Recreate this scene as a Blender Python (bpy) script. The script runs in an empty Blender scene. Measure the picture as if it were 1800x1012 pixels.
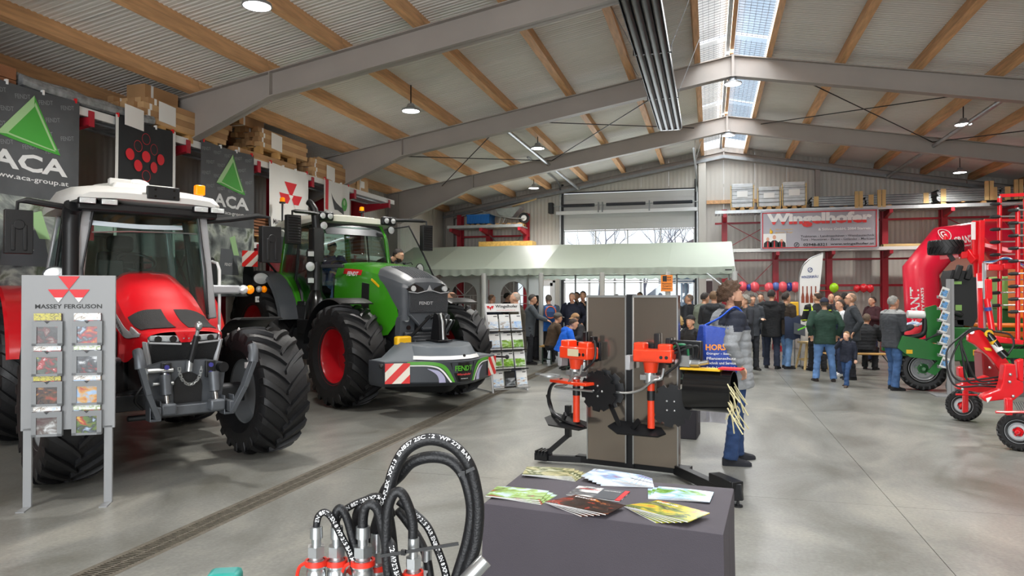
import bpy, bmesh, math, random
from mathutils import Vector, Matrix, Euler
import mathutils.noise as mn
random.seed(7)
SC = bpy.context.scene
COL = SC.collection
PI = math.pi
# ---------------------------------------------------------------- camera, world, lights, exposure
F_PX = 1260.0
CAM_H = 1.72
cam = bpy.data.cameras.new('camera')
cam.sensor_width = 36.0
cam.lens = F_PX / 1800.0 * 36.0
cam.clip_end = 300
cam_o = bpy.data.objects.new('camera', cam)
COL.objects.link(cam_o)
YAW = math.atan(348 / F_PX)
PITCH = math.atan(13 / F_PX)
cam_o.location = (0, 0, CAM_H)
cam_o.rotation_euler = (PI / 2 + PITCH, 0, YAW)
SC.camera = cam_o
SC.view_settings.view_transform = 'Standard'
SC.view_settings.look = 'None'
SC.view_settings.gamma = 1
SC.view_settings.use_curve_mapping = False
SC.view_settings.exposure = 0.7
SC.cycles.use_denoising = True
SC.cycles.max_bounces = 6
SC.cycles.diffuse_bounces = 4
SC.cycles.glossy_bounces = 3
SC.cycles.transmission_bounces = 5
SC.cycles.transparent_max_bounces = 10
SC.cycles.caustics_reflective = False
SC.cycles.caustics_refractive = False
SC.cycles.sample_clamp_indirect = 4.0
W = bpy.data.worlds.new('sky')
SC.world = W
W.use_nodes = True
nt = W.node_tree
bg = nt.nodes['Background']
tc = nt.nodes.new('ShaderNodeTexCoord')
sx = nt.nodes.new('ShaderNodeSeparateXYZ')
rp = nt.nodes.new('ShaderNodeValToRGB')
nt.links.new(tc.outputs['Generated'], sx.inputs[0])
nt.links.new(sx.outputs['Z'], rp.inputs[0])
nt.links.new(rp.outputs[0], bg.inputs[0])
rp.color_ramp.elements[0].color = (0.95, 0.97, 1.0, 1)
rp.color_ramp.elements[1].color = (0.62, 0.76, 1.0, 1)
bg.inputs[1].default_value = 1.05
def light(name, kind, loc, energy, rot=(0, 0, 0), size=1.0, size_y=None, col=(1, 1, 1), spot=None, parent=None):
 l = bpy.data.lights.new(name, kind)
 l.energy = energy
 l.color = col
 if kind == 'AREA':
  l.size = size
  if size_y:
   l.shape = 'RECTANGLE'
   l.size_y = size_y
 elif kind == 'SPOT':
  l.spot_size = spot
  l.spot_blend = 0.6
  l.shadow_soft_size = size
 else:
  l.shadow_soft_size = size
 o = bpy.data.objects.new(name, l)
 o.location = loc
 o.rotation_euler = rot
 COL.objects.link(o)
 if parent:
  o.parent = parent
 return o
# daylight that comes down through the ridge skylight, and a fill added behind the viewer for an assumed open door
light('skylight_daylight', 'AREA', (0.45, 8.5, 6.74), 650, (0, 0, 0), 1.1, 32, (0.93, 0.97, 1.0))
light('added_rear_fill', 'AREA', (0.4, -7.4, 2.6), 700, (PI / 2, 0, 0), 9.0, 4.8, (0.95, 0.98, 1.0))  # added fill light; the door it stands for is unseen and assumed
light('gable_door_daylight', 'AREA', (-2.7, 24.75, 2.3), 120, (-PI / 2, 0, 0), 4.3, 3.4, (0.93, 0.97, 1.0))
# ---------------------------------------------------------------- materials
def lin(c):
 return c / 12.92 if c <= 0.04045 else ((c + 0.055) / 1.055) ** 2.4
def hexc(h):
 h = h.lstrip('#')
 return tuple(lin(int(h[i:i + 2], 16) / 255.0) for i in (0, 2, 4)) + (1,)
MATS = {}
def mat(name, col='#808080', rough=0.5, metal=0.0, var=None, bump=None, coat=0.0, spec=None, wave=None, emit=None, sheen=0, stretch=None):
 """var = (scale, amount, detail) mottles the colour; bump = (scale, strength); wave = (axis, scale, strength, profile)."""
 if name in MATS:
  return MATS[name]
 m = bpy.data.materials.new(name)
 m.use_nodes = True
 N, L = m.node_tree.nodes, m.node_tree.links
 b = N['Principled BSDF']
 c = hexc(col) if isinstance(col, str) else tuple(col)
 b.inputs['Base Color'].default_value = c
 b.inputs['Roughness'].default_value = rough
 b.inputs['Metallic'].default_value = metal
 b.inputs['Coat Weight'].default_value = coat
 b.inputs['Coat Roughness'].default_value = 0.08
 if spec is not None:
  b.inputs['Specular IOR Level'].default_value = spec
 if sheen:
  b.inputs['Sheen Weight'].default_value = sheen
 m.diffuse_color = c
 tco = None
 def coords():
  nonlocal tco
  if tco is None:
   t = N.new('ShaderNodeTexCoord')
   tco = t.outputs['Object']
   if stretch:
    mp = N.new('ShaderNodeMapping')
    mp.inputs['Scale'].default_value = stretch
    L.new(tco, mp.inputs[0])
    tco = mp.outputs[0]
  return tco
 if var:
  n = N.new('ShaderNodeTexNoise')
  n.inputs['Scale'].default_value = var[0]
  n.inputs['Detail'].default_value = var[2] if len(var) > 2 else 4
  L.new(coords(), n.inputs['Vector'])
  r = N.new('ShaderNodeValToRGB')
  a = var[1]
  r.color_ramp.elements[0].position = 0.3
  r.color_ramp.elements[1].position = 0.7
  r.color_ramp.elements[0].color = tuple(max(0, x * (1 - a)) for x in c[:3]) + (1,)
  r.color_ramp.elements[1].color = tuple(min(1, x * (1 + a)) for x in c[:3]) + (1,)
  L.new(n.outputs['Fac'], r.inputs[0])
  L.new(r.outputs[0], b.inputs['Base Color'])
 h = None
 if bump:
  n = N.new('ShaderNodeTexNoise')
  n.inputs['Scale'].default_value = bump[0]
  n.inputs['Detail'].default_value = 3
  L.new(coords(), n.inputs['Vector'])
  h = n.outputs['Fac']
  st = bump[1]
 if wave:
  n = N.new('ShaderNodeTexWave')
  n.wave_type = 'BANDS'
  n.bands_direction = wave[0]
  n.inputs['Scale'].default_value = wave[1]
  if len(wave) > 3:
   n.wave_profile = wave[3]
  if len(wave) > 4:
   n.inputs['Distortion'].default_value = wave[4]
  L.new(coords(), n.inputs['Vector'])
  h = n.outputs['Fac']
  st = wave[2]
 if h is not None:
  bp = N.new('ShaderNodeBump')
  bp.inputs['Strength'].default_value = st
  bp.inputs['Distance'].default_value = 0.02
  L.new(h, bp.inputs['Height'])
  L.new(bp.outputs[0], b.inputs['Normal'])
 if emit:
  b.inputs['Emission Color'].default_value = c
  b.inputs['Emission Strength'].default_value = emit
 MATS[name] = m
 return m
def glass_mat(name, col=(0.9, 0.95, 0.95, 1), gloss=0.08, rough=0.02):
 if name in MATS:
  return MATS[name]
 m = bpy.data.materials.new(name)
 m.use_nodes = True
 N, L = m.node_tree.nodes, m.node_tree.links
 out = N['Material Output']
 N.remove(N['Principled BSDF'])
 t = N.new('ShaderNodeBsdfTransparent')
 t.inputs[0].default_value = col
 g = N.new('ShaderNodeBsdfGlossy')
 g.inputs['Roughness'].default_value = rough
 fr = N.new('ShaderNodeLayerWeight')
 fr.inputs[0].default_value = 0.25
 ma = N.new('ShaderNodeMath')
 ma.operation = 'MULTIPLY_ADD'
 ma.inputs[1].default_value = 0.55
 ma.inputs[2].default_value = gloss
 L.new(fr.outputs['Fresnel'], ma.inputs[0])
 mx = N.new('ShaderNodeMixShader')
 L.new(ma.outputs[0], mx.inputs[0])
 L.new(t.outputs[0], mx.inputs[1])
 L.new(g.outputs[0], mx.inputs[2])
 L.new(mx.outputs[0], out.inputs[0])
 MATS[name] = m
 return m
def print_mat(name, cols, scale=6.0, seed=0.0, rough=0.35, stretch=(1, 1, 1), detail=6, dist=1.5):
 """a printed picture: several colours laid out by a noise field."""
 if name in MATS:
  return MATS[name]
 m = bpy.data.materials.new(name)
 m.use_nodes = True
 N, L = m.node_tree.nodes, m.node_tree.links
 b = N['Principled BSDF']
 b.inputs['Roughness'].default_value = rough
 t = N.new('ShaderNodeTexCoord')
 mp = N.new('ShaderNodeMapping')
 mp.inputs['Location'].default_value = (seed * 3.1, seed * 1.7, seed * 2.3)
 mp.inputs['Scale'].default_value = stretch
 L.new(t.outputs['Object'], mp.inputs[0])
 n = N.new('ShaderNodeTexNoise')
 n.inputs['Scale'].default_value = scale
 n.inputs['Detail'].default_value = detail
 n.inputs['Distortion'].default_value = dist
 L.new(mp.outputs[0], n.inputs['Vector'])
 r = N.new('ShaderNodeValToRGB')
 r.color_ramp.interpolation = 'LINEAR'
 k = len(cols)
 e = r.color_ramp.elements
 while len(e) < k:
  e.new(0.5)
 for i, c in enumerate(cols):
  e[i].position = 0.3 + 0.4 * i / (k - 1)
  e[i].color = hexc(c)
 L.new(n.outputs['Fac'], r.inputs[0])
 L.new(r.outputs[0], b.inputs['Base Color'])
 MATS[name] = m
 return m
# ---------------------------------------------------------------- mesh builder
def frame_z(d, upv=(0, 0, 1)):
 d = Vector(d).normalized()
 u = Vector(upv)
 if abs(d.dot(u)) > 0.98:
  u = Vector((0, 1, 0)) if abs(d.y) < 0.9 else Vector((1, 0, 0))
 x = u.cross(d).normalized()
 y = d.cross(x)
 return x, y, d
def MX(loc=(0, 0, 0), rot=(0, 0, 0), sc=(1, 1, 1)):
 return Matrix.Translation(Vector(loc)) @ Euler(rot).to_matrix().to_4x4() @ Matrix.Diagonal(Vector(sc).to_4d())
class MB:
 def __init__(s, M=None):
  s.v, s.f, s.m = [], [], []
  s.M = M
 def add(s, vs, fs, m=0, M=None):
  o = len(s.v)
  T = M
  if s.M is not None:
   T = s.M @ M if M is not None else s.M
  if T is not None:
   vs = [T @ Vector(v) for v in vs]
  s.v.extend([tuple(v) for v in vs])
  s.f.extend([tuple(i + o for i in f) for f in fs])
  s.m.extend([m] * len(fs))
  return s
 def box(s, c, d, m=0, rot=None, M=None):
  x, y, z = d[0] / 2, d[1] / 2, d[2] / 2
  vs = [(i * x, j * y, k * z) for i in (-1, 1) for j in (-1, 1) for k in (-1, 1)]
  T = MX(c, rot or (0, 0, 0))
  if M is not None:
   T = M @ T
  return s.add(vs, [(0, 1, 3, 2), (4, 6, 7, 5), (0, 4, 5, 1), (2, 3, 7, 6), (0, 2, 6, 4), (1, 5, 7, 3)], m, T)
 def bb(s, a, b, m=0):
  return s.box([(a[i] + b[i]) / 2 for i in range(3)], [abs(b[i] - a[i]) for i in range(3)], m)
 def hexa(s, p, m=0):
  """8 corners: bottom loop 0-3, top loop 4-7."""
  return s.add(p, [(3, 2, 1, 0), (4, 5, 6, 7), (0, 1, 5, 4), (1, 2, 6, 5), (2, 3, 7, 6), (3, 0, 4, 7)], m)
 def bar(s, a, b, w, h, m=0, up=(0, 0, 1)):
  a, b = Vector(a), Vector(b)
  x, y, d = frame_z(b - a, up)
  vs = []
  for p in (a, b):
   for i, j in ((-1, -1), (1, -1), (1, 1), (-1, 1)):
    vs.append(p + x * (i * w / 2) + y * (j * h / 2))
  return s.add(vs, [(3, 2, 1, 0), (4, 5, 6, 7), (0, 1, 5, 4), (1, 2, 6, 5), (2, 3, 7, 6), (3, 0, 4, 7)], m)
 def cyl(s, a, b, r0, r1=None, n=12, m=0, caps=True):
  r1 = r0 if r1 is None else r1
  return s.tube([a, b], [r0, r1], n, m, caps)
 def tube(s, pts, r, n=8, m=0, caps=True, closed=False, flat=1.0, up=None):
  pts = [Vector(p) for p in pts]
  k = len(pts)
  rr = r if isinstance(r, (list, tuple)) else [r] * k
  vs, fs = [], []
  px = None
  for i, p in enumerate(pts):
   if closed:
    d = pts[(i + 1) % k] - pts[i - 1]
   else:
    d = pts[min(i + 1, k - 1)] - pts[max(i - 1, 0)]
   if d.length < 1e-9:
    d = Vector((0, 0, 1))
   d.normalize()
   if up is not None:
    x, y, _ = frame_z(d, up)
   elif px is None:
    x, y, _ = frame_z(d)
   else:
    x = (px - d * px.dot(d))
    x = x.normalized() if x.length > 1e-6 else frame_z(d)[0]
    y = d.cross(x)
   px = x
   for j in range(n):
    a = 2 * PI * j / n
    vs.append(p + x * (math.cos(a) * rr[i]) + y * (math.sin(a) * rr[i] * flat))
  for i in range(k if closed else k - 1):
   for j in range(n):
    a, b = i * n + j, i * n + (j + 1) % n
    c, d2 = ((i + 1) % k) * n + (j + 1) % n, ((i + 1) % k) * n + j
    fs.append((a, b, c, d2))
  if caps and not closed:
   fs.append(tuple(reversed(range(n))))
   fs.append(tuple((k - 1) * n + j for j in range(n)))
  return s.add(vs, fs, m)
 def lathe(s, prof, n=24, m=0, M=None, closed=False, arc=2 * PI, mi=None):
  """profile [(r, z)] round local z."""
  vs, fs, ms = [], [], []
  full = abs(arc - 2 * PI) < 1e-6
  nn = n if full else n + 1
  for j in range(nn):
   a = arc * j / n
   ca, sa = math.cos(a), math.sin(a)
   for r, z in prof:
    vs.append((r * ca, r * sa, z))
  k = len(prof)
  for j in range(n):
   j2 = (j + 1) % nn
   for i in range(k if closed else k - 1):
    i2 = (i + 1) % k
    fs.append((j * k + i, j2 * k + i, j2 * k + i2, j * k + i2))
    ms.append(mi[i] if mi else m)
  o = len(s.m)
  s.add(vs, fs, m, M)
  s.m[o:] = ms
  return s
 def prism(s, poly, d, m=0, M=None, mside=None):
  """poly in local xy, extruded z from 0 to d."""
  n = len(poly)
  vs = [(p[0], p[1], 0) for p in poly] + [(p[0], p[1], d) for p in poly]
  s.add(vs, [tuple(reversed(range(n))), tuple(range(n, 2 * n))], m, M)
  return s.add(vs, [(i, (i + 1) % n, n + (i + 1) % n, n + i) for i in range(n)], m if mside is None else mside, M)
 def loft(s, rings, m=0, caps=True, closed=True, ends=(True, True)):
  k, n = len(rings), len(rings[0])
  vs = [p for r in rings for p in r]
  fs = []
  for i in range(k - 1):
   for j in range(n if closed else n - 1):
    j2 = (j + 1) % n
    fs.append((i * n + j, i * n + j2, (i + 1) * n + j2, (i + 1) * n + j))
  if caps and closed:
   if ends[0]:
    fs.append(tuple(reversed(range(n))))
   if ends[1]:
    fs.append(tuple((k - 1) * n + j for j in range(n)))
  return s.add(vs, fs, m)
 def sheet(s, fn, nu, nv, th=0.0, m=0):
  """a cloth-like grid fn(u, v); th gives it thickness along its rough normal."""
  g = [[Vector(fn(i / nu, j / nv)) for j in range(nv + 1)] for i in range(nu + 1)]
  vs = [p for r in g for p in r]
  q = lambda i, j: i * (nv + 1) + j
  fs = [(q(i, j), q(i + 1, j), q(i + 1, j + 1), q(i, j + 1)) for i in range(nu) for j in range(nv)]
  if th:
   nr = (g[nu][0] - g[0][0]).cross(g[0][nv] - g[0][0])
   nr = nr.normalized() * th if nr.length > 1e-9 else Vector((0, 0, th))
   o = len(vs)
   vs = vs + [p - nr for p in vs]
   fs2 = [tuple(o + a for a in reversed(f)) for f in fs]
   rim = [q(i, 0) for i in range(nu)] + [q(nu, j) for j in range(nv)] + [q(i, nv) for i in range(nu, 0, -1)] + [q(0, j) for j in range(nv, 0, -1)]
   k = len(rim)
   fs = fs + fs2 + [(rim[i], o + rim[i], o + rim[(i + 1) % k], rim[(i + 1) % k]) for i in range(k)]
  return s.add(vs, fs, m)
 def ball(s, c, r, n=12, k=8, m=0, M=None):
  r = (r, r, r) if not isinstance(r, (list, tuple)) else r
  vs = [(0, 0, -r[2])]
  for i in range(1, k):
   a = -PI / 2 + PI * i / k
   for j in range(n):
    b = 2 * PI * j / n
    vs.append((r[0] * math.cos(a) * math.cos(b), r[1] * math.cos(a) * math.sin(b), r[2] * math.sin(a)))
  vs.append((0, 0, r[2]))
  fs = [(0, 1 + (j + 1) % n, 1 + j) for j in range(n)]
  for i in range(k - 2):
   for j in range(n):
    a, b = 1 + i * n + j, 1 + i * n + (j + 1) % n
    fs.append((a, b, b + n, a + n))
  t = len(vs) - 1
  o = 1 + (k - 2) * n
  fs += [(o + j, o + (j + 1) % n, t) for j in range(n)]
  T = Matrix.Translation(Vector(c))
  if M is not None:
   T = M @ T
  return s.add(vs, fs, m, T)
 def mesh(s, name, mats, ang=38):
  me = bpy.data.meshes.new(name)
  me.from_pydata(s.v, [], s.f)
  if not isinstance(mats, (list, tuple)):
   mats = [mats]
  for x in mats:
   me.materials.append(x)
  me.polygons.foreach_set('material_index', s.m)
  me.polygons.foreach_set('use_smooth', [True] * len(s.f))
  if ang is not None:
   me.set_sharp_from_angle(angle=math.radians(ang))
  me.update()
  return me
 def build(s, name, mats, parent=None, loc=None, rot=None, bev=None, ang=38, fix=False):
  me = s.mesh(name, mats, ang)
  if fix:
   b = bmesh.new()
   b.from_mesh(me)
   bmesh.ops.recalc_face_normals(b, faces=b.faces)
   b.to_mesh(me)
   b.free()
  return put(name, me, parent, loc, rot, bev)
def put(name, me, parent=None, loc=None, rot=None, bev=None):
 o = bpy.data.objects.new(name, me)
 COL.objects.link(o)
 if parent:
  o.parent = parent
 if loc is not None:
  o.location = loc
 if rot is not None:
  o.rotation_euler = rot
 if bev:
  md = o.modifiers.new('edge', 'BEVEL')
  md.width = bev
  md.segments = 2
  md.limit_method = 'ANGLE'
  md.angle_limit = math.radians(40)
 return o
def thing(name, label, cat, loc=(0, 0, 0), rz=0.0, group=None):
 o = bpy.data.objects.new(name, None)
 o.empty_display_size = 0.2
 COL.objects.link(o)
 o.location = loc
 o.rotation_euler = (0, 0, rz)
 return tag(o, label, cat, group)
def tag(o, label, cat, group=None):
 o['label'] = label
 o['category'] = cat
 if group:
  o['group'] = group
 return o
def struct(o, label=None, cat=None):
 o['kind'] = 'structure'
 if label:
  o['label'] = label
 if cat:
  o['category'] = cat
 return o
KIDS = {}
def dup(root, loc, rz, label=None, group=None):
 def cp(o, par):
  c = o.copy()
  COL.objects.link(c)
  if par:
   c.parent = par
  for ch in kids(o):
   cp(ch, c)
  return c
 r = cp(root, None)
 r.location = loc
 r.rotation_euler = (0, 0, rz)
 if label:
  r['label'] = label
 if group:
  r['group'] = group
 return r
def kids(o):
 return [c for c in bpy.data.objects if c.parent == o]
_txt = {}
def text_geo(s, size=1.0, bold=0.0, align='CENTER', space=1.0, res=2):
 key = (s, size, bold, align, space, res)
 if key in _txt:
  return _txt[key]
 c = bpy.data.curves.new('t', 'FONT')
 c.body = s
 c.size = size
 c.offset = bold
 c.align_x = align
 c.align_y = 'CENTER'
 c.space_character = space
 c.resolution_u = res
 o = bpy.data.objects.new('t', c)
 me = o.to_mesh()
 r = ([v.co.copy() for v in me.vertices], [tuple(p.vertices) for p in me.polygons])
 o.to_mesh_clear()
 bpy.data.objects.remove(o)
 bpy.data.curves.remove(c)
 _txt[key] = r
 return r
def text_fit(s, w, h, bold=0.0, space=1.0, res=2):
 """text geometry stretched to w x h, centred on the origin in xy."""
 vs, fs = text_geo(s, 1.0, bold, 'CENTER', space, res)
 x0, x1 = min(v.x for v in vs), max(v.x for v in vs)
 y0, y1 = min(v.y for v in vs), max(v.y for v in vs)
 kx, ky = w / (x1 - x0), h / (y1 - y0)
 return [Vector(((v.x - (x0 + x1) / 2) * kx, (v.y - (y0 + y1) / 2) * ky, 0)) for v in vs], fs
def face_mx(origin, xdir, ydir):
 """matrix whose local x, y run along the given directions."""
 x = Vector(xdir).normalized()
 z = x.cross(Vector(ydir)).normalized()
 y = z.cross(x)
 M = Matrix((x, y, z)).transposed().to_4x4()
 M.translation = Vector(origin)
 return M
def lerp(a, b, t):
 return a + (b - a) * t
def spline(pts, n=8):
 """Catmull-Rom through pts."""
 P = [Vector(p) for p in pts]
 P = [P[0] * 2 - P[1]] + P + [P[-1] * 2 - P[-2]]
 out = []
 for i in range(1, len(P) - 2):
  a, b, c, d = P[i - 1:i + 3]
  for j in range(n):
   t = j / n
   out.append(0.5 * ((2 * b) + (c - a) * t + (2 * a - 5 * b + 4 * c - d) * t * t + (3 * b - a - 3 * c + d) * t ** 3))
 out.append(P[-2])
 return out
# a point of the photograph's frame (1800 x 1012) on a known plane of the hall
_c, _s = math.cos(YAW), math.sin(YAW)
_cp, _sp = math.cos(PITCH), math.sin(PITCH)
_fw, _rt, _up = Vector((-_s * _cp, _c * _cp, _sp)), Vector((_c, _s, 0)), Vector((_s * _sp, -_c * _sp, _cp))
def _ray(px, py):
 return _fw + _rt * ((px - 900) / F_PX) + _up * ((506 - py) / F_PX)
def gnd(px, py, z=0.0):
 d = _ray(px, py)
 t = (z - CAM_H) / d.z
 return Vector((d.x * t, d.y * t, z))
def at_y(px, py, y):
 d = _ray(px, py)
 t = y / d.y
 return Vector((d.x * t, y, CAM_H + d.z * t))
def at_x(px, py, x):
 d = _ray(px, py)
 t = x / d.x
 return Vector((x, d.y * t, CAM_H + d.z * t))
def at_d(px, py, zc):
 return Vector((0, 0, CAM_H)) + _ray(px, py) * zc
# ================================================================ the hall
XL, XR, YF, YB, XM = -9.45, 10.35, 24.95, -7.6, 0.45
ZT, SLOPE = 6.48, 0.175
def z_raf(x):
 return ZT - SLOPE * abs(x - XM)
m_conc = bpy.data.materials.new('polished_concrete')
m_conc.use_nodes = True
def _conc():
 N, L = m_conc.node_tree.nodes, m_conc.node_tree.links
 b = N['Principled BSDF']
 g = N.new('ShaderNodeNewGeometry')
 mp = N.new('ShaderNodeMapping')
 mp.inputs['Scale'].default_value = (1, 0.55, 1)
 L.new(g.outputs['Position'], mp.inputs[0])
 a = N.new('ShaderNodeTexNoise'); a.inputs['Scale'].default_value = 0.9; a.inputs['Detail'].default_value = 9; a.inputs['Roughness'].default_value = 0.62; a.inputs['Distortion'].default_value = 0.6
 L.new(mp.outputs[0], a.inputs['Vector'])
 f = N.new('ShaderNodeTexNoise'); f.inputs['Scale'].default_value = 38; f.inputs['Detail'].default_value = 6
 L.new(g.outputs['Position'], f.inputs['Vector'])
 r = N.new('ShaderNodeValToRGB')
 e = r.color_ramp.elements
 e[0].position, e[1].position = 0.33, 0.68
 e[0].color, e[1].color = hexc('#64635b'), hexc('#9a988f')
 mid = e.new(0.5); mid.color = hexc('#7e7e79')
 L.new(a.outputs['Fac'], r.inputs[0])
 mx = N.new('ShaderNodeMix'); mx.data_type = 'RGBA'; mx.blend_type = 'OVERLAY'; mx.inputs['Factor'].default_value = 0.35
 L.new(r.outputs[0], mx.inputs['A']); L.new(f.outputs['Fac'], mx.inputs['B'])
 L.new(mx.outputs['Result'], b.inputs['Base Color'])
 q = N.new('ShaderNodeTexNoise'); q.inputs['Scale'].default_value = 0.6; q.inputs['Detail'].default_value = 2
 L.new(mp.outputs[0], q.inputs['Vector'])
 rr = N.new('ShaderNodeMapRange'); rr.inputs['To Min'].default_value = 0.22; rr.inputs['To Max'].default_value = 0.44
 L.new(q.outputs['Fac'], rr.inputs['Value']); L.new(rr.outputs[0], b.inputs['Roughness'])
 bp = N.new('ShaderNodeBump'); bp.inputs['Strength'].default_value = 0.12; bp.inputs['Distance'].default_value = 0.01
 L.new(f.outputs['Fac'], bp.inputs['Height']); L.new(bp.outputs[0], b.inputs['Normal'])
_conc()
m_joint = mat('joint_filler', '#6a6963', 0.8)
m_clad = mat('wall_cladding', '#bfbbb3', 0.5, 0.0, var=(0.6, 0.04))
m_roof = mat('roof_sheet', '#d6d3ce', 0.5, 0.0, var=(0.5, 0.06), wave=('Y', 2.6, 0.35, 'SIN'))
m_steel = mat('steel_frame_paint', '#9c958f', 0.5, 0.1, var=(1.5, 0.05))
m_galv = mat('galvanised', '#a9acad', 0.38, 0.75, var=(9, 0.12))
m_galv_dark = mat('galvanised_dark', '#7d8082', 0.45, 0.6, var=(9, 0.12))  # darker, duller galvanised tone for brackets, wires and backing strips
m_wood = mat('glulam', '#cfa072', 0.6, 0.0, var=(3.0, 0.22, 6), stretch=(6, 0.6, 6))
m_red_rack = mat('rack_red', '#a3182a', 0.42, 0.0, var=(4, 0.06))
m_white_fr = mat('white_frame', '#d9dadb', 0.4)
m_black = mat('black_plastic', '#141517', 0.45, bump=(60, 0.05))
m_rubber = mat('rubber', '#151517', 0.5, bump=(40, 0.12), var=(6, 0.25))
m_black_gloss = mat('black_gloss', '#0c0d0f', 0.18, coat=0.4)
m_black_metal = mat('black_powder_steel', '#17181b', 0.38, 0.2)
m_glass = glass_mat('window_glass', (0.93, 0.96, 0.97, 1), 0.05)
# floor: cast slabs with saw-cut joints
fl = bpy.data.objects.new('floor', MB().bb((XL - 0.3, YB - 0.3, -0.25), (XR + 0.3, YF + 0.3, -0.012)).mesh('floor', m_joint))
COL.objects.link(fl)
struct(fl, 'polished grey concrete floor of the machinery hall')
gx = [XL, -3.78, -3.54, 1.45, 6.1, XR]
gy = [YB, -3.52, 1.48, 6.48, 11.48, 16.48, 21.48, YF]
for i in range(len(gx) - 1):
 if i == 1:
  continue
 for j in range(len(gy) - 1):
  g = 0.0025
  MB().bb((gx[i] + (0 if i == 2 else g), gy[j] + g, -0.012), (gx[i + 1] - (0 if i == 0 else g), gy[j + 1] - g, 0)).build('slab', m_conc, fl)
# drain channel with a cast grating
m_grate = mat('drain_grating', '#6b655a', 0.6, 0.4, var=(20, 0.3))
m_pit = mat('drain_pit', '#1c1a17', 0.9)
dr = MB().bb((-3.79, YB, -0.012), (-3.765, YF, 0.001)).bb((-3.555, YB, -0.012), (-3.53, YF, 0.001))
dro = dr.build('trim_1', m_grate)
struct(dro, 'long iron floor drain channel running down the aisle')
MB().bb((-3.765, YB, -0.0119), (-3.555, YF, -0.010)).build('channel_bed', m_pit, dro)
gm = MB()
gm.bb((-0.105, 0.0, -0.010), (-0.09, 0.5, 0.0005)).bb((0.09, 0.0, -0.010), (0.105, 0.5, 0.0005)).bb((-0.007, 0.0, -0.010), (0.007, 0.5, 0.0005))
for k in range(20):
 y = 0.012 + k * 0.025
 gm.bb((-0.09, y - 0.0045, -0.010), (-0.007, y + 0.0045, 0.0)).bb((0.007, y + 0.008, -0.010), (0.09, y + 0.017, 0.0))
gm.bb((-0.105, 0.0, -0.010), (0.105, 0.006, 0.0006))
gmesh = gm.mesh('grate_section', m_grate)
y = 1.5
while y < 23.5:
 put('grate_section', gmesh, dro, (-3.66, y, 0))
 y += 0.5
# walls of upright ribbed cladding panels
def rib_panel(w, z0, za, zb, th=0.05, ribs=8, m=0):
 """local x across, y = depth into the room at 0, z up; the top edge slopes za -> zb."""
 b = MB()
 pts = []
 for k in range(ribs):
  x0, p = w * k / ribs, w / ribs
  pts += [(x0 + p * 0.08, 0), (x0 + p * 0.2, -0.007), (x0 + p * 0.5, -0.007), (x0 + p * 0.62, 0)]
 pts = [(0.003, 0.0)] + pts + [(w - 0.003, 0.0)]
 lo = [(x, y, z0) for x, y in pts]
 hi = [(x, y, za + (zb - za) * x / w) for x, y in pts]
 b.loft([lo, hi], m, caps=False, closed=False)
 b.add([(0.003, 0, z0), (0.003, th, z0), (0.003, th, za), (0.003, 0, za), (w - 0.003, 0, z0), (w - 0.003, th, z0), (w - 0.003, th, zb), (w - 0.003, 0, zb)],
                                          [(0, 1, 2, 3), (7, 6, 5, 4), (1, 5, 6, 2), (3, 2, 6, 7), (0, 4, 5, 1)], m)
 return b
def z_wall(x):
 return z_raf(x) + 0.22
wf = bpy.data.objects.new('wall_far', MB().bb((XL - 0.3, YF + 0.03, 5.35), (XR + 0.3, YF + 0.06, 5.45)).mesh('w', m_galv_dark))
COL.objects.link(wf)
struct(wf, 'ribbed light grey cladding of the far gable wall')
DX0, DX1, DZ = -5.06, -0.42, 5.34
EX0, EX1, EZ = -6.75, -5.3, 2.25
def far_piece(x0, x1, z0, z1=None):
 a, c = (z_wall(x0), z_wall(x1)) if z1 is None else (z1, z1)
 rib_panel(x1 - x0, z0, a, c, ribs=max(2, int((x1 - x0) * 8))).build('wall_panel', m_clad, wf, (x0, YF, 0))
cuts = [-9.45, -8.45, -7.45, -6.75]
for a, c in zip(cuts, cuts[1:]):
 far_piece(a, c, 0)
far_piece(EX0, EX1, EZ)
far_piece(EX1, DX0, 0)
n = 5
for k in range(n):
 x0, x1 = lerp(DX0, DX1, k / n), lerp(DX0, DX1, (k + 1) / n)
 if x0 < XM < x1:
  pass
 far_piece(x0, x1, DZ)
cuts = [DX1, 0.45] + [0.45 + 0.99 * k for k in range(1, 11)]
for a, c in zip(cuts, cuts[1:]):
 far_piece(a, c, 0)
wl = bpy.data.objects.new('wall_left', MB().bb((XL - 0.06, YB, 2.9), (XL - 0.05, YF, 3.0)).mesh('w', m_galv_dark))
COL.objects.link(wl)
struct(wl, 'ribbed cladding of the long wall behind the racking')
m_clad_l = m_clad
pm = rib_panel(1.0, 0, z_wall(XL), z_wall(XL), ribs=8).mesh('wall_panel', m_clad)
for k in range(33):
 o = put('wall_panel', pm, wl, (XL, YB + k, 0), (0, 0, PI / 2))
wr = bpy.data.objects.new('wall_right', MB().bb((XR + 0.05, YB, 2.9), (XR + 0.06, YF, 3.0)).mesh('w', m_galv_dark))
COL.objects.link(wr)
struct(wr, 'ribbed cladding of the other long wall')
pm = rib_panel(1.0, 0, z_wall(XR), z_wall(XR), ribs=8).mesh('wall_panel', m_clad)
for k in range(33):
 put('wall_panel', pm, wr, (XR, YB + k + 1, 0), (0, 0, -PI / 2))
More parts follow.
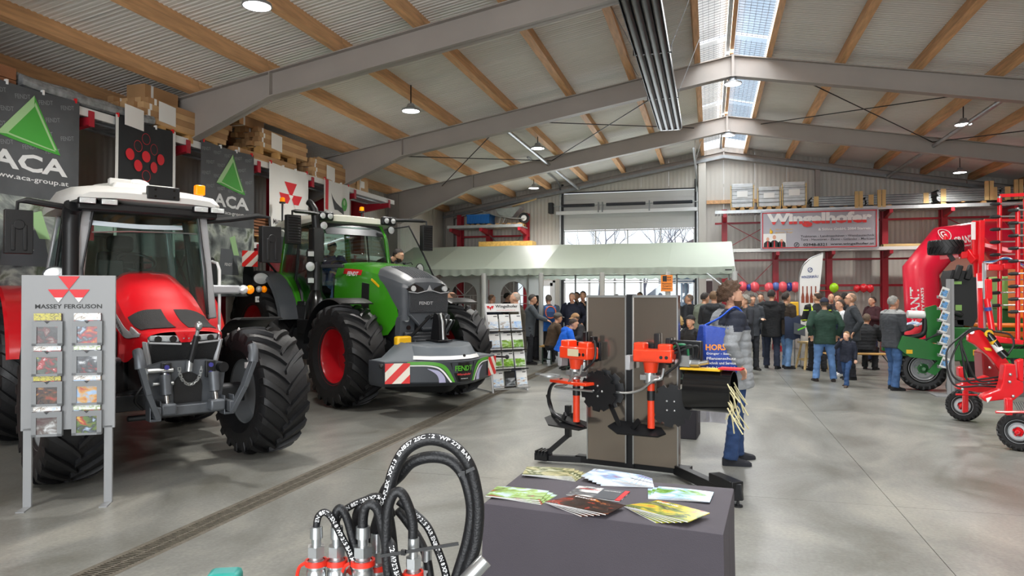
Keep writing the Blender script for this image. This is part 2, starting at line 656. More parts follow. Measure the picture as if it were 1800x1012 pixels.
# the gable behind the viewer: cladding round a wide open doorway, assumed and added to admit light
wb = bpy.data.objects.new('wall_back', MB().bb((XL, YB - 0.06, 5.3), (XR, YB - 0.02, 6.9)).mesh('w', m_clad))
COL.objects.link(wb)
struct(wb, 'gable wall behind the viewer with an assumed wide open doorway')
MB().bb((XL, YB - 0.06, 0), (-4.6, YB - 0.02, 5.3)).bb((5.4, YB - 0.06, 0), (XR, YB - 0.02, 5.3)).build('wall_panel', m_clad, wb)
# roof: panels one metre wide each side of the ridge, a skylight strip along the ridge
ce = bpy.data.objects.new('ceiling', MB().bb((XM - 0.03, YB, ZT + 0.52), (XM + 0.03, YF, ZT + 0.56)).mesh('c', m_galv))
COL.objects.link(ce)
struct(ce, 'pale ribbed roof sheets on timber purlins')
PUR = 0.22
def roof_pts(x, up=0.0):
 return z_raf(x) + PUR + up
for side in (-1, 1):
 xi = XM + side * 0.67
 xo = XL - 0.1 if side < 0 else XR + 0.1
 b = MB()
 L_ = abs(xo - xi)
 prof = []
 for k in range(12):
  y0 = k / 12
  prof += [(y0 + 0.008, 0), (y0 + 0.018, 0.009), (y0 + 0.055, 0.009), (y0 + 0.065, 0)]
 prof = [(0.004, 0)] + prof + [(0.996, 0)]
 b.loft([[(xi, y, roof_pts(xi) + h) for y, h in prof], [(xo, y, roof_pts(xo) + h) for y, h in prof]], 0, caps=False, closed=False)
 b.loft([[(xi, y, roof_pts(xi) + 0.05) for y in (0.004, 0.996)], [(xo, y, roof_pts(xo) + 0.05) for y in (0.004, 0.996)]], 0, caps=False, closed=False)
 me = b.mesh('roof_panel', m_roof)
 for k in range(33):
  put('roof_panel', me, ce, (0, YB + k, 0))
PURX = [-0.22, -1.53, -2.84, -4.15, -5.46, -6.77, -8.06, -9.3]
PURX += [2 * XM - x for x in PURX]
FR = [-5.13, -0.13, 4.87, 9.87, 14.87, 19.87, 24.72]
for x in PURX:
 w = 0.1 if abs(x - XM) < 0.8 else 0.13
 me = MB().bb((-w / 2, 0, 0), (w / 2, 4.99, PUR + 0.002)).mesh('purlin', m_wood)
 for y0 in FR[:-1]:
  a = SLOPE if x < XM else -SLOPE
  L_ = 4.99 if y0 < 19 else 5.0
  o = put('purlin', me, ce, (x, y0 + 0.005, z_raf(x) - w / 2 * SLOPE * 0 + 0.004), (0, -math.atan(a), 0))
# skylight strips between neighbouring frames: two pitched panes with a wire grid
m_poly = [glass_mat('skylight_sheet_warm', (1.0, .99, .95, 1), 0.03, 0.3), glass_mat('skylight_sheet_cool', (.84, .93, 1.0, 1), 0.03, 0.3)]
m_wire = mat('grid_wire', '#6f7478', 0.5, 0.5)
for n_, (y0, y1) in enumerate(zip(FR[:-1], FR[1:])):
 sky = MB()
 sky.bb((XM - 0.05, y0 + 0.12, ZT + 0.10), (XM + 0.02, y1 - 0.12, ZT + 0.42))
 so = sky.build('window_%d' % (n_ + 3), m_wood)
 struct(so, 'ridge skylight bay of two pitched clear sheets over a wire grid')
 MB().bar((XM - 0.10, y0 + 0.1, ZT + 0.12), (XM - 0.10, y1 - 0.1, ZT + 0.12), 0.07, 0.1).build('ridge_tube', m_galv, so)
 for side in (-1, 1):
  xa, xb = XM + side * 0.06, XM + side * 0.66
  za, zb = ZT + 0.44, ZT + 0.30
  MB().hexa([(xa, y0 + 0.1, za), (xb, y0 + 0.1, zb), (xb, y1 - 0.1, zb), (xa, y1 - 0.1, za),
                                                                (xa, y0 + 0.1, za + .012), (xb, y0 + 0.1, zb + .012), (xb, y1 - 0.1, zb + .012), (xa, y1 - 0.1, za + .012)]).build('pane', m_poly[side > 0], so)
  g = MB()
  for k in range(7):
   t = k / 6
   x, z = lerp(xa, xb, t), lerp(za, zb, t) - 0.06
   g.bar((x, y0 + 0.12, z), (x, y1 - 0.12, z), 0.006, 0.006)
  yy = y0 + 0.2
  while yy < y1 - 0.1:
   g.bar((xa, yy, za - 0.06), (xb, yy, zb - 0.06), 0.0055, 0.0055)
   yy += 0.125
  go = g.build('wire_grid', m_wire, so)
  go['kind'] = 'stuff'
# steel portal frames
TAPER_X = 6.25            # where the haunch starts, from the ridge line
def frame_mesh(gable=False):
 b = MB()
 t = 0.012
 for side in (-1, 1):
  X = lambda d: XM + side * d
  half = (XM - XL) - 0.42 if side < 0 else (XR - XM) - 0.42
  dep = 0.22 if gable else 0.40
  kd = 0.3 if gable else 0.95
  top = [(d, ZT - SLOPE * d) for d in (0.0, TAPER_X + 0.85, half + 0.35)]
  bot = [(0.0, ZT - dep - 0.02), (TAPER_X + 0.85, ZT - SLOPE * (TAPER_X + 0.85) - dep), (half, ZT - SLOPE * half - kd)]
  for (t0, t1), (b0, b1) in (((top[0], top[1]), (bot[0], bot[1])), ((top[1], top[2]), (bot[1], bot[2]))):
   b.hexa([(X(b0[0]), -t, b0[1]), (X(b1[0]), -t, b1[1]), (X(b1[0]), t, b1[1]), (X(b0[0]), t, b0[1]),
     (X(t0[0]), -t, t0[1]), (X(t1[0]), -t, t1[1]), (X(t1[0]), t, t1[1]), (X(t0[0]), t, t0[1])])
   w = 0.1
   for (p, q, dz) in ((t0, t1, -0.016), (b0, b1, 0.0)):
    b.hexa([(X(p[0]), -w, p[1] + dz), (X(q[0]), -w, q[1] + dz), (X(q[0]), w, q[1] + dz), (X(p[0]), w, p[1] + dz),
      (X(p[0]), -w, p[1] + dz + .016), (X(q[0]), -w, q[1] + dz + .016), (X(q[0]), w, q[1] + dz + .016), (X(p[0]), w, p[1] + dz + .016)])
  # stiffener at the haunch, end plates at the ridge
  d = TAPER_X + 0.85
  b.bb((X(d) - 0.008, -0.1, ZT - SLOPE * d - dep), (X(d) + 0.008, 0.1, ZT - SLOPE * d))
  b.bb((X(0.012) - 0.012, -0.1, ZT - dep - 0.03), (X(0.012) + 0.012, 0.1, ZT + 0.01))
  # column
  xc = X(half + 0.17)
  for dx in (-0.17, 0.17):
   b.bb((xc + dx - 0.01, -0.1, 0), (xc + dx + 0.01, 0.1, ZT - SLOPE * (half + 0.17)))
  b.bb((xc - 0.17, -0.008, 0), (xc + 0.17, 0.008, ZT - SLOPE * (half + 0.17)))
  b.bb((xc - 0.22, -0.14, 0), (xc + 0.22, 0.14, 0.025))
 return b.mesh('trim', m_steel)
fm = frame_mesh()
for k, y in enumerate(FR[:-1]):
 struct(put('trim_%d' % (k + 2), fm, None, (0, y, 0)), 'tapered grey steel portal frame carrying the roof')
struct(put('trim_8', frame_mesh(True), None, (0, 24.72, 0)), 'slim grey steel frame against the far gable wall')
# galvanised edge channel under the gable slope, side posts, eave rails
b = MB()
for side, xo in ((-1, XL + 0.05), (1, XR - 0.05)):
 b.bar((XM, 24.6, ZT - 0.18), (xo, 24.6, z_raf(xo) - 0.18), 0.05, 0.10)
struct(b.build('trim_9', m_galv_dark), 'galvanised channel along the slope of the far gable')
struct(MB().bb((-0.36, 24.62, 0), (-0.12, 24.92, 6.16)).build('trim_10', m_clad), 'pale post beside the sectional door')
struct(MB().bb((3.27, 24.70, 0), (3.41, 24.92, 5.9)).build('trim_11', m_steel), 'grey steel post in the far wall')
struct(MB().bb((8.9, 24.70, 0), (9.06, 24.92, 5.0)).build('trim_12', m_steel), 'grey steel post near the far corner')
struct(MB().bb((-0.1, 24.80, 4.77), (2.0, 24.93, 4.89)).build('trim_13', m_wood), 'timber rail on the far wall beside the sectional door')
# wind bracing in the bay between the last two full frames
zb = lambda x: z_raf(x) - 0.13
b = MB()
for pts in ([-7.6, -4.3, -0.4], [8.5, 5.3, 1.3]):
 for p, q in zip(pts, pts[1:]):
  b.cyl((p, 14.97, zb(p)), (q, 19.77, zb(q)), 0.012, n=6)
  b.cyl((q, 14.97, zb(q)), (p, 19.77, zb(p)), 0.012, n=6)
struct(b.build('trim_14', m_black_metal), 'thin dark bracing rods crossing under the roof')
b = MB()
for x in (-4.4, 5.35):
 b.cyl((x, 14.9, z_raf(x) - 0.2), (x, 19.85, z_raf(x) - 0.2), 0.05, n=10)
 b.cyl((x, 19.9, z_raf(x) - 0.2), (x, 24.7, z_raf(x) - 0.2), 0.05, n=10)
struct(b.build('trim_15', m_galv), 'galvanised strut tubes between the steel frames')
# ---------------------------------------------------------------- sectional door with glazed rows
m_door = mat('door_panel_grey', '#c3c4c2', 0.45, var=(1, 0.03))
m_dark_seal = mat('door_seal', '#2b2d30', 0.6)
do = MB()
do.bb((DX0, 24.86, 0), (DX0 + 0.07, 25.0, DZ + 0.3), 0).bb((DX1 - 0.07, 24.86, 0), (DX1, 25.0, DZ + 0.3), 0)
do.bb((DX0, 24.9, DZ - 0.02), (DX1, 25.0, DZ + 0.02), 0)
d_o = do.build('door_1', m_dark_seal)
struct(d_o, 'wide grey sectional door with glazed rows in the far wall')
for z0, z1 in ((4.02, 4.64), (4.66, 5.30)):
 p = MB().bb((DX0 + 0.07, 24.93, z0), (DX1 - 0.07, 24.99, z1))
 for k in range(1, 3):
  p.bb((DX0 + 0.07, 24.925, lerp(z0, z1, k / 3) - .01), (DX1 - 0.07, 24.935, lerp(z0, z1, k / 3) + .01))
 p.build('door_panel', m_door, d_o, bev=0.006)
rows = [0.45, 1.03, 1.62, 2.20, 2.30, 2.88, 3.46, 4.0]
rows = [(0.5, 2.18), (2.22, 2.82), (2.86, 3.42), (3.46, 4.0)]
MB().bb((DX0 + .07, 24.93, 0.03), (DX1 - .07, 24.99, 0.48)).build('door_panel', m_door, d_o, bev=0.006)
for z0, z1 in rows:
 f = MB()
 xa, xb = DX0 + 0.07, DX1 - 0.07
 f.bb((xa, 24.93, z0), (xb, 24.99, z0 + 0.035)).bb((xa, 24.93, z1 - 0.035), (xb, 24.99, z1))
 nx = 4 if z0 > 2.3 else 5
 for k in range(nx + 1):
  x = lerp(xa + 0.02, xb - 0.02, k / nx)
  f.bb((x - (0.02 if z0 > 2.3 else 0.035), 24.93, z0), (x + (0.02 if z0 > 2.3 else 0.035), 24.99, z1))
 fo = f.build('window_row', m_white_fr, d_o)
 for k in range(nx):
  x0, x1 = lerp(xa + 0.02, xb - 0.02, k / nx), lerp(xa + 0.02, xb - 0.02, (k + 1) / nx)
  MB().bb((x0 + .02, 24.955, z0 + .03), (x1 - .02, 24.965, z1 - .03)).build('pane', m_glass, fo)
# door gear: torsion spring bar, coil springs, tracks, motor
sp = MB().cyl((DX0 - 0.25, 24.72, 4.86), (DX1 + 0.1, 24.72, 4.86), 0.016, n=8)
sp.build('spring_shaft', m_galv, d_o)
m_spring = mat('coil_spring', '#5d6066', 0.4, 0.7)
for x0, x1 in ((DX0 + 0.05, -3.85), (-3.45, -2.1), (-1.85, -0.55)):
 s = MB()
 k = int((x1 - x0) / 0.022)
 prof = []
 for i in range(k):
  xx = x0 + (x1 - x0) * i / k
  prof += [(0.052, xx), (0.062, xx + 0.011)]
 prof = [(0.0, x0)] + prof + [(0.0, x1)]
 s.lathe(prof, 10, 0, MX((0, 24.72, 4.86), (0, PI / 2, 0)))
 s.build('coil_spring', m_spring, d_o)
MB().bb((DX0 - 0.16, 24.70, 4.55), (DX1 + 0.05, 24.84, 4.67)).build('spring_rail', m_white_fr, d_o, bev=0.005)
tr = MB()
for x in (DX0 - 0.02, DX1 + 0.02):
 tr.bar((x, 24.82, 0), (x, 24.82, 5.35), 0.05, 0.06)
tr.build('track', m_galv, d_o)
hr = MB()
for x in (DX0 + 0.0, DX1 - 0.0):
 hr.tube(spline([(x, 24.8, 5.2), (x, 24.7, 5.45), (x, 24.3, 5.62), (x, 23.5, 5.68), (x, 20.0, 5.7)], 6), 0.03, 6)
 hr.cyl((x, 22.2, 5.7), (x, 22.2, z_raf(x) + 0.1), 0.015, n=6)
 hr.cyl((x, 22.2, 5.7), (x + 0.2, 22.2, z_raf(x) + 0.1), 0.012, n=6)
hr.build('overhead_rail', m_galv, d_o)
MB().bb((DX0 - 0.42, 24.6, 4.6), (DX0 - 0.25, 24.85, 4.98)).build('motor', m_black, d_o, bev=0.02)
bk = MB()
for x in (-3.72, -3.58, -1.98):
 bk.bb((x - .02, 24.68, 4.6), (x + .02, 24.76, 4.95))
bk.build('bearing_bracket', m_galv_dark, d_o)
# entrance door and side light
e = MB()
for x in (EX0, EX0 + 0.42, EX1 - 0.08):
 e.bb((x, 24.9, 0), (x + 0.08, 25.0, EZ))
e.bb((EX0, 24.9, EZ - 0.08), (EX1, 25.0, EZ)).bb((EX0, 24.9, 0), (EX1, 25.0, 0.06))
e_o = e.build('door_2', m_white_fr)
struct(e_o, 'white glazed entrance door in the far wall')
lf = MB()
x0, x1 = EX0 + 0.5, EX1 - 0.08
for a, c in (((x0, 0.06), (x0 + 0.09, EZ - .08)), ((x1 - 0.09, 0.06), (x1, EZ - .08)), ((x0, 0.06), (x1, 0.2)), ((x0, EZ - .2), (x1, EZ - .08))):
 lf.bb((a[0], 24.88, a[1]), (c[0], 24.94, c[1]))
lf = lf.build('door_leaf', m_white_fr, e_o)
MB().bb((x0 + .09, 24.9, .2), (x1 - .09, 24.92, EZ - .2)).build('pane', m_glass, lf)
MB().bb((EX0 + .08, 24.94, .06), (EX0 + .42, 24.96, EZ - .08)).build('pane', m_glass, e_o)
MB().cyl((x1 - 0.05, 24.84, 1.0), (x1 - 0.05, 24.84, 1.14), 0.012).cyl((x1 - .05, 24.88, 1.07), (x1 - .05, 24.84, 1.07), 0.01).build('door_handle', m_galv, lf)
# ---------------------------------------------------------------- outside: yard, car, bare trees, building
m_yard = mat('yard_asphalt', '#5c5d60', 0.85, var=(0.7, 0.12))
yard = MB().bb((-60, 25.3, -0.3), (50, 110, 0.2)).build('ground', m_yard)
struct(yard, 'pale asphalt yard outside the far wall')
m_bark = mat('bare_branch', '#77717c', 0.9)
def bare_tree(x, y, h, seed, label):
 r = random.Random(seed)
 b = MB()
 def grow(p, d, l, rad, lev):
  q = p + d * l
  b.tube([p, (p + q) / 2 + Vector((r.uniform(-1, 1), r.uniform(-1, 1), 0)) * l * 0.05, q], [rad, rad * .8, rad * .6], 4 if lev > 1 else 6)
  if lev >= 4:
   return
  for k in range(3 if lev < 3 else 2):
   dd = (d + Vector((r.uniform(-.8, .8), r.uniform(-.8, .8), r.uniform(-.1, .5)))).normalized()
   grow(q if k else p.lerp(q, .7), dd, l * r.uniform(.6, .8), rad * .55, lev + 1)
 grow(Vector((0, 0, 0)), Vector((0, 0, 1)), h * .3, h * .010, 0)
 tag(b.build('bare_tree', m_bark, None, (x, y, 0.2)), label, 'tree', 'bare trees in the yard')
for k, (x, y, h) in enumerate([(-9.5, 40, 8), (-6.2, 42, 9), (-3.4, 39, 8.5), (-1.2, 44, 9), (1.0, 41, 8), (-12.5, 43, 9)]):
 bare_tree(x, y, h, k + 3, 'leafless winter tree outside behind the glazed door, %s from the wall end' % ['first', 'second', 'third', 'fourth', 'fifth', 'sixth'][k])
m_bld = mat('far_building', '#a3a1a0', 0.8)
m_bldroof = mat('far_roof', '#7d6a68', 0.8)
fb = thing('building', 'pale low building with a pitched roof across the yard', 'building', (2.2, 56, 0.2))
MB().bb((-6, 0, 0), (6, 8, 4.2)).build('wall', m_bld, fb)
MB().prism([(-6.4, 4.2), (6.4, 4.2), (6.4, 4.5), (0, 7.2), (-6.4, 4.5)], 8.6, 0, MX((0, 8.3, 0), (PI / 2, 0, 0))).build('roof', m_bldroof, fb)
for k in range(4):
 MB().bb((-4.8 + k * 2.6, -0.03, 1.2), (-3.6 + k * 2.6, 0.02, 2.7)).build('window', mat('far_window', '#7f8c99', 0.2), fb)
# ---------------------------------------------------------------- ceiling lamps
m_led = mat('led_panel', '#ffffff', 0.5, emit=14.0)
m_lamp = mat('lamp_housing', '#9fa3a6', 0.35, 0.6)
LAMPS = [(-5.39, 12.4, 5.2), (-4.14, 17.4, 5.42), (-5.46, 22.4, 5.2), (0.45, 14.87, 5.95), (0.48, 19.87, 6.0),
                      (5.26, 17.4, 5.42), (6.68, 22.4, 5.15), (-5.2, 7.4, 5.2), (-5.2, 2.4, 5.2), (0.45, 4.87, 5.95), (0.45, 9.87, 5.95), (5.6, 12.4, 5.3), (5.6, 7.4, 5.3), (5.6, 2.4, 5.3)]
ASSUMED_NL = ['assumed over the first banner', 'assumed behind the viewer at the tractor side', 'assumed under the ridge behind the heater start', 'assumed under the ridge above the heater', 'assumed above the red tedder', 'assumed above the open floor', 'assumed behind the viewer on the open side']  # assumed lamps out of view, continuing the rows, added for their light
LLAB = ['above the tractors and stacked cartons', 'above the green tractor, between two roof frames', 'nearest the far gable over the tent',
  'under the ridge of the second frame seen', 'under the ridge of the third frame seen', 'above the inflatable arch side, bright white', 'nearest the far gable over the stacked panels']
lm = MB().lathe([(0.0, 0.10), (0.06, 0.10), (0.085, 0.04), (0.17, 0.0), (0.175, -0.035), (0.16, -0.035), (0.16, -0.02), (0, -0.02)], 20).mesh('housing', m_lamp)
le = MB().lathe([(0.0, -0.03), (0.155, -0.03), (0.155, -0.021), (0.0, -0.021)], 20).mesh('diffuser', m_led)
for k, (x, y, z) in enumerate(LAMPS):
 lab = 'round high bay ceiling lamp ' + (LLAB[k] if k < len(LLAB) else ASSUMED_NL[k - 7])
 t = thing('ceiling_lamp', lab, 'lamp', (x, y, z), 0, 'high bay lamps')
 put('housing', lm, t)
 put('diffuser', le, t)
 top = (z_raf(x) + 0.2 if abs(x - XM) > .3 else ZT - 0.42) - z
 MB().cyl((0, 0, 0.09), (0, 0, max(0.12, top)), 0.012, n=6).build('hanger', m_black_metal, t)
 light('lamp_light', 'SPOT', (0, 0, -0.06), 330, (0, 0, 0), 0.15, col=(1.0, 0.97, 0.92), spot=math.radians(150), parent=t)
# black radiant heater tubes hanging under the ridge
hx, hz, hy0, hy1 = -0.81, 5.32, 6.6, 15.75
ht = thing('radiant_heater', 'long black radiant heater of four tubes hung below the roof ridge', 'heater', (hx, hy0, hz))
Lh = hy1 - hy0
for k in range(4):
 x = -0.18 + k * 0.12
 MB().tube([(x, 0, 0.0), (x, Lh - 0.06, 0.0)], 0.062, 20).build('heater_tube', mat('heater_black', '#101115', .3, .3), ht)
rf = MB()
prof = [(-0.25, -0.05), (-0.25, 0.05), (-0.13, 0.13), (0.13, 0.13), (0.25, 0.05), (0.25, -0.05), (0.24, -0.05), (0.24, 0.045), (0.125, 0.12), (-0.125, 0.12), (-0.24, 0.045), (-0.24, -0.05)]
rf.prism(prof, Lh - 0.15, 0, MX((0, Lh - 0.15, 0), (PI / 2, 0, 0)))
rf.build('reflector', m_black_metal, ht)
MB().prism([(-0.22, -0.05), (0.22, -0.05), (0.25, 0.05), (0.13, 0.13), (-0.13, 0.13), (-0.25, 0.05)], 0.05, 0, MX((0, Lh, 0), (PI / 2, 0, 0))).build('end_cap', m_black_gloss, ht, bev=0.015)
for yy in (1.6, 4.1, 6.6):
 MB().bb((-0.28, yy - .02, -0.045), (0.28, yy + .02, -0.035)).bb((-0.28, yy - .02, -.045), (-.27, yy + .02, 0.06)).bb((0.27, yy - .02, -.045), (.28, yy + .02, .06)).build('bracket', m_black_metal, ht)
for yy in (1.6, 4.1, 6.6):
 for sx_ in (-1, 1):
  MB().cyl((sx_ * 0.27, yy, 0.05), (sx_ * 0.75, yy + 0.05, z_raf(hx + sx_ * .75) + 0.2 - hz), 0.005, n=5).build('hanging_wire', m_galv_dark, ht)
# ================================================================ tractors
m_mf_red = mat('tractor_red', '#d3121f', 0.28, 0.0, coat=0.6)
m_mf_dred = mat('tractor_dark_red', '#8d0f18', 0.35, coat=0.3)
m_silver = mat('silver_paint', '#b4b6b9', 0.35, 0.3)
m_roofwhite = mat('cab_roof_white', '#d9d8d4', 0.4)
m_dkgrey = mat('chassis_grey', '#3a3c3f', 0.45, 0.3, var=(5, 0.15))
m_castgrey = mat('cast_grey', '#5b5f64', 0.42, 0.4, var=(8, 0.15))
m_mesh = mat('grille_mesh', '#131416', 0.55, bump=(140, 0.5))
m_lens = mat('lamp_lens', '#e9eef0', 0.08, 0.5, bump=(90, 0.25))
m_amber = mat('amber_lens', '#ff8a00', 0.2, emit=0.25)
m_chrome = mat('chrome', '#d8dadb', 0.12, 1.0)
m_zinc = mat('zinc_steel', '#b9bcbd', 0.28, 0.85)
m_fe_green = mat('tractor_green', '#3a8f1c', 0.26, coat=0.6)
m_fe_grey = mat('hood_anthracite', '#4b4f54', 0.42, var=(3, 0.06))
m_fe_rim = mat('rim_red', '#b0121d', 0.3, coat=0.4)
m_rimgrey = mat('rim_silver', '#8f9294', 0.38, 0.3)
m_hubdark = mat('hub_dark', '#26282a', 0.5, 0.2)
m_cabglass = glass_mat('cab_glass', (0.80, 0.90, 0.87, 1), 0.05)
m_interior = mat('cab_interior', '#1a1b1c', 0.75)
m_white = mat('plain_white', '#e6e6e4', 0.5)
m_redprint = mat('print_red', '#d01a22', 0.5)
m_blackprint = mat('print_black', '#111111', 0.5)
m_yellow = mat('yellow_paint', '#e8b417', 0.45)
m_refl_red = mat('reflector_red', '#d6231f', 0.35)
m_refl_white = mat('reflector_white', '#e3ddcf', 0.35)
def tyre_mesh(R, w, rr, nl, side=1):
 b = MB()
 h = w / 2
 q0 = R / 0.7
 rc = R - 0.048 * q0
 prof = [(rr - 0.015, -h * .72), (rr + 0.02, -h * .80), (rr + (rc - rr) * .3, -h * .98), (rr + (rc - rr) * .6, -h * 1.0), (rc - 0.05 * q0, -h * .97), (rc - 0.012 * q0, -h * .88),
   (rc, -h * .5), (rc + 0.006, 0), (rc, h * .5), (rc - 0.012 * q0, h * .88), (rc - 0.05 * q0, h * .97), (rr + (rc - rr) * .6, h * 1.0), (rr + (rc - rr) * .3, h * .98), (rr + 0.02, h * .80), (rr - 0.015, h * .72)]
 T = Matrix.Rotation(-PI / 2, 4, 'X')
 b.lathe(prof, 64, 0, T)
 step = 2 * PI / nl
 sweep = step * 1.15
 for s in (-1, 1):
  for k in range(nl):
   a0 = k * step + (0 if s < 0 else step / 2)
   ts = [-0.05, 0.18, 0.42, 0.68, 0.90, 1.0, 1.03]
   outer, inner = [], []
   for i, t in enumerate(ts):
    ang = a0 + sweep * max(0, t) ** 0.8 - (0.05 * step if t < 0 else 0)
    y = s * h * min(1.0, t) * (0.985 if t < 1.02 else 1.015)
    ro = R - q0 * [0, 0, 0.003, 0.010, 0.025, 0.045, 0.13][i]
    ri = [rc - .01 * q0, rc - .01 * q0, rc - .012 * q0, rc - .02 * q0, rc - .03 * q0, rc - .07 * q0, R - 0.16 * q0][i]
    hw = [0.6, 0.72, 0.8, 0.9, 1.05, 1.15, 0.95][i] * 0.155 * step
    outer.append((ang, y, ro, hw))
    inner.append((ang, y * (1 if i < 5 else .97), ri, hw * 1.45))
   vs, fs = [], []
   for (a, y, r, hw), (a2, y2, r2, hw2) in zip(outer, inner):
    for aa, rad, yy in ((a2 - hw2, r2, y2), (a - hw, r, y), (a + hw, r, y), (a2 + hw2, r2, y2)):
     vs.append((rad * math.cos(aa), yy, rad * math.sin(aa)))
   n = len(ts)
   for i in range(n - 1):
    for j in range(3):
     q = (i * 4 + j, i * 4 + j + 1, (i + 1) * 4 + j + 1, (i + 1) * 4 + j)
     fs.append(q if s > 0 else q[::-1])
   e1, e2 = (0, 1, 2, 3), ((n - 1) * 4 + 3, (n - 1) * 4 + 2, (n - 1) * 4 + 1, (n - 1) * 4)
   fs += [e1[::-1], e2[::-1]] if s > 0 else [e1, e2]
   b.add(vs, fs)
 return b.mesh('tyre', m_rubber, 32)
def rim_mesh(rr, w, depth, m_rim, m_hub, bolts=10):
 """outer side is +y; depth = how far the disc sits inside the outer lip."""
 b = MB()
 h = w / 2
 T = Matrix.Rotation(-PI / 2, 4, 'X')
 d = h * .74 - depth
 prof = [(rr + .015, -h * .78), (rr + .02, -h * .72), (rr - .02, -h * .66), (rr - .035, -h * .3), (rr - .035, d - .04), (0.3 * rr, d - .02), (0.3 * rr, d), (rr * .62, d + .02), (rr * .72, d + .05), (rr - .06, d + .05),
   (rr - .05, (d + h * .6) / 2), (rr - .03, h * .6), (rr - .018, h * .68), (rr + .022, h * .74), (rr + .024, h * .79), (rr + .012, h * .79)]
 b.lathe(prof, 48, 0, T)
 hp = [(0.0, d + .12), (0.13 * rr, d + .12), (0.2 * rr, d + .10), (0.27 * rr, d + .04), (0.40 * rr, d + .03), (0.42 * rr, d - .01), (0.0, d - .01)]
 b.lathe(hp, 24, 1, T)
 for k in range(bolts):
  a = 2 * PI * k / bolts
  x, z = 0.5 * rr * math.cos(a), 0.5 * rr * math.sin(a)
  b.cyl((x, d, z), (x, d + .045, z), 0.016, n=6, m=1)
 return b.mesh('rim', [m_rim, m_hub])
def wheel(par, name, tm, rm, pos, side, steer=0.0, spin=0.0):
 w = put(name, tm, par, pos, (0, spin, steer))
 r = put('rim', rm, w, (0, 0, 0), (0, 0.2, 0 if side > 0 else PI))
 return w
class Skin:
 """a bonnet-like shell: sections (x, half profile of (y, z) from the crown down)."""
 def __init__(s, secs):
  s.secs = secs
 def at(s, x, v, side=1):
  S = s.secs
  i = 0
  while i < len(S) - 2 and x > S[i + 1][0]:
   i += 1
  t = (x - S[i][0]) / (S[i + 1][0] - S[i][0])
  n = len(S[0][1]) - 1
  f = max(0, min(n - 1e-6, v * n))
  j = int(f)
  g = f - j
  def pr(k):
   k = max(0, min(len(S) - 1, k))
   p = S[k][1]
   return Vector((lerp(p[j][0], p[j + 1][0], g), lerp(p[j][1], p[j + 1][1], g)))
  a, b_, c, d = pr(i - 1), pr(i), pr(i + 1), pr(i + 2)
  q = 0.5 * ((2 * b_) + (c - a) * t + (2 * a - 5 * b_ + 4 * c - d) * t * t + (3 * b_ - a - 3 * c + d) * t ** 3)
  return Vector((x, q.x * side, q.y))
 def patch(s, b, xa, xb, va, vb, nu=14, nv=14, side=1, th=0.012, off=0.0, m=0):
  """xa, xb functions of v (or numbers)."""
  fa = xa if callable(xa) else (lambda v: xa)
  fb = xb if callable(xb) else (lambda v: xb)
  def P(u, w):
   v = lerp(va, vb, w)
   p = s.at(lerp(fa(v), fb(v), u), v, side)
   if off:
    c = Vector((p.x, 0, p.z - 0.5))
    p = p + (p - c).normalized() * off
   return p
  b.sheet(P, nu, nv, th if side > 0 else th, m)
 def full(s, b, xa, xb, v1=1.0, nu=18, nv=12, th=0.0, m=0):
  fa = xa if callable(xa) else (lambda v: xa)
  fb = xb if callable(xb) else (lambda v: xb)
  def P(u, w):
   v = (w - .5) * 2
   side = 1 if v >= 0 else -1
   v = abs(v) * v1
   return s.at(lerp(fa(v), fb(v), u), v, side)
  b.sheet(P, nu, nv * 2, th, m)
def work_lamp(par, pos, size=(0.05, 0.15, 0.07), yaw=0.0, name='work_lamp'):
 l = MB().box((0, 0, 0), size).build(name, m_black, par, pos, (0, 0, yaw), bev=0.012)
 MB().box((size[0] / 2 + .002, 0, 0), (.008, size[1] * .88, size[2] * .8)).build('lens', m_lens, l, bev=0.003)
 return l
def round_lamp(par, pos, r, yaw=0.0, name='round_lamp', sy=1.0):
 T = MX((0, 0, 0), (0, PI / 2, 0))
 l = MB().lathe([(0, -.06), (r * .7, -.05), (r * 1.05, -.01), (r * 1.08, .02), (r * .95, .02)], 24, 0, T @ Matrix.Diagonal((1, sy, 1, 1))).build(name, m_black, par, pos, (0, 0, yaw))
 MB().lathe([(0, .028), (r * .6, .024), (r * .95, .015), (r * .95, .0), (0, 0)], 24, 0, T @ Matrix.Diagonal((1, sy, 1, 1))).build('lens', m_lens, l)
 return l
def mirror(par, pos, arm_pts, size=(0.13, 0.24, 0.46), lean=0.0, ribs=False):
 a = MB().tube(arm_pts, [0.032] * (len(arm_pts) - 2) + [0.018, 0.014], 8).build('mirror_arm', m_black, par)
 h = MB().box((0, 0, 0), size, rot=(lean, 0, 0))
 if ribs:
  for k in range(10):
   h.box((size[0] / 2 + .004, 0, -size[2] * .42 + k * size[2] * .093), (.012, size[1] * .86, .02), rot=(lean, 0, 0))
 else:
  h.box((size[0] / 2 + .004, -.05, -.06), (.012, .035, .26), rot=(lean, 0, 0)).box((size[0] / 2 + .004, .05, -.06), (.012, .035, .26), rot=(lean, 0, 0))
  h.cyl((size[0] / 2, 0, .07), (size[0] / 2 + .012, 0, .07), 0.05, n=16)
 mo = h.build('mirror', m_black, par, pos, bev=0.035 if not ribs else 0.012)
 MB().box((-size[0] / 2 - .003, 0, 0), (.006, size[1] * .86, size[2] * .9), rot=(lean, 0, 0)).build('mirror_glass', m_chrome, mo)
 return mo
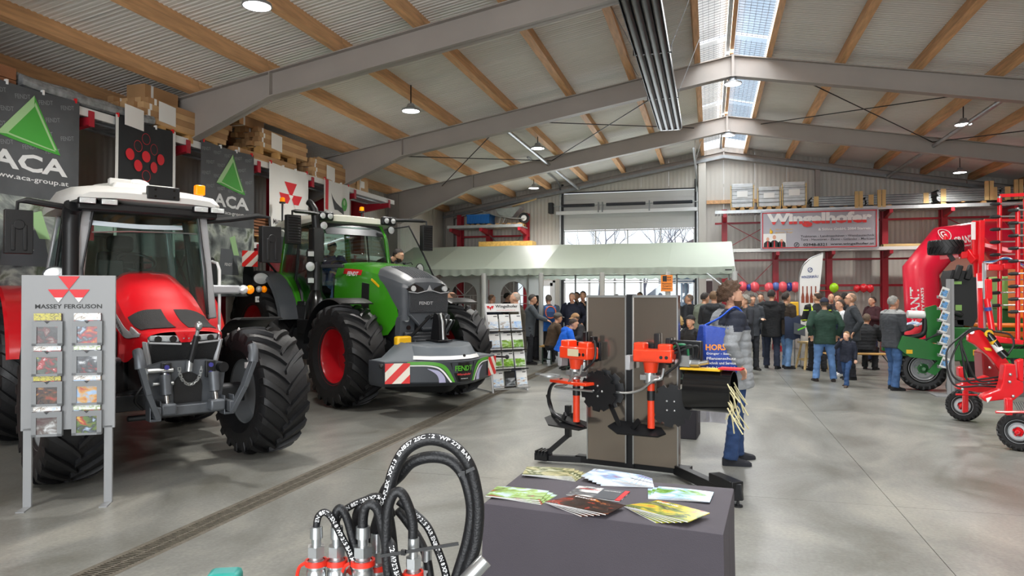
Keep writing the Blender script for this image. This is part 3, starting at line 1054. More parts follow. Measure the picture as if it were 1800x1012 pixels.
def beacon(par, pos, stem=0.0):
 b = MB().cyl((0, 0, -stem), (0, 0, 0), 0.018, n=8).cyl((0, 0, 0), (0, 0, .03), 0.055, 0.062, n=16).build('beacon', m_black, par, pos)
 MB().cyl((0, 0, .03), (0, 0, .10), 0.05, 0.045, n=16).ball((0, 0, .10), (.045, .045, .02), 16, 6).build('beacon_lens', m_amber, b)
 return b
def cab(par, m_post, posts, roof_z, glass_front, x1, hw):
 pass
# ---------------------------------------------------------------- the red tractor
MF = thing('tractor', 'red tractor with silver cab posts, dark bonnet meshes and an open front linkage', 'tractor', (-5.275, 6.081, 0), math.radians(-33), 'tractors on show')
tm = tyre_mesh(0.69, 0.52, 0.36, 20)
rm = rim_mesh(0.36, 0.52, 0.16, m_rimgrey, m_rimgrey)
wheel(MF, 'front_wheel', tm, rm, (0, 0.93, 0.69), 1, math.radians(3), 0.1)
wheel(MF, 'front_wheel', tm, rm, (0, -0.93, 0.69), -1, math.radians(3), 0.25)
tm2 = tyre_mesh(0.86, 0.60, 0.49, 20)
rm2 = rim_mesh(0.49, 0.60, 0.12, m_rimgrey, m_rimgrey)
wheel(MF, 'rear_wheel', tm2, rm2, (-2.6, 0.93, 0.86), 1, 0, 0.12)
wheel(MF, 'rear_wheel', tm2, rm2, (-2.6, -0.93, 0.86), -1, 0, 0.3)
c = MB()
c.bb((-2.9, -.28, .55), (-.6, .28, 1.15)).bb((-.7, -.24, .62), (.42, .24, 1.1))
c.bb((-.12, -.72, .60), (.12, .72, .76)).cyl((0, -.72, .69), (0, .72, .69), .10, n=14)
c.bb((-2.75, -.7, .76), (-2.45, .7, .98))
c.bb((-1.9, -.75, .55), (-1.1, -.34, 1.05)).bb((-1.9, .34, .55), (-1.1, .75, 1.05))
c.cyl((.05, -.4, .52), (.05, .4, .52), .03, n=8).cyl((-.9, -.55, 1.2), (-.9, -.55, 1.45), .12, n=16)
c.build('chassis', m_dkgrey, MF, bev=0.012)
steps = MB()
for z in (.5, .78, 1.06):
 steps.bb((-1.55, .74, z), (-1.15, .95, z + .03))
steps.bb((-1.56, .76, .48), (-1.53, .95, 1.3)).bb((-1.17, .76, .48), (-1.14, .95, 1.3)).build('cab_steps', m_black, MF)
HS = Skin([
 (-0.86, [(0, 1.985), (.20, 1.975), (.27, 1.94), (.37, 1.83), (.41, 1.70), (.42, 1.5), (.42, 1.24)]),
 (-0.55, [(0, 1.86), (.20, 1.85), (.28, 1.81), (.38, 1.73), (.42, 1.60), (.43, 1.42), (.43, 1.18)]),
 (-0.25, [(0, 1.67), (.20, 1.66), (.29, 1.63), (.385, 1.57), (.42, 1.47), (.43, 1.34), (.43, 1.12)]),
 (0.05, [(0, 1.50), (.20, 1.495), (.29, 1.475), (.375, 1.43), (.41, 1.36), (.42, 1.26), (.42, 1.07)]),
 (0.30, [(0, 1.425), (.20, 1.42), (.29, 1.41), (.36, 1.385), (.39, 1.35), (.395, 1.29), (.39, 1.16)]),
 (0.44, [(0, 1.40), (.19, 1.397), (.27, 1.388), (.335, 1.37), (.362, 1.345), (.365, 1.31), (.36, 1.25)]),
 (0.49, [(0, 1.375), (.17, 1.372), (.24, 1.364), (.305, 1.348), (.335, 1.33), (.337, 1.315), (.335, 1.29)])])
hb = MB()
HS.full(hb, -0.86, 0.49, 1.0, 26, 14, 0.0)
hood = hb.build('bonnet', m_mf_red, MF, ang=28)
for sd in (-1, 1):
 g = MB()
 HS.patch(g, lambda v: -0.10 + 0.05 * abs(v - .2), lambda v: 0.40 - 0.25 * max(0, v - .15), 0.05, 0.47, 10, 8, sd, 0.004, 0.006)
 g.build('bonnet_mesh', m_mesh, hood)
 g = MB()
 HS.patch(g, lambda v: -.72 + .3 * (v - .6), lambda v: .40 - .1 * (v - .6), 0.62, 0.76, 14, 4, sd, 0.004, 0.008)
 g.build('side_strip', m_silver, hood)
 g = MB()
 HS.patch(g, -0.75, -0.2, 0.80, 1.0, 8, 4, sd, 0.004, 0.008)
 g.build('side_grille', m_mesh, hood)
 # head lamps under the bonnet lip, silver surround
 k = MB()
 k.hexa([(.47, sd * .05, 1.265), (.44, sd * .31, 1.285), (.36, sd * .355, 1.30), (.36, sd * .05, 1.27), (.50, sd * .05, 1.335), (.47, sd * .31, 1.345), (.38, sd * .36, 1.345), (.36, sd * .05, 1.335)])
 lp = k.build('head_lamp', m_lens, MF, bev=0.01, fix=True)
 MB().bar((.507, sd * .04, 1.255), (.47, sd * .32, 1.275), .02, .018).bar((.47, sd * .32, 1.275), (.43, sd * .345, 1.345), .018, .018).build('lamp_surround', m_silver, lp, bev=0.004)
 for yy in (.11, .24):
  MB().cyl((.485 - yy * .1, sd * yy, 1.305), (.503 - yy * .1, sd * yy, 1.305), .032, n=14).build('lens', m_black_gloss, lp)
 MB().bar((.45, sd * .345, 1.29), (.41, sd * .30, 1.02), .05, .035).bar((.20, sd * .41, 1.40), (.45, sd * .345, 1.28), .02, .05).build('grille_edge', m_silver, MF, bev=0.006)
nose = MB()
nose.hexa([(.30, -.31, 1.02), (.30, .31, 1.02), (.40, .30, 1.02), (.40, -.30, 1.02), (.30, -.35, 1.30), (.30, .35, 1.30), (.485, .32, 1.275), (.485, -.32, 1.275)])
nose.build('front_grille', m_mesh, MF, bev=0.02, fix=True)
MB().prism([(-.10, .05), (.10, .05), (.045, -.05), (-.045, -.05)], .03, 0, face_mx((.478, 0, 1.325), (0, 1, 0), (.15, 0, 1))).build('nose_badge', m_mf_red, MF, bev=0.006)
def three_tri(b, M, s, m_red=0, m_wh=1):
 """three down-pointing triangles with pale tips."""
 for (x, y) in ((0, .5), (-.5, -.22), (.5, -.22)):
  w, h = .52, .72
  A, B_, C_ = (x - w, y + h * .5), (x + w, y + h * .5), (x, y - h * .5)
  b.prism([(A[0] * s, A[1] * s), (B_[0] * s, B_[1] * s), (C_[0] * s, C_[1] * s)][::-1], .004, m_red, M)
  w2 = .2
  if y < 0:
   b.prism([((x - w2) * s, (C_[1] + h * w2 / w) * s), ((x + w2) * s, (C_[1] + h * w2 / w) * s), (C_[0] * s, C_[1] * s)][::-1], .006, m_wh, M)
em = MB()
three_tri(em, face_mx((.512, 0, 1.327), (0, 1, 0), (.15, 0, 1)), .045)
em.build('emblem', [m_redprint, m_silver], MF)
# cab: posts, glazing, roof
POST = dict(af=(-.85, .70, 1.45), afT=(-.87, .585, 2.64), b=(-1.65, .80, 1.2), bT=(-1.65, .64, 2.66), c=(-2.35, .72, 1.75), cT=(-2.25, .60, 2.66))
for sd in (-1, 1):
 def S(p):
  return Vector((p[0], p[1] * sd, p[2]))
 MB().bar(S(POST['af']), S(POST['afT']), .09, .10).build('cab_post', m_silver, MF, bev=0.015)
 MB().bar(S(POST['b']), S(POST['bT']), .06, .06).build('cab_post', m_black, MF, bev=0.01)
 MB().bar(S(POST['c']), S(POST['cT']), .09, .07).build('cab_post', m_silver, MF, bev=0.015)
 MB().hexa([S((-.9, .695, 1.45)), S((-1.62, .80, 1.25)), S((-1.62, .812, 1.25)), S((-.9, .707, 1.45)), S((-.9, .58, 2.62)), S((-1.62, .64, 2.64)), S((-1.62, .652, 2.64)), S((-.9, .592, 2.62))]).build('door_glass', m_cabglass, MF, fix=True)
 MB().hexa([S((-1.68, .80, 1.5)), S((-2.33, .73, 1.8)), S((-2.33, .742, 1.8)), S((-1.68, .812, 1.5)), S((-1.68, .64, 2.64)), S((-2.24, .60, 2.64)), S((-2.24, .612, 2.64)), S((-1.68, .652, 2.64))]).build('side_glass', m_cabglass, MF, fix=True)
 MB().bar(S((-.90, .69, 2.05)), S((-.84, .66, 2.05)), .05, .03).build('door_hinge', m_black, MF)
ws = MB()
ws.sheet(lambda u, v: (-.83 - .02 * v + .06 * (1 - (2 * u - 1) ** 2), lerp(-.665, .665, u) * lerp(1, .85, v), lerp(1.5, 2.62, v)), 12, 6, 0.008)
ws.build('windscreen', m_cabglass, MF)
ws = MB().hexa([(-2.36, -.68, 1.75), (-2.36, .68, 1.75), (-2.37, .68, 1.75), (-2.37, -.68, 1.75), (-2.26, -.57, 2.64), (-2.26, .57, 2.64), (-2.27, .57, 2.64), (-2.27, -.57, 2.64)])
ws.build('rear_glass', m_cabglass, MF, fix=True)
# black gasket round the windscreen
MB().tube([(-.80, -.60, 1.5), (-.80, -.63, 2.0), (-.80, -.53, 2.60)], .012, 6).build('screen_gasket', m_black, MF)
MB().tube([(-.80, .64, 1.5), (-.80, .61, 2.0), (-.80, .53, 2.60)], .012, 6).build('screen_gasket', m_black, MF)
MB().tube([(-.76, -.55, 2.38), (-.71, -.2, 2.405), (-.71, .2, 2.415), (-.76, .50, 2.42)], .008, 6).build('wiper', m_zinc, MF)
R = MB()
def roof_sec(x, hw, zt, zb, dip):
 pts = []
 for (fy, fz) in ((-1, .0), (-1.0, .35), (-.9, .78), (-.6, .95), (-.25, 1.0), (.25, 1.0), (.6, .95), (.9, .78), (1.0, .35), (1, .0), (.55, -dip), (-.55, -dip)):
  pts.append((x, fy * hw, zb + fz * (zt - zb)))
 return pts
R.loft([roof_sec(-2.55, .68, 2.83, 2.72, .0), roof_sec(-2.45, 0.74, 2.91, 2.67, .0), roof_sec(-1.7, 0.80, 2.95, 2.65, .0), roof_sec(-1.0, 0.78, 2.92, 2.66, .0), roof_sec(-.72, 0.74, 2.87, 2.69, -.15), roof_sec(-.62, 0.66, 2.80, 2.72, -.2)], 0)
roof = R.build('cab_roof', m_roofwhite, MF, ang=35)
MB().bb((-.9, -.70, 2.60), (-.66, .70, 2.685)).build('roof_visor', m_black, MF, bev=0.02)
MB().bb((-2.3, -.6, 2.62), (-.8, .6, 2.66)).build('head_liner', m_interior, MF)
hat = MB()
hat.hexa([(-1.5, -.42, 2.9), (-.82, -.36, 2.86), (-.82, .36, 2.86), (-1.5, .42, 2.9), (-1.5, -.40, 2.98), (-.9, -.30, 2.95), (-.9, .30, 2.95), (-1.5, .40, 2.98)]).build('roof_hatch', m_roofwhite, roof, bev=0.02, fix=True)
MB().ball((-1.15, -.03, 2.97), (.16, .13, .06), 16, 8).build('roof_dome', m_white, roof)
MB().bb((-1.08, -.34, 2.93), (-.98, -.12, 3.0)).build('roof_antenna', m_roofwhite, roof, bev=0.01)
pb = MB().bb((-.66, -.06, 2.76), (-.60, .27, 2.90))
pb.build('plate_holder', m_black, roof, bev=0.008)
for y in (.0, .19):
 for z in (2.79, 2.865):
  MB().cyl((-.604, y + .02, z), (-.592, y + .02, z), .012, n=8).build('bolt', m_black_gloss, roof)
for y in (-.62, -.42, .50, .68):
 work_lamp(MF, (-.64, y, 2.69 if y < 0 else 2.685), (.07, .165, .065))
MB().box((0, 0, 0), (.09, .11, .12)).build('beacon_lens', m_amber, MF, (-.98, .60, 2.95), bev=0.015)
mirror(MF, (-.98, -1.16, 2.36), [(-.88, -.62, 2.62), (-.90, -.9, 2.65), (-.94, -1.10, 2.68), (-.95, -1.17, 2.66), (-.96, -1.175, 2.56)], (.12, .24, .44))
mirror(MF, (-.78, 1.37, 2.34), [(-.88, .62, 2.58), (-.86, .9, 2.62), (-.80, 1.22, 2.68), (-.78, 1.36, 2.67), (-.78, 1.37, 2.52)], (.12, .24, .44))
st = MB().tube([(-.80, -.735, 1.2), (-.80, -.735, 1.95), (-.82, -.73, 2.45), (-.80, -.73, 2.58), (-.74, -.72, 2.64)], [.075, .075, .078, .085, .09], 16)
st.build('exhaust_stack', m_black, MF)
MB().tube([(-.88, .80, 1.1), (-.88, .80, 2.02), (-.90, .78, 2.10), (-.97, .74, 2.12)], .018, 8).build('hand_rail', m_white, MF)
ia = MB().bar((-.86, .70, 1.79), (-.84, 1.02, 1.79), .085, .10).build('indicator_arm', m_silver, MF, bev=0.02)
MB().ball((-.82, 1.06, 1.79), (.05, .06, .055), 14, 8).build('side_lamp', m_lens, ia)
MB().ball((-.82, 1.14, 1.79), (.05, .05, .055), 14, 8).build('indicator_lens', m_amber, ia)
round_lamp(MF, (-.95, -.84, 1.93), .085, -.2, 'side_lamp', 1.3)
# cab interior
it = MB().bb((-2.3, -.62, 1.2), (-.85, .62, 1.45)).bb((-1.06, -.55, 1.45), (-.86, .55, 1.72))
it.build('cab_floor', m_interior, MF, bev=0.03)
MB().bb((-2.0, -.26, 1.62), (-1.5, .26, 1.76)).bb((-2.08, -.25, 1.72), (-1.92, .25, 2.25)).bb((-2.05, -.15, 2.25), (-1.95, .15, 2.45)).build('seat', m_interior, MF, bev=0.05)
swm = MB().tube([(-1.28 + .2 * math.cos(a) * .85, .2 * math.sin(a), 2.0 - .2 * math.cos(a) * .5 + .1) for a in [2 * PI * k / 20 for k in range(20)]], .017, 8, closed=True)
swm.cyl((-1.28, 0, 2.08), (-1.05, 0, 1.7), .035).bar((-1.28, -.18, 2.1), (-1.28, .18, 2.1), .03, .02).build('steering_wheel', m_black, MF)
MB().bar((-1.0, -.42, 1.72), (-1.0, -.1, 2.0), .03, .02).box((-1.0, -.32, 2.02), (.04, .24, .17)).build('monitor', m_black, MF, bev=0.01)
MB().sheet(lambda u, v: (-.80 - .02 * v - .0 + .05 * (1 - (2 * u - 1) ** 2), lerp(-.56, .36, u), 2.46 + .05 * v - .02 * math.sin(u * PI)), 10, 2, .004).build('sun_blind', mat('sun_blind_pale', '#c9d4dc', .5), MF)
# mudguards
def guard(par, name, m, x0, y0, z0, r, w, a0, a1, th=0.02, n=14, lip=0.0):
 prof = []
 b = MB()
 r0 = [(x0 + (r) * math.cos(lerp(a0, a1, i / n)), z0 + r * math.sin(lerp(a0, a1, i / n))) for i in range(n + 1)]
 r1 = [(x0 + (r + th) * math.cos(lerp(a0, a1, i / n)), z0 + (r + th) * math.sin(lerp(a0, a1, i / n))) for i in range(n + 1)]
 rings = []
 for (p, q) in zip(r0, r1):
  rings.append([(p[0], y0 - w / 2, p[1]), (q[0], y0 - w / 2 + .03, q[1]), (q[0], y0 + w / 2 - .03, q[1]), (p[0], y0 + w / 2, p[1])])
 b.loft(rings)
 return b.build(name, m, par, fix=True)
for sd in (-1, 1):
 guard(MF, 'front_mudguard', m_black, -.04, sd * .93, .69, .77, .50, math.radians(84), math.radians(172))
 guard(MF, 'rear_mudguard', m_mf_red, -2.6, sd * .90, .86, .95, .56, math.radians(10), math.radians(160), .03)
 MB().prism([(-2.6 + .98 * math.cos(a), .86 + .98 * math.sin(a)) for a in [math.radians(k) for k in range(10, 161, 10)]] + [(-3.3, 1.1), (-2.6, 1.2), (-1.75, .95)], .03, 0, MX((0, sd * .63 + .015, 0), (PI / 2, 0, 0))).build('mudguard_cheek', m_mf_red, MF)
MB().bb((-.35, .70, 1.12), (-.30, .72, 1.3)).bar((-.02, .70, 1.36), (.30, .70, 1.02), .012, .04).bb((.26, .66, .96), (.34, .70, 1.02)).build('guard_bracket', m_white, MF)
# front linkage
fl_ = MB()
fl_.prism([(-.30, .64), (.30, .64), (.33, .80), (.36, 1.06), (.20, 1.10), (-.20, 1.10), (-.36, 1.06), (-.33, .80)], .10, 0, face_mx((.46, 0, 0), (0, 1, 0), (0, 0, 1)))
fl_.build('linkage_block', m_castgrey, MF, bev=0.02)
MB().prism([(-.12, .66)] + [(.13 * math.cos(a), .86 + .13 * math.sin(a)) for a in [PI * k / 10 for k in range(10, -1, -1)]][::1] + [(.12, .66)], .012, 0, face_mx((.562, 0, 0), (0, 1, 0), (0, 0, 1))).build('pto_shield', m_black, MF)
for k, y in enumerate((-.20, .20)):
 sk = MB().bb((.56, y - .045, .93), (.60, y + .045, 1.09)).build('socket_block', m_black, MF, bev=0.008)
 for z in (.97, 1.05):
  MB().cyl((.60, y, z), (.615, y, z), .022, n=12).build('socket_cap', mat('socket_blue', '#3b3a86', .4), sk)
MB().cyl((.50, .30, 1.02), (.62, .32, 1.02), .05, n=14).build('hose_coupler', m_black, MF)
for sd in (-1, 1):
 MB().cyl((.62, sd * .22, .98), (.66, sd * .22, .80), .05, n=16).build('lift_cylinder', m_castgrey, MF)
 MB().cyl((.66, sd * .22, .80), (.70, sd * .22, .70), .025, n=12).build('cylinder_rod', m_chrome, MF)
 MB().bb((.64, sd * .22 - .07, .62), (.76, sd * .22 + .07, .73)).build('rod_clevis', m_castgrey, MF, bev=0.02)
 a = MB()
 ym = sd * .33
 a.bar((.50, ym, .66), (.82, ym, .66), .10, .05, up=(0, 1, 0)).bar((.80, ym, .62), (.86, ym + sd * .10, .86), .075, .045, up=(0, 1, 0)).bar((.86, ym + sd * .095, .85), (.90, ym + sd * .17, 1.10), .085, .045, up=(0, 1, 0))
 a.tube([(.895, ym + sd * .165, 1.08), (.89, ym + sd * .175, 1.18), (.86, ym + sd * .18, 1.225), (.815, ym + sd * .18, 1.22), (.80, ym + sd * .18, 1.17)], [.05, .045, .042, .036, .026], 10)
 a.build('hook_arm', m_castgrey, MF, bev=0.008)
 MB().bb((.60, ym - .05, .585), (.74, ym - .035, .76)).bb((.60, ym + .035, .585), (.74, ym + .05, .76)).bb((.60, ym - .05, .575), (.74, ym + .05, .60)).build('arm_fork', m_castgrey, MF, bev=0.008)
MB().bb((.54, -.30, .60), (.66, .30, .70)).build('linkage_beam', m_castgrey, MF, bev=0.015)
tl = MB().cyl((.60, 0, 1.0), (.60, .01, 1.10), .03, n=10, m=1).cyl((.60, .01, 1.08), (.66, .05, 1.34), .028, n=12, m=0).cyl((.655, .048, 1.33), (.67, .055, 1.39), .018, n=10, m=1)
tl.ball((.68, .06, 1.43), (.04, .035, .045), 12, 8, 1)
tl.build('top_link', [m_black, m_zinc], MF)
ch = []
for k in range(19):
 t = k / 18 * PI
 ch.append((.64, -.10 * math.cos(t), 1.04 - .16 * math.sin(t)))
cm = MB()
for k in range(18):
 p, q = Vector(ch[k]), Vector(ch[k + 1])
 d = (q - p)
 o = Vector((.012, 0, 0)) if k % 2 else Vector((0, 0, .012)) if abs(d.z) < abs(d.y) else Vector((0, .012, 0))
 cm.tube([p - d * .2 + o, q + d * .2 + o, q + d * .2 - o, p - d * .2 - o], .005, 5, closed=True)
cm.build('chain', m_zinc, MF)
pin = MB().cyl((.58, -.36, 1.02), (.58, -.14, 1.02), .025, n=10).cyl((.60, -.32, .90), (.60, -.14, .90), .02, n=10).cyl((.62, -.22, .86), (.62, -.22, 1.0), .018, n=8).bb((.52, -.38, .88), (.56, -.34, 1.06))
pin.build('coupling_pins', m_zinc, MF)
hs = MB()
for k in range(5):
 hs.tube(spline([(.3, -.3 + .1 * k, 1.0), (.42, -.34 + .1 * k, .9 - .03 * k), (.40, -.42 + .12 * k, .75), (.2, -.3 + .1 * k, .62)], 6), .013, 6)
hs.build('hydraulic_hose', m_black, MF)
MB().tube([(.38, -.62, 1.05), (.34, -.6, 1.12), (.2, -.52, 1.1)], .035, 10).ball((.40, -.63, 1.05), .045, 12, 8).build('hose_pipe', m_castgrey, MF)
MB().add(*text_fit('FERGUSON', .42, .05, .02), 0, face_mx((-.16, -.443, 1.44), (.86, .0, -.44), (.44, -.05, .86))).build('lettering', m_blackprint, MF)
# ---------------------------------------------------------------- the green tractor
FE = thing('tractor', 'large green tractor with dark grey bonnet, red wheel rims and one door open', 'tractor', (-4.89, 10.9, 0), math.radians(-32.7), 'tractors on show')
tm = tyre_mesh(0.79, 0.60, 0.43, 20)
rm = rim_mesh(0.43, 0.60, 0.34, m_fe_rim, m_hubdark)
wheel(FE, 'front_wheel', tm, rm, (0, 1.03, .79), 1, 0, .05)
wheel(FE, 'front_wheel', tm, rm, (0, -1.03, .79), -1, 0, .17)
tm2 = tyre_mesh(1.0, 0.68, 0.56, 20)
rm2 = rim_mesh(0.56, 0.68, 0.2, m_fe_rim, m_hubdark)
wheel(FE, 'rear_wheel', tm2, rm2, (-2.95, 1.05, 1.0), 1, 0, .2)
wheel(FE, 'rear_wheel', tm2, rm2, (-2.95, -1.05, 1.0), -1, 0, .1)
c = MB()
c.bb((-3.2, -.33, .6), (-.8, .33, 1.3)).bb((-.9, -.36, .7), (.5, .36, 1.45)).bb((-.15, -.75, .68), (.15, .75, .9)).bb((-3.1, -.75, .85), (-2.8, .75, 1.15))
c.bb((-2.3, -.95, .62), (-1.1, -.40, 1.15)).bb((-2.3, .40, .62), (-1.1, .95, 1.15)).bb((.3, -.3, .62), (.7, .3, .95))
c.build('chassis', m_dkgrey, FE, bev=0.015)
MB().bb((-1.75, -1.02, 1.05), (-1.15, -.55, 1.32)).bb((-1.95, -.92, 1.32), (-1.65, -.6, 1.62)).build('tool_box', m_black, FE, bev=0.02)
MB().cyl((-.35, -.5, .95), (.35, -.5, .95), .075, n=14).build('air_tank', m_black, FE)
MB().bb((-1.0, -1.02, 1.02), (-.98, -.8, 1.2)).build('warning_label', m_yellow, FE)
FS = Skin([
 (-1.45, [(0, 2.31), (.22, 2.30), (.33, 2.27), (.40, 2.18), (.44, 2.05), (.46, 1.75), (.46, 1.35)]),
 (-0.9, [(0, 2.30), (.24, 2.29), (.36, 2.25), (.44, 2.16), (.47, 2.03), (.49, 1.70), (.49, 1.22)]),
 (-0.3, [(0, 2.25), (.25, 2.24), (.38, 2.20), (.47, 2.11), (.50, 1.99), (.51, 1.62), (.51, 1.10)]),
 (0.15, [(0, 2.16), (.25, 2.15), (.38, 2.11), (.47, 2.03), (.50, 1.93), (.51, 1.58), (.50, 1.08)]),
 (0.45, [(0, 2.07), (.24, 2.06), (.36, 2.02), (.45, 1.96), (.48, 1.88), (.49, 1.56), (.47, 1.12)]),
 (0.66, [(0, 1.985), (.22, 1.975), (.33, 1.945), (.41, 1.90), (.44, 1.84), (.45, 1.55), (.42, 1.16)]),
 (0.74, [(0, 1.93), (.19, 1.92), (.28, 1.90), (.35, 1.865), (.38, 1.82), (.39, 1.55), (.36, 1.18)])])
def xb(v):
 pts = [(0, -.10), (.33, -.06), (.5, .03), (.62, .12), (.72, .35), (.86, .60), (.93, .58), (1.0, .34)]
 for (a, p), (b_, q) in zip(pts, pts[1:]):
  if v <= b_:
   return lerp(p, q, (v - a) / (b_ - a))
 return .34
g = MB()
FS.full(g, -1.45, xb, 1.0, 22, 26)
bon = g.build('bonnet', m_fe_green, FE, ang=30)
g = MB()
FS.full(g, xb, .74, .93, 18, 26)
g.prism([(-.37, 1.86), (-.25, 1.915), (0, 1.93), (.25, 1.915), (.37, 1.86), (.39, 1.6), (.37, 1.42), (.10, 1.17), (-.10, 1.17), (-.37, 1.42), (-.39, 1.6)], .03, 0, face_mx((.71, 0, 0), (0, 1, 0), (0, 0, 1)))
cap = g.build('bonnet_nose', m_fe_grey, FE, ang=30)
rb = MB()
for k in range(9):
 y = -.20 + .05 * k
 rb.tube([FS.at(x, abs(y) / .25 * .165, 1 if y >= 0 else -1) + Vector((0, 0, .004)) for x in (.0, .25, .45, .62)], [.010, .014, .014, .008], 6)
rb.build('nose_rib', m_fe_grey, cap)
for sd in (-1, 1):
 # head lamp in the nose corner, lower lamp, lamp rim
 lo_ = MB()
 lo_.prism([(0, .02), (.14, .10), (.30, .035), (.34, -.03), (.16, -.035), (.05, -.02)][::sd], .02, 0, face_mx((.752 if sd > 0 else .752, sd * .42 , 1.80), (0, -sd, 0), (.12, 0, 1)))
 hl = lo_.build('head_lamp', m_black_gloss, FE, fix=True)
 hl.location = (0, 0, 0)
 MB().cyl((.74, sd * .30, 1.825), (.785, sd * .30, 1.825), .045, n=18).build('lens', m_lens, hl)
 MB().bar((.77, sd * .38, 1.775), (.775, sd * .22, 1.755), .022, .014).bar((.775, sd * .22, 1.755), (.785, sd * .02, 1.80), .022, .014).build('lamp_rim', m_silver, hl)
 lw = MB().prism([(-.13, -.20), (.13, -.20), (.15, .12), (.0, .18), (-.12, .12)], .14, 0, face_mx((.52, sd * .34, 1.28), (0, 1, 0), (0, 0, 1))).build('lower_cheek', m_fe_grey, FE, bev=0.02)
 MB().cyl((.66, sd * .36, 1.36), (.685, sd * .36, 1.36), .05, n=18).build('lens', m_lens, lw)
 MB().cyl((.66, sd * .32, 1.22), (.68, sd * .32, 1.22), .035, n=14).build('fog_lamp', m_black_gloss, lw)
 v_ = MB()
 FS.patch(v_, -.42, -.18, .70, .90, 4, 6, sd, .004, .006)
 v_.build('side_vent', m_mesh, bon)
MB().tube([(.765, -.36, 1.42), (.765, -.12, 1.20), (.765, .12, 1.20), (.765, .36, 1.42)], .02, 6).build('nose_trim', m_fe_grey, FE)
MB().bb((.745, -.36, 1.45), (.765, .36, 1.77)).build('grille_insert', mat('grille_anthracite', '#2f3236', .5, bump=(60, .6)), cap, bev=0.02)
MB().prism([(-.05, -.04), (.05, -.04), (0, .05)], .012, 0, face_mx((.775, 0, 1.83), (0, 1, 0), (0, 0, 1))).build('nose_badge', m_silver, FE)
MB().add(*text_fit('FENDT', .26, .05, .03), 0, face_mx((.775, -.06, 1.60), (0, 1, 0), (0, 0, 1))).build('lettering', m_silver, FE)
bd = MB().sheet(lambda u, v: FS.at(lerp(-1.15, -.48, u), lerp(.60, .48, v), -1) + Vector((0, -.008, 0)), 6, 2, 0.003)
bd.build('side_badge', m_redprint, FE, fix=True)
MB().add(*text_fit('FENDT', .36, .075, .03), 0, face_mx((-.75, -.490, 2.085), (1, 0, -.04), (0, .28, 1))).build('lettering', m_white, FE)
MB().bar((-.10, -.515, 1.98), (.12, -.505, 1.86), .02, .03).build('accent_strip', m_yellow, FE)
MB().bb((-.95, -.505, 1.40), (-.90, -.495, 1.55)).build('warning_label', m_yellow, FE)
# cab
zt = 3.02
for sd in (-1, 1):
 def S(x, y, z):
  return Vector((x, y * sd, z))
 MB().tube([S(-1.50, .72, 1.35), S(-1.52, .715, 2.2), S(-1.56, .66, 2.75), S(-1.66, .61, 2.98), S(-1.9, .59, 3.04)], .038, 10).build('cab_post', m_fe_green, FE)
 MB().bar(S(-3.05, .74, 1.9), S(-2.98, .62, 3.0), .09, .08).build('cab_post', m_fe_green, FE, bev=.015)
 if sd < 0:
  MB().bar(S(-2.35, .82, 1.25), S(-2.35, .66, 3.0), .05, .05).build('cab_post', m_black, FE, bev=.01)
  MB().hexa([S(-1.56, .72, 1.4), S(-2.32, .82, 1.25), S(-2.32, .83, 1.25), S(-1.56, .73, 1.4), S(-1.66, .61, 2.98), S(-2.32, .66, 2.98), S(-2.32, .67, 2.98), S(-1.66, .62, 2.98)]).build('door_glass', m_cabglass, FE, fix=True)
 MB().hexa([S(-2.38, .82, 1.6), S(-3.02, .75, 2.0), S(-3.02, .76, 2.0), S(-2.38, .83, 1.6), S(-2.38, .66, 2.98), S(-2.98, .62, 2.98), S(-2.98, .63, 2.98), S(-2.38, .67, 2.98)]).build('side_glass', m_cabglass, FE, fix=True)
MB().sheet(lambda u, v: (-1.50 - .12 * v ** 3 + .10 * (1 - (2 * u - 1) ** 2), lerp(-.68, .68, u) * lerp(1, .87, v), lerp(1.9, 2.95, v)), 12, 8, .008).build('windscreen', m_cabglass, FE)
MB().hexa([(-3.05, -.7, 2.0), (-3.05, .7, 2.0), (-3.06, .7, 2.0), (-3.06, -.7, 2.0), (-2.99, -.6, 2.98), (-2.99, .6, 2.98), (-3.0, .6, 2.98), (-3.0, -.6, 2.98)]).build('rear_glass', m_cabglass, FE, fix=True)
# the open door, hinged at the rear post on the far side
od = MB().tube([(-1.60, 1.20, 3.05), (-1.42, 1.42, 2.5), (-1.30, 1.62, 2.0), (-1.35, 1.60, 1.5), (-1.7, 1.30, 1.4), (-2.33, .86, 1.35), (-2.33, .70, 2.95)], .018, 6, closed=True)
dof = od.build('open_door', m_black, FE)
MB().add([(-1.60, 1.20, 3.05), (-1.42, 1.42, 2.5), (-1.30, 1.62, 2.0), (-1.35, 1.60, 1.5), (-1.7, 1.30, 1.4), (-2.33, .86, 1.35), (-2.33, .70, 2.95)], [(0, 1, 2, 3, 4, 5, 6)]).build('door_glass', m_cabglass, dof)
R = MB()
R.loft([roof_sec(-3.3, .70, 3.12, 3.02, 0), roof_sec(-3.15, .78, 3.18, 2.98, 0), roof_sec(-2.3, .82, 3.21, 2.98, 0), roof_sec(-1.75, .80, 3.18, 3.0, 0), roof_sec(-1.55, .74, 3.14, 3.04, 0)])
R.build('cab_roof', mat('roof_cream', '#e4e3d6', .4), FE, ang=35)
MB().bb((-3.1, -.64, 2.96), (-1.65, .64, 3.0)).build('head_liner', m_interior, FE)
MB().sheet(lambda u, v: (-1.50 - .14 * v + .08 * (1 - (2 * u - 1) ** 2), lerp(-.58, .58, u), lerp(2.80, 2.98, v)), 10, 3, .01).build('sun_visor', m_dkgrey, FE)
MB().bar((-1.9, -.55, 2.88), (-1.9, .55, 2.88), .06, .04).build('light_strip', m_white, FE)
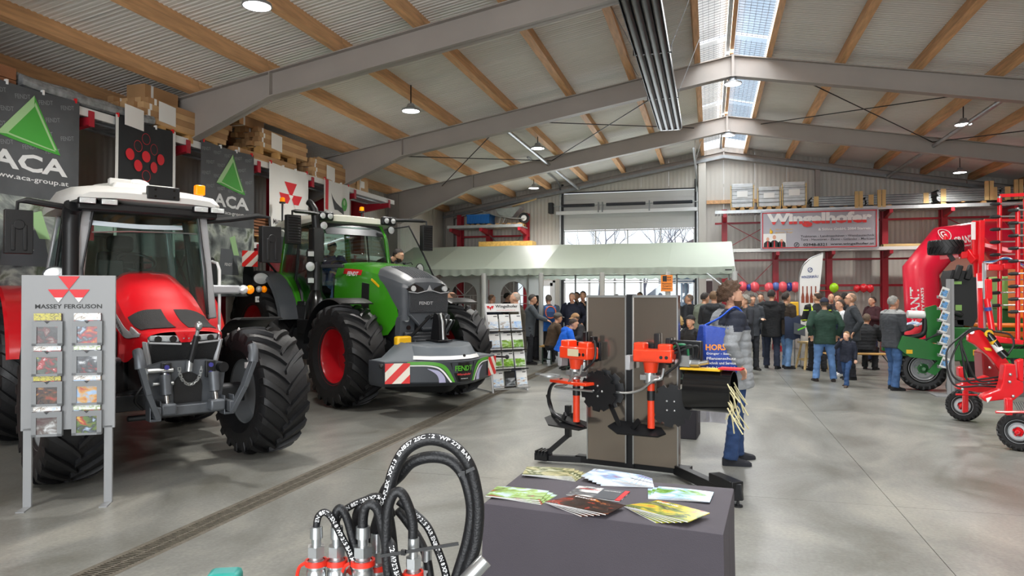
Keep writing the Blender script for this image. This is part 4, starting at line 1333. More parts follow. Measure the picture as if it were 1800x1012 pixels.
for sd, nm in ((-1, 'lamp_bracket'), (1, 'lamp_bracket')):
 lb = MB().bb((-1.50, sd * .64 - .15, 3.02), (-1.40, sd * .64 + .15, 3.18)).build(nm, m_black, FE, bev=.03)
 for y in (-.07, .07):
  round_lamp(lb, (-1.40, sd * .64 + y, 3.10), .055, 0, 'work_lamp')
 round_lamp(lb, (-1.42, sd * .68, 2.93), .07, 0, 'spot_lamp').data.materials[0] = m_black
mirror(FE, (-1.25, -1.32, 2.81), [(-1.45, -.70, 3.12), (-1.35, -1.0, 3.13), (-1.27, -1.27, 3.12), (-1.25, -1.33, 3.12), (-1.25, -1.33, 3.0)], (.12, .24, .48), 0, True)
mirror(FE, (-1.25, 1.36, 2.81), [(-1.45, .70, 3.12), (-1.35, 1.0, 3.13), (-1.27, 1.28, 3.13), (-1.25, 1.36, 3.12), (-1.25, 1.36, 3.0)], (.12, .22, .48), 0, True)
beacon(FE, (-3.0, -.72, 3.46), .42)
beacon(FE, (-3.0, .98, 3.42), .38)
MB().bb((-3.04, .6, 3.02), (-2.96, 1.0, 3.06)).bb((-3.04, -.74, 3.02), (-2.96, -.6, 3.06)).build('beacon_bracket', m_black, FE)
ex = MB().tube([(-1.45, -.80, 2.86), (-1.45, -.82, 3.08), (-1.45, -.84, 3.20), (-1.50, -.88, 3.30), (-1.54, -.90, 3.33)], [.07, .07, .065, .06, .06], 14)
ex.build('exhaust_stack', m_black, FE)
MB().bb((-1.55, -.90, 2.28), (-1.36, -.70, 2.88)).build('heat_shield', mat('heat_shield', '#17181a', .4, .4, bump=(150, .8)), FE, bev=.02)
MB().cyl((-1.45, -.80, 1.75), (-1.45, -.80, 2.3), .10, n=18).build('exhaust_pipe', m_black, FE)
MB().tube([(-1.42, -.80, 1.30), (-1.42, -.80, 1.62), (-1.45, -.80, 1.80)], [.22, .18, .10], 16).build('exhaust_cover', m_black_gloss, FE)
MB().bar((-1.36, -.75, 2.22), (-1.0, -.52, 2.22), .06, .06).build('cross_tube', m_dkgrey, FE, bev=.01)
lb = MB().bb((-1.40, -1.0, 1.90), (-1.36, -.90, 2.50)).build('lamp_mast', m_black, FE)
work_lamp(lb, (-1.32, -.98, 2.42), (.07, .12, .10))
round_lamp(lb, (-1.32, -.98, 2.21), .085, 0, 'spot_lamp')
work_lamp(lb, (-1.32, -.98, 1.97), (.07, .12, .10))
rl = MB().bb((-1.10, .55, 2.17), (-.9, .95, 2.23)).build('lamp_mast', m_black, FE, bev=.01)
round_lamp(rl, (-.95, 1.0, 2.2), .10, 0, 'spot_lamp', .8)
MB().tube([(-1.0, .75, 2.3), (-1.0, .85, 2.32), (-1.0, .88, 2.28)], .008, 6).ball((-1.0, .70, 2.3), .03, 8, 6).build('small_mirror', m_black, rl)
# mudguards
for sd in (-1, 1):
 guard(FE, 'front_mudguard', m_black, 0, sd * 1.03, .79, .87, .58, math.radians(66), math.radians(170), .02)
 guard(FE, 'rear_mudguard', m_fe_green, -2.95, sd * .72, 1.0, 1.14, .40, math.radians(8), math.radians(165), .03)
 guard(FE, 'mudguard_flare', m_fe_grey, -2.95, sd * 1.10, 1.0, 1.13, .38, math.radians(15), math.radians(160), .045)
MB().tube([(-1.95, -.80, 1.52), (-2.02, -.80, 1.75), (-2.2, -.80, 1.98)], .03, 8).build('grab_handle', m_black, FE)
MB().bb((-2.05, -.95, 1.25), (-1.5, -.42, 1.55)).build('battery_box', m_black, FE, bev=.02)
lm_ = MB().bb((-2.55, -1.36, 1.62), (-2.50, -1.26, 2.02)).build('lamp_mast', m_black, FE)
round_lamp(lm_, (-2.45, -1.36, 2.02), .105, 0, 'head_lamp', 1.35)
MB().ball((-2.45, -1.39, 1.83), (.05, .06, .06), 12, 8).build('side_lamp', m_lens, lm_)
MB().ball((-2.45, -1.30, 1.83), (.05, .05, .06), 12, 8).build('indicator_lens', m_amber, lm_)
npl = MB().bb((-2.46, -1.46, 1.60), (-2.44, -1.20, 1.70)).build('number_plate', m_white, lm_, bev=.004)
MB().add(*text_fit('HL 7224', .2, .05, .02), 0, face_mx((-2.437, -1.33, 1.65), (0, 1, 0), (0, 0, 1))).build('lettering', m_blackprint, npl)
MB().tube([(-2.7, -.95, 2.12), (-2.58, -1.2, 2.34), (-2.565, -1.45, 2.35)], .02, 6).build('board_arm', m_black, FE)
def warn_board(b, M, w, h, n, m0=0, m1=1, slant=1):
 """diagonal red and white stripes inside a w x h board, local xy."""
 b.prism([(-w / 2, -h / 2), (w / 2, -h / 2), (w / 2, h / 2), (-w / 2, h / 2)], .008, m1, M)
 per = (w + h) / n
 for k in range(n):
  if k % 2:
   continue
  c0, c1 = -(w + h) / 2 + k * per, -(w + h) / 2 + (k + 1) * per
  # region c0 <= x - slant*y <= c1 clipped to the board
  poly = [(-w / 2, -h / 2), (w / 2, -h / 2), (w / 2, h / 2), (-w / 2, h / 2)]
  for (s_, c_) in ((1, c0), (-1, c1)):
   out = []
   for i in range(len(poly)):
    p, q = poly[i], poly[(i + 1) % len(poly)]
    fp, fq = s_ * (p[0] - slant * p[1] - c_), s_ * (q[0] - slant * q[1] - c_)
    if fp >= 0:
     out.append(p)
    if fp * fq < 0:
     t = fp / (fp - fq)
     out.append((lerp(p[0], q[0], t), lerp(p[1], q[1], t)))
   poly = out
   if not poly:
    break
  if len(poly) > 2:
   b.prism(poly, .010, m0, M)
wbm = MB()
warn_board(wbm, face_mx((-2.55, -1.52, 2.37), (0, 1, 0), (0, 0, 1)), .28, .28, 5, slant=1)
wbo = wbm.build('warning_board', [m_refl_red, m_refl_white], FE)
# interior
MB().bb((-3.0, -.66, 1.3), (-1.55, .66, 1.5)).build('cab_floor', m_interior, FE)
MB().bb((-1.85, -.3, 1.5), (-1.56, .3, 2.1)).build('dashboard', m_interior, FE, bev=.06)
MB().bb((-2.75, -.27, 1.75), (-2.2, .27, 1.9)).bb((-2.88, -.26, 1.85), (-2.72, .26, 2.5)).build('seat', m_interior, FE, bev=.05)
MB().tube([(-1.98 + .2 * math.cos(a) * .8, .2 * math.sin(a) - .02, 2.24 - .2 * math.cos(a) * .6) for a in [2 * PI * k / 20 for k in range(20)]], .017, 8, closed=True).cyl((-1.98, -.02, 2.24), (-1.75, -.02, 1.95), .03).build('steering_wheel', m_black, FE)
# front linkage with its hoses
fl_ = MB().bb((.55, -.32, .68), (.85, .32, 1.05)).bb((.62, -.40, .95), (.80, .05, 1.10)).cyl((.70, -.42, 1.12), (.70, .1, 1.12), .05, n=12)
fl_.build('linkage_block', m_dkgrey, FE, bev=.02)
for k in range(4):
 MB().cyl((.85, -.22 + .06 * (k % 2), .92 + .06 * (k // 2)), (.87, -.22 + .06 * (k % 2), .92 + .06 * (k // 2)), .02, n=10).build('bolt', m_zinc, FE)
hs = MB()
for k in range(7):
 y = -.05 + .05 * k
 hs.tube(spline([(.72, y, 1.35), (.88, y + .03, 1.42 - .02 * k), (.98, y + .08, 1.32), (.86, y + .04, 1.12)], 6), .014, 6, m=k % 2)
hs.build('hydraulic_hose', [m_black, m_zinc], FE)
for sd in (-1, 1):
 MB().bar((.72, sd * .36, .80), (1.25, sd * .38, .74), .08, .05).build('lift_arm', m_dkgrey, FE, bev=.01)
# ---------------------------------------------------------------- front weight on the green tractor
WT = thing('front_weight', 'dark grey front ballast block with red and white striped ends on the green tractor', 'ballast weight', (-4.89, 10.9, 0), math.radians(-32.7))
WY = -.24
m_wt = mat('ballast_anthracite', '#363a40', .42, var=(4, .05))
m_wt_top = mat('ballast_grey', '#596066', .5, var=(4, .06))
# plan outline of the skirt: wide wings swept back, rounded nose
def wing_plan():
 return [(1.00, .98), (1.46, 1.0), (1.66, .66), (1.84, .38), (1.94, .17), (1.97, 0)]
pl = wing_plan()
out = [(x, y + WY) for x, y in pl] + [(x, -y + WY) for x, y in reversed(pl[:-1])]
lowr = [(x - .10 * (1 if x > 1.4 else 0.2), (y - WY) * .97 + WY) for x, y in out]
b = MB()
n = len(out)
rings = []
for z, o_ in ((.44, lowr), (.50, out), (.80, out)):
 rings.append([(x, y, z) for x, y in o_])
b.loft(rings, 0)
skirt = b.build('skirt', m_wt, WT, fix=True, bev=.012)
b = MB()
b.hexa([(1.02, WY - .95, .80), (1.42, WY - .97, .80), (1.55, WY - .5, .80), (1.02, WY - .55, .80), (1.02, WY - .78, .82), (1.2, WY - .82, .83), (1.42, WY - .50, 1.02), (1.02, WY - .50, 1.04)])
b.build('wing_top', m_wt_top, WT, fix=True)
b = MB()
b.hexa([(1.02, WY + .55, .80), (1.55, WY + .5, .80), (1.42, WY + .97, .80), (1.02, WY + .95, .80), (1.02, WY + .50, 1.04), (1.42, WY + .50, 1.02), (1.2, WY + .82, .83), (1.02, WY + .78, .82)])
b.build('wing_top', m_wt_top, WT, fix=True)
arc_ = [(1.10, -.46), (1.50, -.56), (1.76, -.42), (1.90, -.18), (1.92, 0), (1.90, .18), (1.76, .42), (1.50, .56), (1.10, .46)]
b = MB()
b.loft([[(x, y + WY, .80) for x, y in arc_], [(x - .16 * max(0, (x - 1.2)) / .7, y * .93 + WY, 1.03 - .05 * max(0, (x - 1.2)) / .7) for x, y in arc_]])
b.build('nose_block', m_wt_top, WT, fix=True, bev=.015)
b = MB()
k = len(arc_)
mid = [(x + .012, y * 1.02 + WY, .815) for x, y in arc_[1:-1]]
up_ = [(x + .004 - .03, y * 1.0 + WY, .865) for x, y in arc_[1:-1]]
b.loft([mid, up_], 0, caps=False, closed=False)
b.loft([[(p[0] + .004, p[1], p[2]) for p in mid], [(p[0] + .004, p[1], p[2]) for p in up_]], 0, caps=False, closed=False)
b.build('white_rim', m_white, WT)
# coloured curves on the skirt
def skirt_pt(s, z, off=.006):
 """s runs along the front outline from -1 (viewer's left end) to 1."""
 fr = [(1.46, -1.0), (1.66, -.66), (1.84, -.38), (1.94, -.17), (1.97, 0), (1.94, .17), (1.84, .38), (1.66, .66), (1.46, 1.0)]
 f = (s + 1) / 2 * 8
 j = min(7, max(0, int(f)))
 t = f - j
 x, y = lerp(fr[j][0], fr[j + 1][0], t), lerp(fr[j][1], fr[j + 1][1], t)
 nx, ny = fr[j + 1][1] - fr[j][1], -(fr[j + 1][0] - fr[j][0])
 l = math.hypot(nx, ny)
 return Vector((x + nx / l * off, y + ny / l * off + WY, z))
for sd in (-1, 1):
 for (name, m_, top, bot, off) in (('green_curve', mat('curve_green', '#4f9a2b', .4), [(.80, .795), (.55, .79), (.36, .72), (.22, .50)], [(.80, .755), (.55, .745), (.40, .68), (.26, .50)], .007),
                                                 ('white_curve', m_white, [(.80, .75), (.56, .74), (.41, .67), (.27, .50)], [(.80, .735), (.57, .725), (.43, .655), (.30, .50)], .008),
                                                 ('lilac_curve', mat('curve_lilac', '#a8a6c4', .4), [(.60, .70), (.47, .66), (.39, .58), (.37, .50)], [(.60, .695), (.52, .63), (.48, .56), (.47, .50)], .007)):
  T_, B_ = spline([(a, z, 0) for a, z in top], 5), spline([(a, z, 0) for a, z in bot], 5)
  bb_ = MB()
  bb_.loft([[skirt_pt(sd * p.x, p.y, off) for p in T_], [skirt_pt(sd * p.x, p.y, off) for p in B_]], 0, caps=False, closed=False)
  bb_.build(name, m_, skirt)
MB().add([p for p in [skirt_pt(-.30, .77, .006), skirt_pt(-.17, .50, .006), skirt_pt(0, .50, .006), skirt_pt(.17, .50, .006), skirt_pt(.30, .77, .006), skirt_pt(0, .77, .006)]], [(0, 1, 2, 5), (5, 2, 3, 4)]).build('nose_panel', m_black_gloss, skirt)
def wrap_front(txt, w, h, zc, m, name, off):
 vs, fs = text_fit(txt, w, h, .03)
 MB().add([skirt_pt(v.x / .68, zc + v.y, off) for v in vs], fs).build(name, m, skirt)
wrap_front('FENDT', .30, .075, .69, mat('curve_green', '#4f9a2b'), 'lettering', .012)
wrap_front('Wingelhofer', .24, .04, .60, mat('red_text', '#c2403f', .5), 'lettering', .012)
wrap_front('www.fendt.com', .12, .012, .545, m_white, 'lettering', .012)
for sd in (-1, 1):
 wm = MB()
 p0, p1 = skirt_pt(sd * .80, .64, .004), skirt_pt(sd * .98, .64, .004)
 c_ = (p0 + p1) / 2
 d_ = (p1 - p0) * sd
 warn_board(wm, face_mx(c_ + Vector((.012, 0, 0)), d_, (0, 0, 1)), .34, .28, 5, slant=1 if sd < 0 else -1)
 wo = wm.build('striped_plate', [m_refl_red, m_refl_white], WT)
 MB().bar(c_ + Vector((-.15, sd * .18, .12)), c_ + Vector((.05, sd * .26, .12)), .03, .03).ball(c_ + Vector((.05, sd * .28, .12)), .035, 10, 8).build('marker_lamp', m_black, WT)
MB().prism([(-.12, 0), (.12, 0), (.10, .30), (.07, .40), (0, .43), (-.04, .40), (-.05, .30)], .03, 0, MX((1.20, WY + .17, 1.03), (PI / 2, 0, 0))).prism([(-.12, 0), (.12, 0), (.10, .30), (.07, .40), (0, .43), (-.04, .40), (-.05, .30)], .03, 0, MX((1.20, WY + .07, 1.03), (PI / 2, 0, 0))).bb((1.05, WY - .02, 1.03), (1.38, WY + .24, 1.055)).build('tow_bracket', m_black_metal, WT, bev=.006)
MB().tube([(1.16, WY + .10, 1.30), (1.2, WY + .10, 1.44), (1.26, WY + .10, 1.44), (1.31, WY + .10, 1.32), (1.33, WY + .1, 1.06)], .022, 10).build('tow_loop', m_zinc, WT)
MB().bb((.98, WY - .55, .78), (1.10, WY - .30, 1.12)).build('hazard_cover', m_yellow, WT, bev=.03)
MB().bar((.86, WY - .15, 1.10), (1.15, WY + .0, 1.42), .035, .035).build('top_link', m_black, WT)
MB().ball((1.97, WY, .87), .022, 10, 8).build('knob', m_black, WT)
lw = [(x - .25, (y - WY) * .6 + WY) for x, y in out]
MB().loft([[(x, y, .30) for x, y in [(p - .15, (q - WY) * .8 + WY) for p, q in lw]], [(x, y, .45) for x, y in lw]]).build('under_block', m_black, WT, fix=True, bev=.03)
# ================================================================ cantilever racks and what lies on them
m_carton = mat('carton', '#a9825a', .7, var=(2, .12))
m_carton_l = mat('carton_light', '#c19c70', .7, var=(2, .12))
m_paper = mat('paper_label', '#e9e8e4', .6)
m_pallet = mat('pallet_wood', '#b98f57', .75, var=(4, .2))
m_timber = mat('sawn_timber', '#cfb27a', .7, var=(3, .15))
m_board = mat('stained_board', '#8a5b3c', .65, var=(4, .2))
m_film = mat('stretch_film', '#8d9092', .22, .25, var=(9, .4), bump=(25, .5))
m_deck = mat('deck_steel', '#b9bdbf', .4, .6, var=(6, .12))
m_beam_w = mat('shelf_edge', '#dcdcd9', .45)
def rack_upright(b, x, y, z1, ax, m=0, w=.17, d=.28):
 """an H section standing at (x, y); ax = 0 when its arms reach along x, 1 along y."""
 if ax == 0:
  for s in (-1, 1):
   b.bb((x + s * d / 2 - .008, y - w / 2, 0), (x + s * d / 2 + .008, y + w / 2, z1))
  b.bb((x - d / 2, y - .006, 0), (x + d / 2, y + .006, z1))
 else:
  for s in (-1, 1):
   b.bb((x - w / 2, y + s * d / 2 - .008, 0), (x + w / 2, y + s * d / 2 + .008, z1))
  b.bb((x - .006, y - d / 2, 0), (x + .006, y + d / 2, z1))
 return b
def arm(par, m, p, q, h0=.22, h1=.10):
 """tapered cantilever arm from the upright p to its tip q, end plate at the tip."""
 p, q = Vector(p), Vector(q)
 d = (q - p).normalized()
 s = d.cross(Vector((0, 0, 1))).normalized() * .05
 up = Vector((0, 0, 1))
 b = MB()
 b.add([p - s - up * h0, p + s - up * h0, q + s - up * h1, q - s - up * h1, p - s, p + s, q + s, q - s],
                                          [(3, 2, 1, 0), (4, 5, 6, 7), (0, 1, 5, 4), (1, 2, 6, 5), (2, 3, 7, 6), (3, 0, 4, 7)])
 b.bar(q - up * (h1 + .02), q + up * .09, .09, .014, up=tuple(d))
 return b.build('arm', m, par, fix=True)
# --- long rack along the left wall
LR = thing('cantilever_rack', 'red cantilever rack along the wall behind the tractors with slatted top deck', 'rack', (-9.0, 3.0, 0))
LR.location = (0, 0, 0)
ups = [2.2 + 1.87 * k for k in range(9)]
for y in ups:
 MB_ = rack_upright(MB(), -8.98, y, 4.25, 0)
 MB_.bb((-9.2, y - .1, 0), (-8.75, y + .1, .16))
 MB_.build('upright', m_red_rack, LR)
 for z in (4.12, 2.58):
  arm(LR, m_red_rack, (-8.84, y, z), (-8.06, y, z))
for z in (4.14, 2.60):
 b = MB()
 y0, y1 = ups[0] - .6, ups[-1] + .35
 n = int((y1 - y0) / .1)
 for k in range(n):
  b.bb((-8.84, y0 + k * .1, z), (-8.12, y0 + k * .1 + .065, z + .035))
 b.bb((-8.3, y0, z - .005), (-8.26, y1, z - .03)).bb((-8.7, y0, z - .005), (-8.66, y1, z - .03))
 d = b.build('deck_slats', m_deck, LR)
 d['kind'] = 'stuff'
 MB().bb((-8.12, y0, z - .01), (-8.08, y1, z + .10)).build('edge_beam', m_beam_w, LR)
br = MB()
for y0, y1 in ((ups[1], ups[2]), (ups[4], ups[5]), (ups[7], ups[8])):
 MB().bar((-9.0, y0, .6), (-9.0, y1, 3.8), .05, .02).build('brace', m_red_rack, LR)
 MB().bar((-9.0, y1, .6), (-9.0, y0, 3.8), .05, .02).build('brace', m_red_rack, LR)
def pallet_parts(root, w, d, h=.14, m=None):
 m = m or m_pallet
 for k in range(5):
  x = -w / 2 + .05 + k * (w - .1) / 4
  MB().bb((x - .05, -d / 2, h - .022), (x + .05, d / 2, h)).build('slat', m, root)
 for y in (-d / 2 + .05, 0, d / 2 - .05):
  for x in (-w / 2 + .07, 0, w / 2 - .07):
   MB().bb((x - .07, y - .05, .022), (x + .07, y + .05, h - .022)).build('block', m, root)
  MB().bb((-w / 2, y - .05, 0), (w / 2, y + .05, .022)).build('slat', m, root)
carton_me = {}
def long_box(x, y, z, w, l, h, label, group, m=None, rz=0, tape=True, lab=None, name='long_carton'):
 m = m or m_carton
 key = (round(w, 3), round(l, 3), round(h, 3), m.name)
 if key not in carton_me:
  carton_me[key] = (MB().bb((-w / 2, -l / 2, 0), (w / 2, l / 2, h)).mesh(name, m), MB().bb((-w / 2 - .001, -l / 2 + .12, -.001), (w / 2 + .001, -l / 2 + .17, h + .001)).mesh('tape', m_paper))
 a, t = carton_me[key]
 o = put(name, a, None, (x, y, z), (0, 0, rz))
 tag(o, label, 'box', group)
 if tape:
  put('tape', t, o)
 return o
rr = random.Random(4)
ZD = 4.175
OR = ['first', 'second', 'third', 'fourth', 'fifth', 'sixth']
def bundle(x0, y0, l, cols, rows, w, h, z, label, group, jig=.12, m=None):
 for r in range(rows):
  for c_ in range(cols):
   long_box(x0 - c_ * (w + .006), y0 + l / 2 + rr.uniform(-jig, jig), z + r * (h + .003), w, l, h, '%s, %s layer, %s from the aisle' % (label, OR[r] if r < rows - 1 else 'top', OR[c_]), group, m if m else (m_carton if (r + c_) % 2 else m_carton_l))
def pallet(x, y, z, w, d, label, group=None, rz=0):
 t = thing('pallet', label, 'pallet', (x, y, z), rz, group)
 pallet_parts(t, w, d)
 return t
def label_sheet(x, y, z, lab):
 o = MB().sheet(lambda u, v: (x + .004 * math.sin(5 * u), y + .36 * u, z - .30 * v - .02 * u), 3, 3, .003).build('paper_sheet', m_paper)
 tag(o, lab, 'paper')
# film-wrapped profiles, wooden box at the near end
long_box(-8.35, 5.6, ZD, .5, 2.3, .14, 'flat brown wooden crate at the near end of the top deck, lower one', 'wooden crates on the rack', m_board, tape=False, name='wooden_crate')
long_box(-8.35, 5.6, ZD + .15, .5, 2.3, .14, 'flat brown wooden crate at the near end of the top deck, upper one', 'wooden crates on the rack', m_board, tape=False, name='wooden_crate')
for k in range(4):
 r0 = random.Random(k)
 pts = [(-8.12 - .09 * k + r0.uniform(-.01, .01), 6.8 + 2.15 * i / 8, ZD + .16 + .05 * (k % 2) + r0.uniform(-.015, .02)) for i in range(9)]
 o = MB().tube(spline(pts, 3), [.075] * 25, 8).build('wrapped_profile', m_film)
 tag(o, 'profile bundle in crinkled grey film over the first banner, %s from the aisle' % OR[k], 'profile', 'film wrapped profiles on the rack')
for k in range(3):
 long_box(-8.2 - .2 * k, 7.85, ZD, .18, 2.1, .08, 'dark flat profile under the film wrapped bundle, %s from the aisle' % OR[k], 'dark flat profiles', m_dkgrey, tape=False, name='flat_profile')
label_sheet(-8.03, 8.35, ZD + .28, 'white paper sheet taped to the film wrapped bundle')
pallet(-8.42, 9.75, ZD, .7, 1.3, 'wooden pallet under the long cartons above the black banner', 'pallets on the tractor side rack')
bundle(-8.14, 8.75, 1.95, 5, 4, .11, .09, ZD + .145, 'long carton above the black banner', 'long cartons above the black banner')
label_sheet(-8.07, 9.05, ZD + .50, 'white paper label on the cartons above the black banner')
long_box(-8.45, 9.35, ZD + .53, .34, .7, .24, 'square brown carton lying on the bundle above the black banner', None, m_carton, name='carton')
bundle(-8.14, 10.95, 2.0, 5, 2, .11, .085, ZD + .01, 'long carton low above the second grey banner', 'low cartons above the second grey banner')
pallet(-8.42, 12.2, ZD + .19, .7, 1.2, 'wooden pallet on the low cartons above the white and red banner', 'pallets on the tractor side rack')
bundle(-8.14, 11.6, 1.65, 5, 4, .11, .085, ZD + .335, 'long carton above the white and red banner', 'long cartons above the white and red banner')
label_sheet(-8.07, 11.95, ZD + .66, 'white paper label on the tall carton bundle above the white banner')
long_box(-8.42, 11.6, ZD + .68, .34, .75, .2, 'square brown carton at the back of the tall bundle', None, m_carton, name='carton')
bundle(-8.14, 13.5, 1.9, 5, 5, .11, .085, ZD + .01, 'long carton above the last white banner', 'long cartons above the last banner')
for k in range(6):
 c_ = MB().cyl((0, -.5, 0), (0, .5, 0), .045, n=10).build('cardboard_tube', m_carton_l, None, (-8.16 - .1 * k, 14.3, ZD + .50))
 tag(c_, 'short cardboard tube on top of the last bundle, %s from the aisle' % OR[k], 'tube', 'cardboard tubes on the last bundle')
label_sheet(-8.07, 14.0, ZD + .40, 'white paper label hanging on the last carton bundle')
o = long_box(-8.25, 15.75, ZD, .3, .55, .34, 'upright brown carton with a white label at the end of the deck', None, m_carton_l, name='carton')
MB().bb((.151, -.15, .14), (.155, .08, .3)).build('label', m_paper, o)
for k in range(3):
 long_box(-8.15 - .12 * k, 16.35, ZD, .11, 1.5, .05, 'thin flat carton at the far deck end, %s from the aisle' % OR[k], 'thin flat cartons', m_carton_l)
# second level: dark stained boards in layers
for j, (y0, l) in enumerate(((9.5, 2.6), (12.3, 2.2))):
 pallet(-8.45, y0 + l / 2, 2.70, .7, l * .8, 'wooden pallet on the middle level behind the green tractor' if j else 'wooden pallet on the middle level behind the red tractor', 'pallets on the middle level')
 for r in range(6):
  for c_ in range(3):
   long_box(-8.2 - c_ * .2, y0 + l / 2, 2.845 + r * .058, .18, l, .04, ('dark board on the middle level, nearer stack, %s layer, %s from the aisle' if not j else 'dark board behind the white banner, %s layer, %s from the aisle') % (OR[r], OR[c_]), 'stained boards' if not j else 'further stained boards', m_board, tape=False, name='stained_board')
# --- banners hung from the deck edge
m_ban_grey = mat('banner_grey', '#4a4d50', .6, var=(3, .15))
m_ban_black = mat('banner_black', '#1c1f22', .65)
m_ban_white = mat('banner_white', '#d9dad7', .6)
m_ban_mid = mat('banner_mid_grey', '#5c6064', .6)
m_ban_red = mat('banner_red', '#c8202b', .6)
m_ban_green = mat('banner_green', '#3f9b34', .6)
m_ban_lgreen = mat('banner_light_green', '#9cc38c', .6)
m_ban_faint = mat('banner_faint', '#7b7e82', .6)
m_ban_lt = mat('banner_text', '#d4d6d6', .6)
m_ban_photo = print_mat('banner_photo', ['#2a2d2e', '#4b5152', '#777e7c', '#a8afa6', '#55604a', '#8d9890'], 1.6, 3, .6, detail=7)
def hang(label, y0, y1, z0, z1, base, seed, x=-8.04, amp=.018):
 r0 = random.Random(seed)
 ph = [r0.uniform(0, 6) for _ in range(3)]
 w = y1 - y0
 def P(u, v, off=0.0):
  t = 1 - v
  f = amp * (math.sin(u * 9 + ph[0]) + .6 * math.sin(u * 17 + ph[1]) + .4 * math.sin(u * 5 + v * 4 + ph[2])) * (.25 + t)
  return Vector((x + f + off, y0 + w * u, lerp(z0, z1, v) - .025 * math.sin(u * PI) * v))
 b = MB().sheet(P, 36, 20, .003)
 o = b.build('banner', base, None, ang=60)
 tag(o, label, 'banner')
 def decal(vs, fs, m, name, off=.004):
  """2-d geometry in metres from the banner's top left corner (y down)."""
  vv = [P(p[0] / w, 1 + p[1] / (z1 - z0), off) for p in vs]
  return MB().add(vv, fs).build(name, m, o)
 def txt(s, cx, cy, tw, th, m, bold=.02, rot=0, off=.005, name='lettering'):
  vs, fs = text_fit(s, tw, th, bold)
  c_, s_ = math.cos(rot), math.sin(rot)
  return decal([(cx + v.x * c_ - v.y * s_, cy + v.x * s_ + v.y * c_) for v in vs], fs, m, name, off)
 def poly(pts, m, name, off=.004, sub=1):
  return decal(pts, [tuple(range(len(pts)))], m, name, off)
 for k in range(4):
  u = .04 + .92 * k / 3
  p = P(u, 1)
  MB().bb((p.x - .03, p.y - .012, p.z - .03), (p.x + .012, p.y + .012, p.z + .03)).build('clip', m_redprint if k % 3 == 0 else m_white, o)
 return o, decal, txt, poly, P
def strip(decal, x0, x1, y0, y1, m, name, off=.004, n=10):
 vs, fs = [], []
 for i in range(n + 1):
  for j in range(n + 1):
   vs.append((lerp(x0, x1, i / n), lerp(y0, y1, j / n)))
 for i in range(n):
  for j in range(n):
   a = i * (n + 1) + j
   fs.append((a, a + n + 1, a + n + 2, a + 1))
 return decal(vs, fs, m, name, off)
def fan_poly(decal, pts, m, name, off, n=8):
 """triangle or quad subdivided so it follows the cloth."""
 if len(pts) == 3:
  pts = [pts[0], pts[1], pts[2], pts[2]]
 vs, fs = [], []
 for i in range(n + 1):
  for j in range(n + 1):
   u, v = i / n, j / n
   a = Vector(pts[0]).lerp(Vector(pts[1]), u)
   b = Vector(pts[3]).lerp(Vector(pts[2]), u)
   vs.append(tuple(a.lerp(b, v)))
 for i in range(n):
  for j in range(n):
   a = i * (n + 1) + j
   fs.append((a, a + n + 1, a + n + 2, a + 1))
 decal(vs, fs, m, name, off)
def aca_banner(label, y0, y1, seed, z0):
 o, decal, txt, poly, P = hang(label, y0, y1, z0, 4.28, m_ban_grey, seed)
 w = y1 - y0
 for i in range(5):
  for j in range(4):
   if (i + j) % 1 == 0:
    cx = .12 + i * w / 5 + (.1 if j % 2 else 0)
    if cx < w - .1:
     txt('FENDT', cx, -.12 - .2 * j, .2, .055, m_ban_faint, .01, .18, .003, 'faint_lettering')
 c_ = w * .56
 fan_poly(decal, [(c_ + .02, -.07), (c_ - w * .30, -.64), (c_ + w * .25, -.76)], m_ban_green, 'triangle', .006)
 fan_poly(decal, [(c_ + .02, -.07), (c_ - w * .30, -.64), (c_ - w * .21, -.62), (c_ + .02, -.21)], m_ban_lgreen, 'triangle_edge', .008)
 fan_poly(decal, [(c_ - w * .21, -.62), (c_ - w * .24, -.59), (c_ + w * .20, -.705), (c_ + w * .205, -.72)][::-1], m_ban_lgreen, 'triangle_edge', .008)
 fan_poly(decal, [(c_ + .02, -.19), (c_ + .035, -.15), (c_ + w * .215, -.70), (c_ + w * .195, -.70)][::-1], m_ban_lgreen, 'triangle_edge', .008)
 txt('ACA', c_ - .02, -.92, w * .66, .22, m_ban_lt, .03)
 txt('www.aca-group.at', c_ - .02, -1.13, w * .68, .07, m_ban_lt, .012)
 strip(decal, .0, w, -1.35, -(4.26 - z0), m_ban_photo, 'photo_print', .003, 14)
 # a tractor's face in the printed picture
 fan_poly(decal, [(w * .35, -1.75), (w * .30, -2.2), (w * .72, -2.2), (w * .66, -1.75)], m_ban_mid, 'printed_bonnet', .006)
 fan_poly(decal, [(w * .52, -1.55), (w * .62, -1.85), (w * .72, -1.85), (w * .64, -1.5)], m_ban_lgreen, 'printed_panel', .007)
 for s_ in (-1, 1):
  decal([(w * .52 + s_ * w * .36 + .15 * math.cos(a), -2.25 + .33 * math.sin(a)) for a in [2 * PI * k / 20 for k in range(20)]], [tuple(range(20))], m_ban_black, 'printed_wheel', .014)
 txt('FENDT', w * .5, -2.02, .22, .05, m_ban_lt, .01, 0, .009)
 return o
aca_banner('tall dark grey banner with green triangle and white lettering behind the red tractor mirror', 6.05, 7.60, 1, 1.7)
aca_banner('dark grey banner with green triangle between the two tractors', 9.96, 11.36, 2, 1.7)
o, decal, txt, poly, P = hang('black banner with red dots and white side hems above the red tractor cab', 8.2, 9.36, 2.3, 4.27, m_ban_black, 5)
strip(decal, .0, .055, 0, -1.96, m_ban_white, 'hem', .004)
strip(decal, 1.105, 1.16, 0, -1.96, m_ban_white, 'hem', .004)
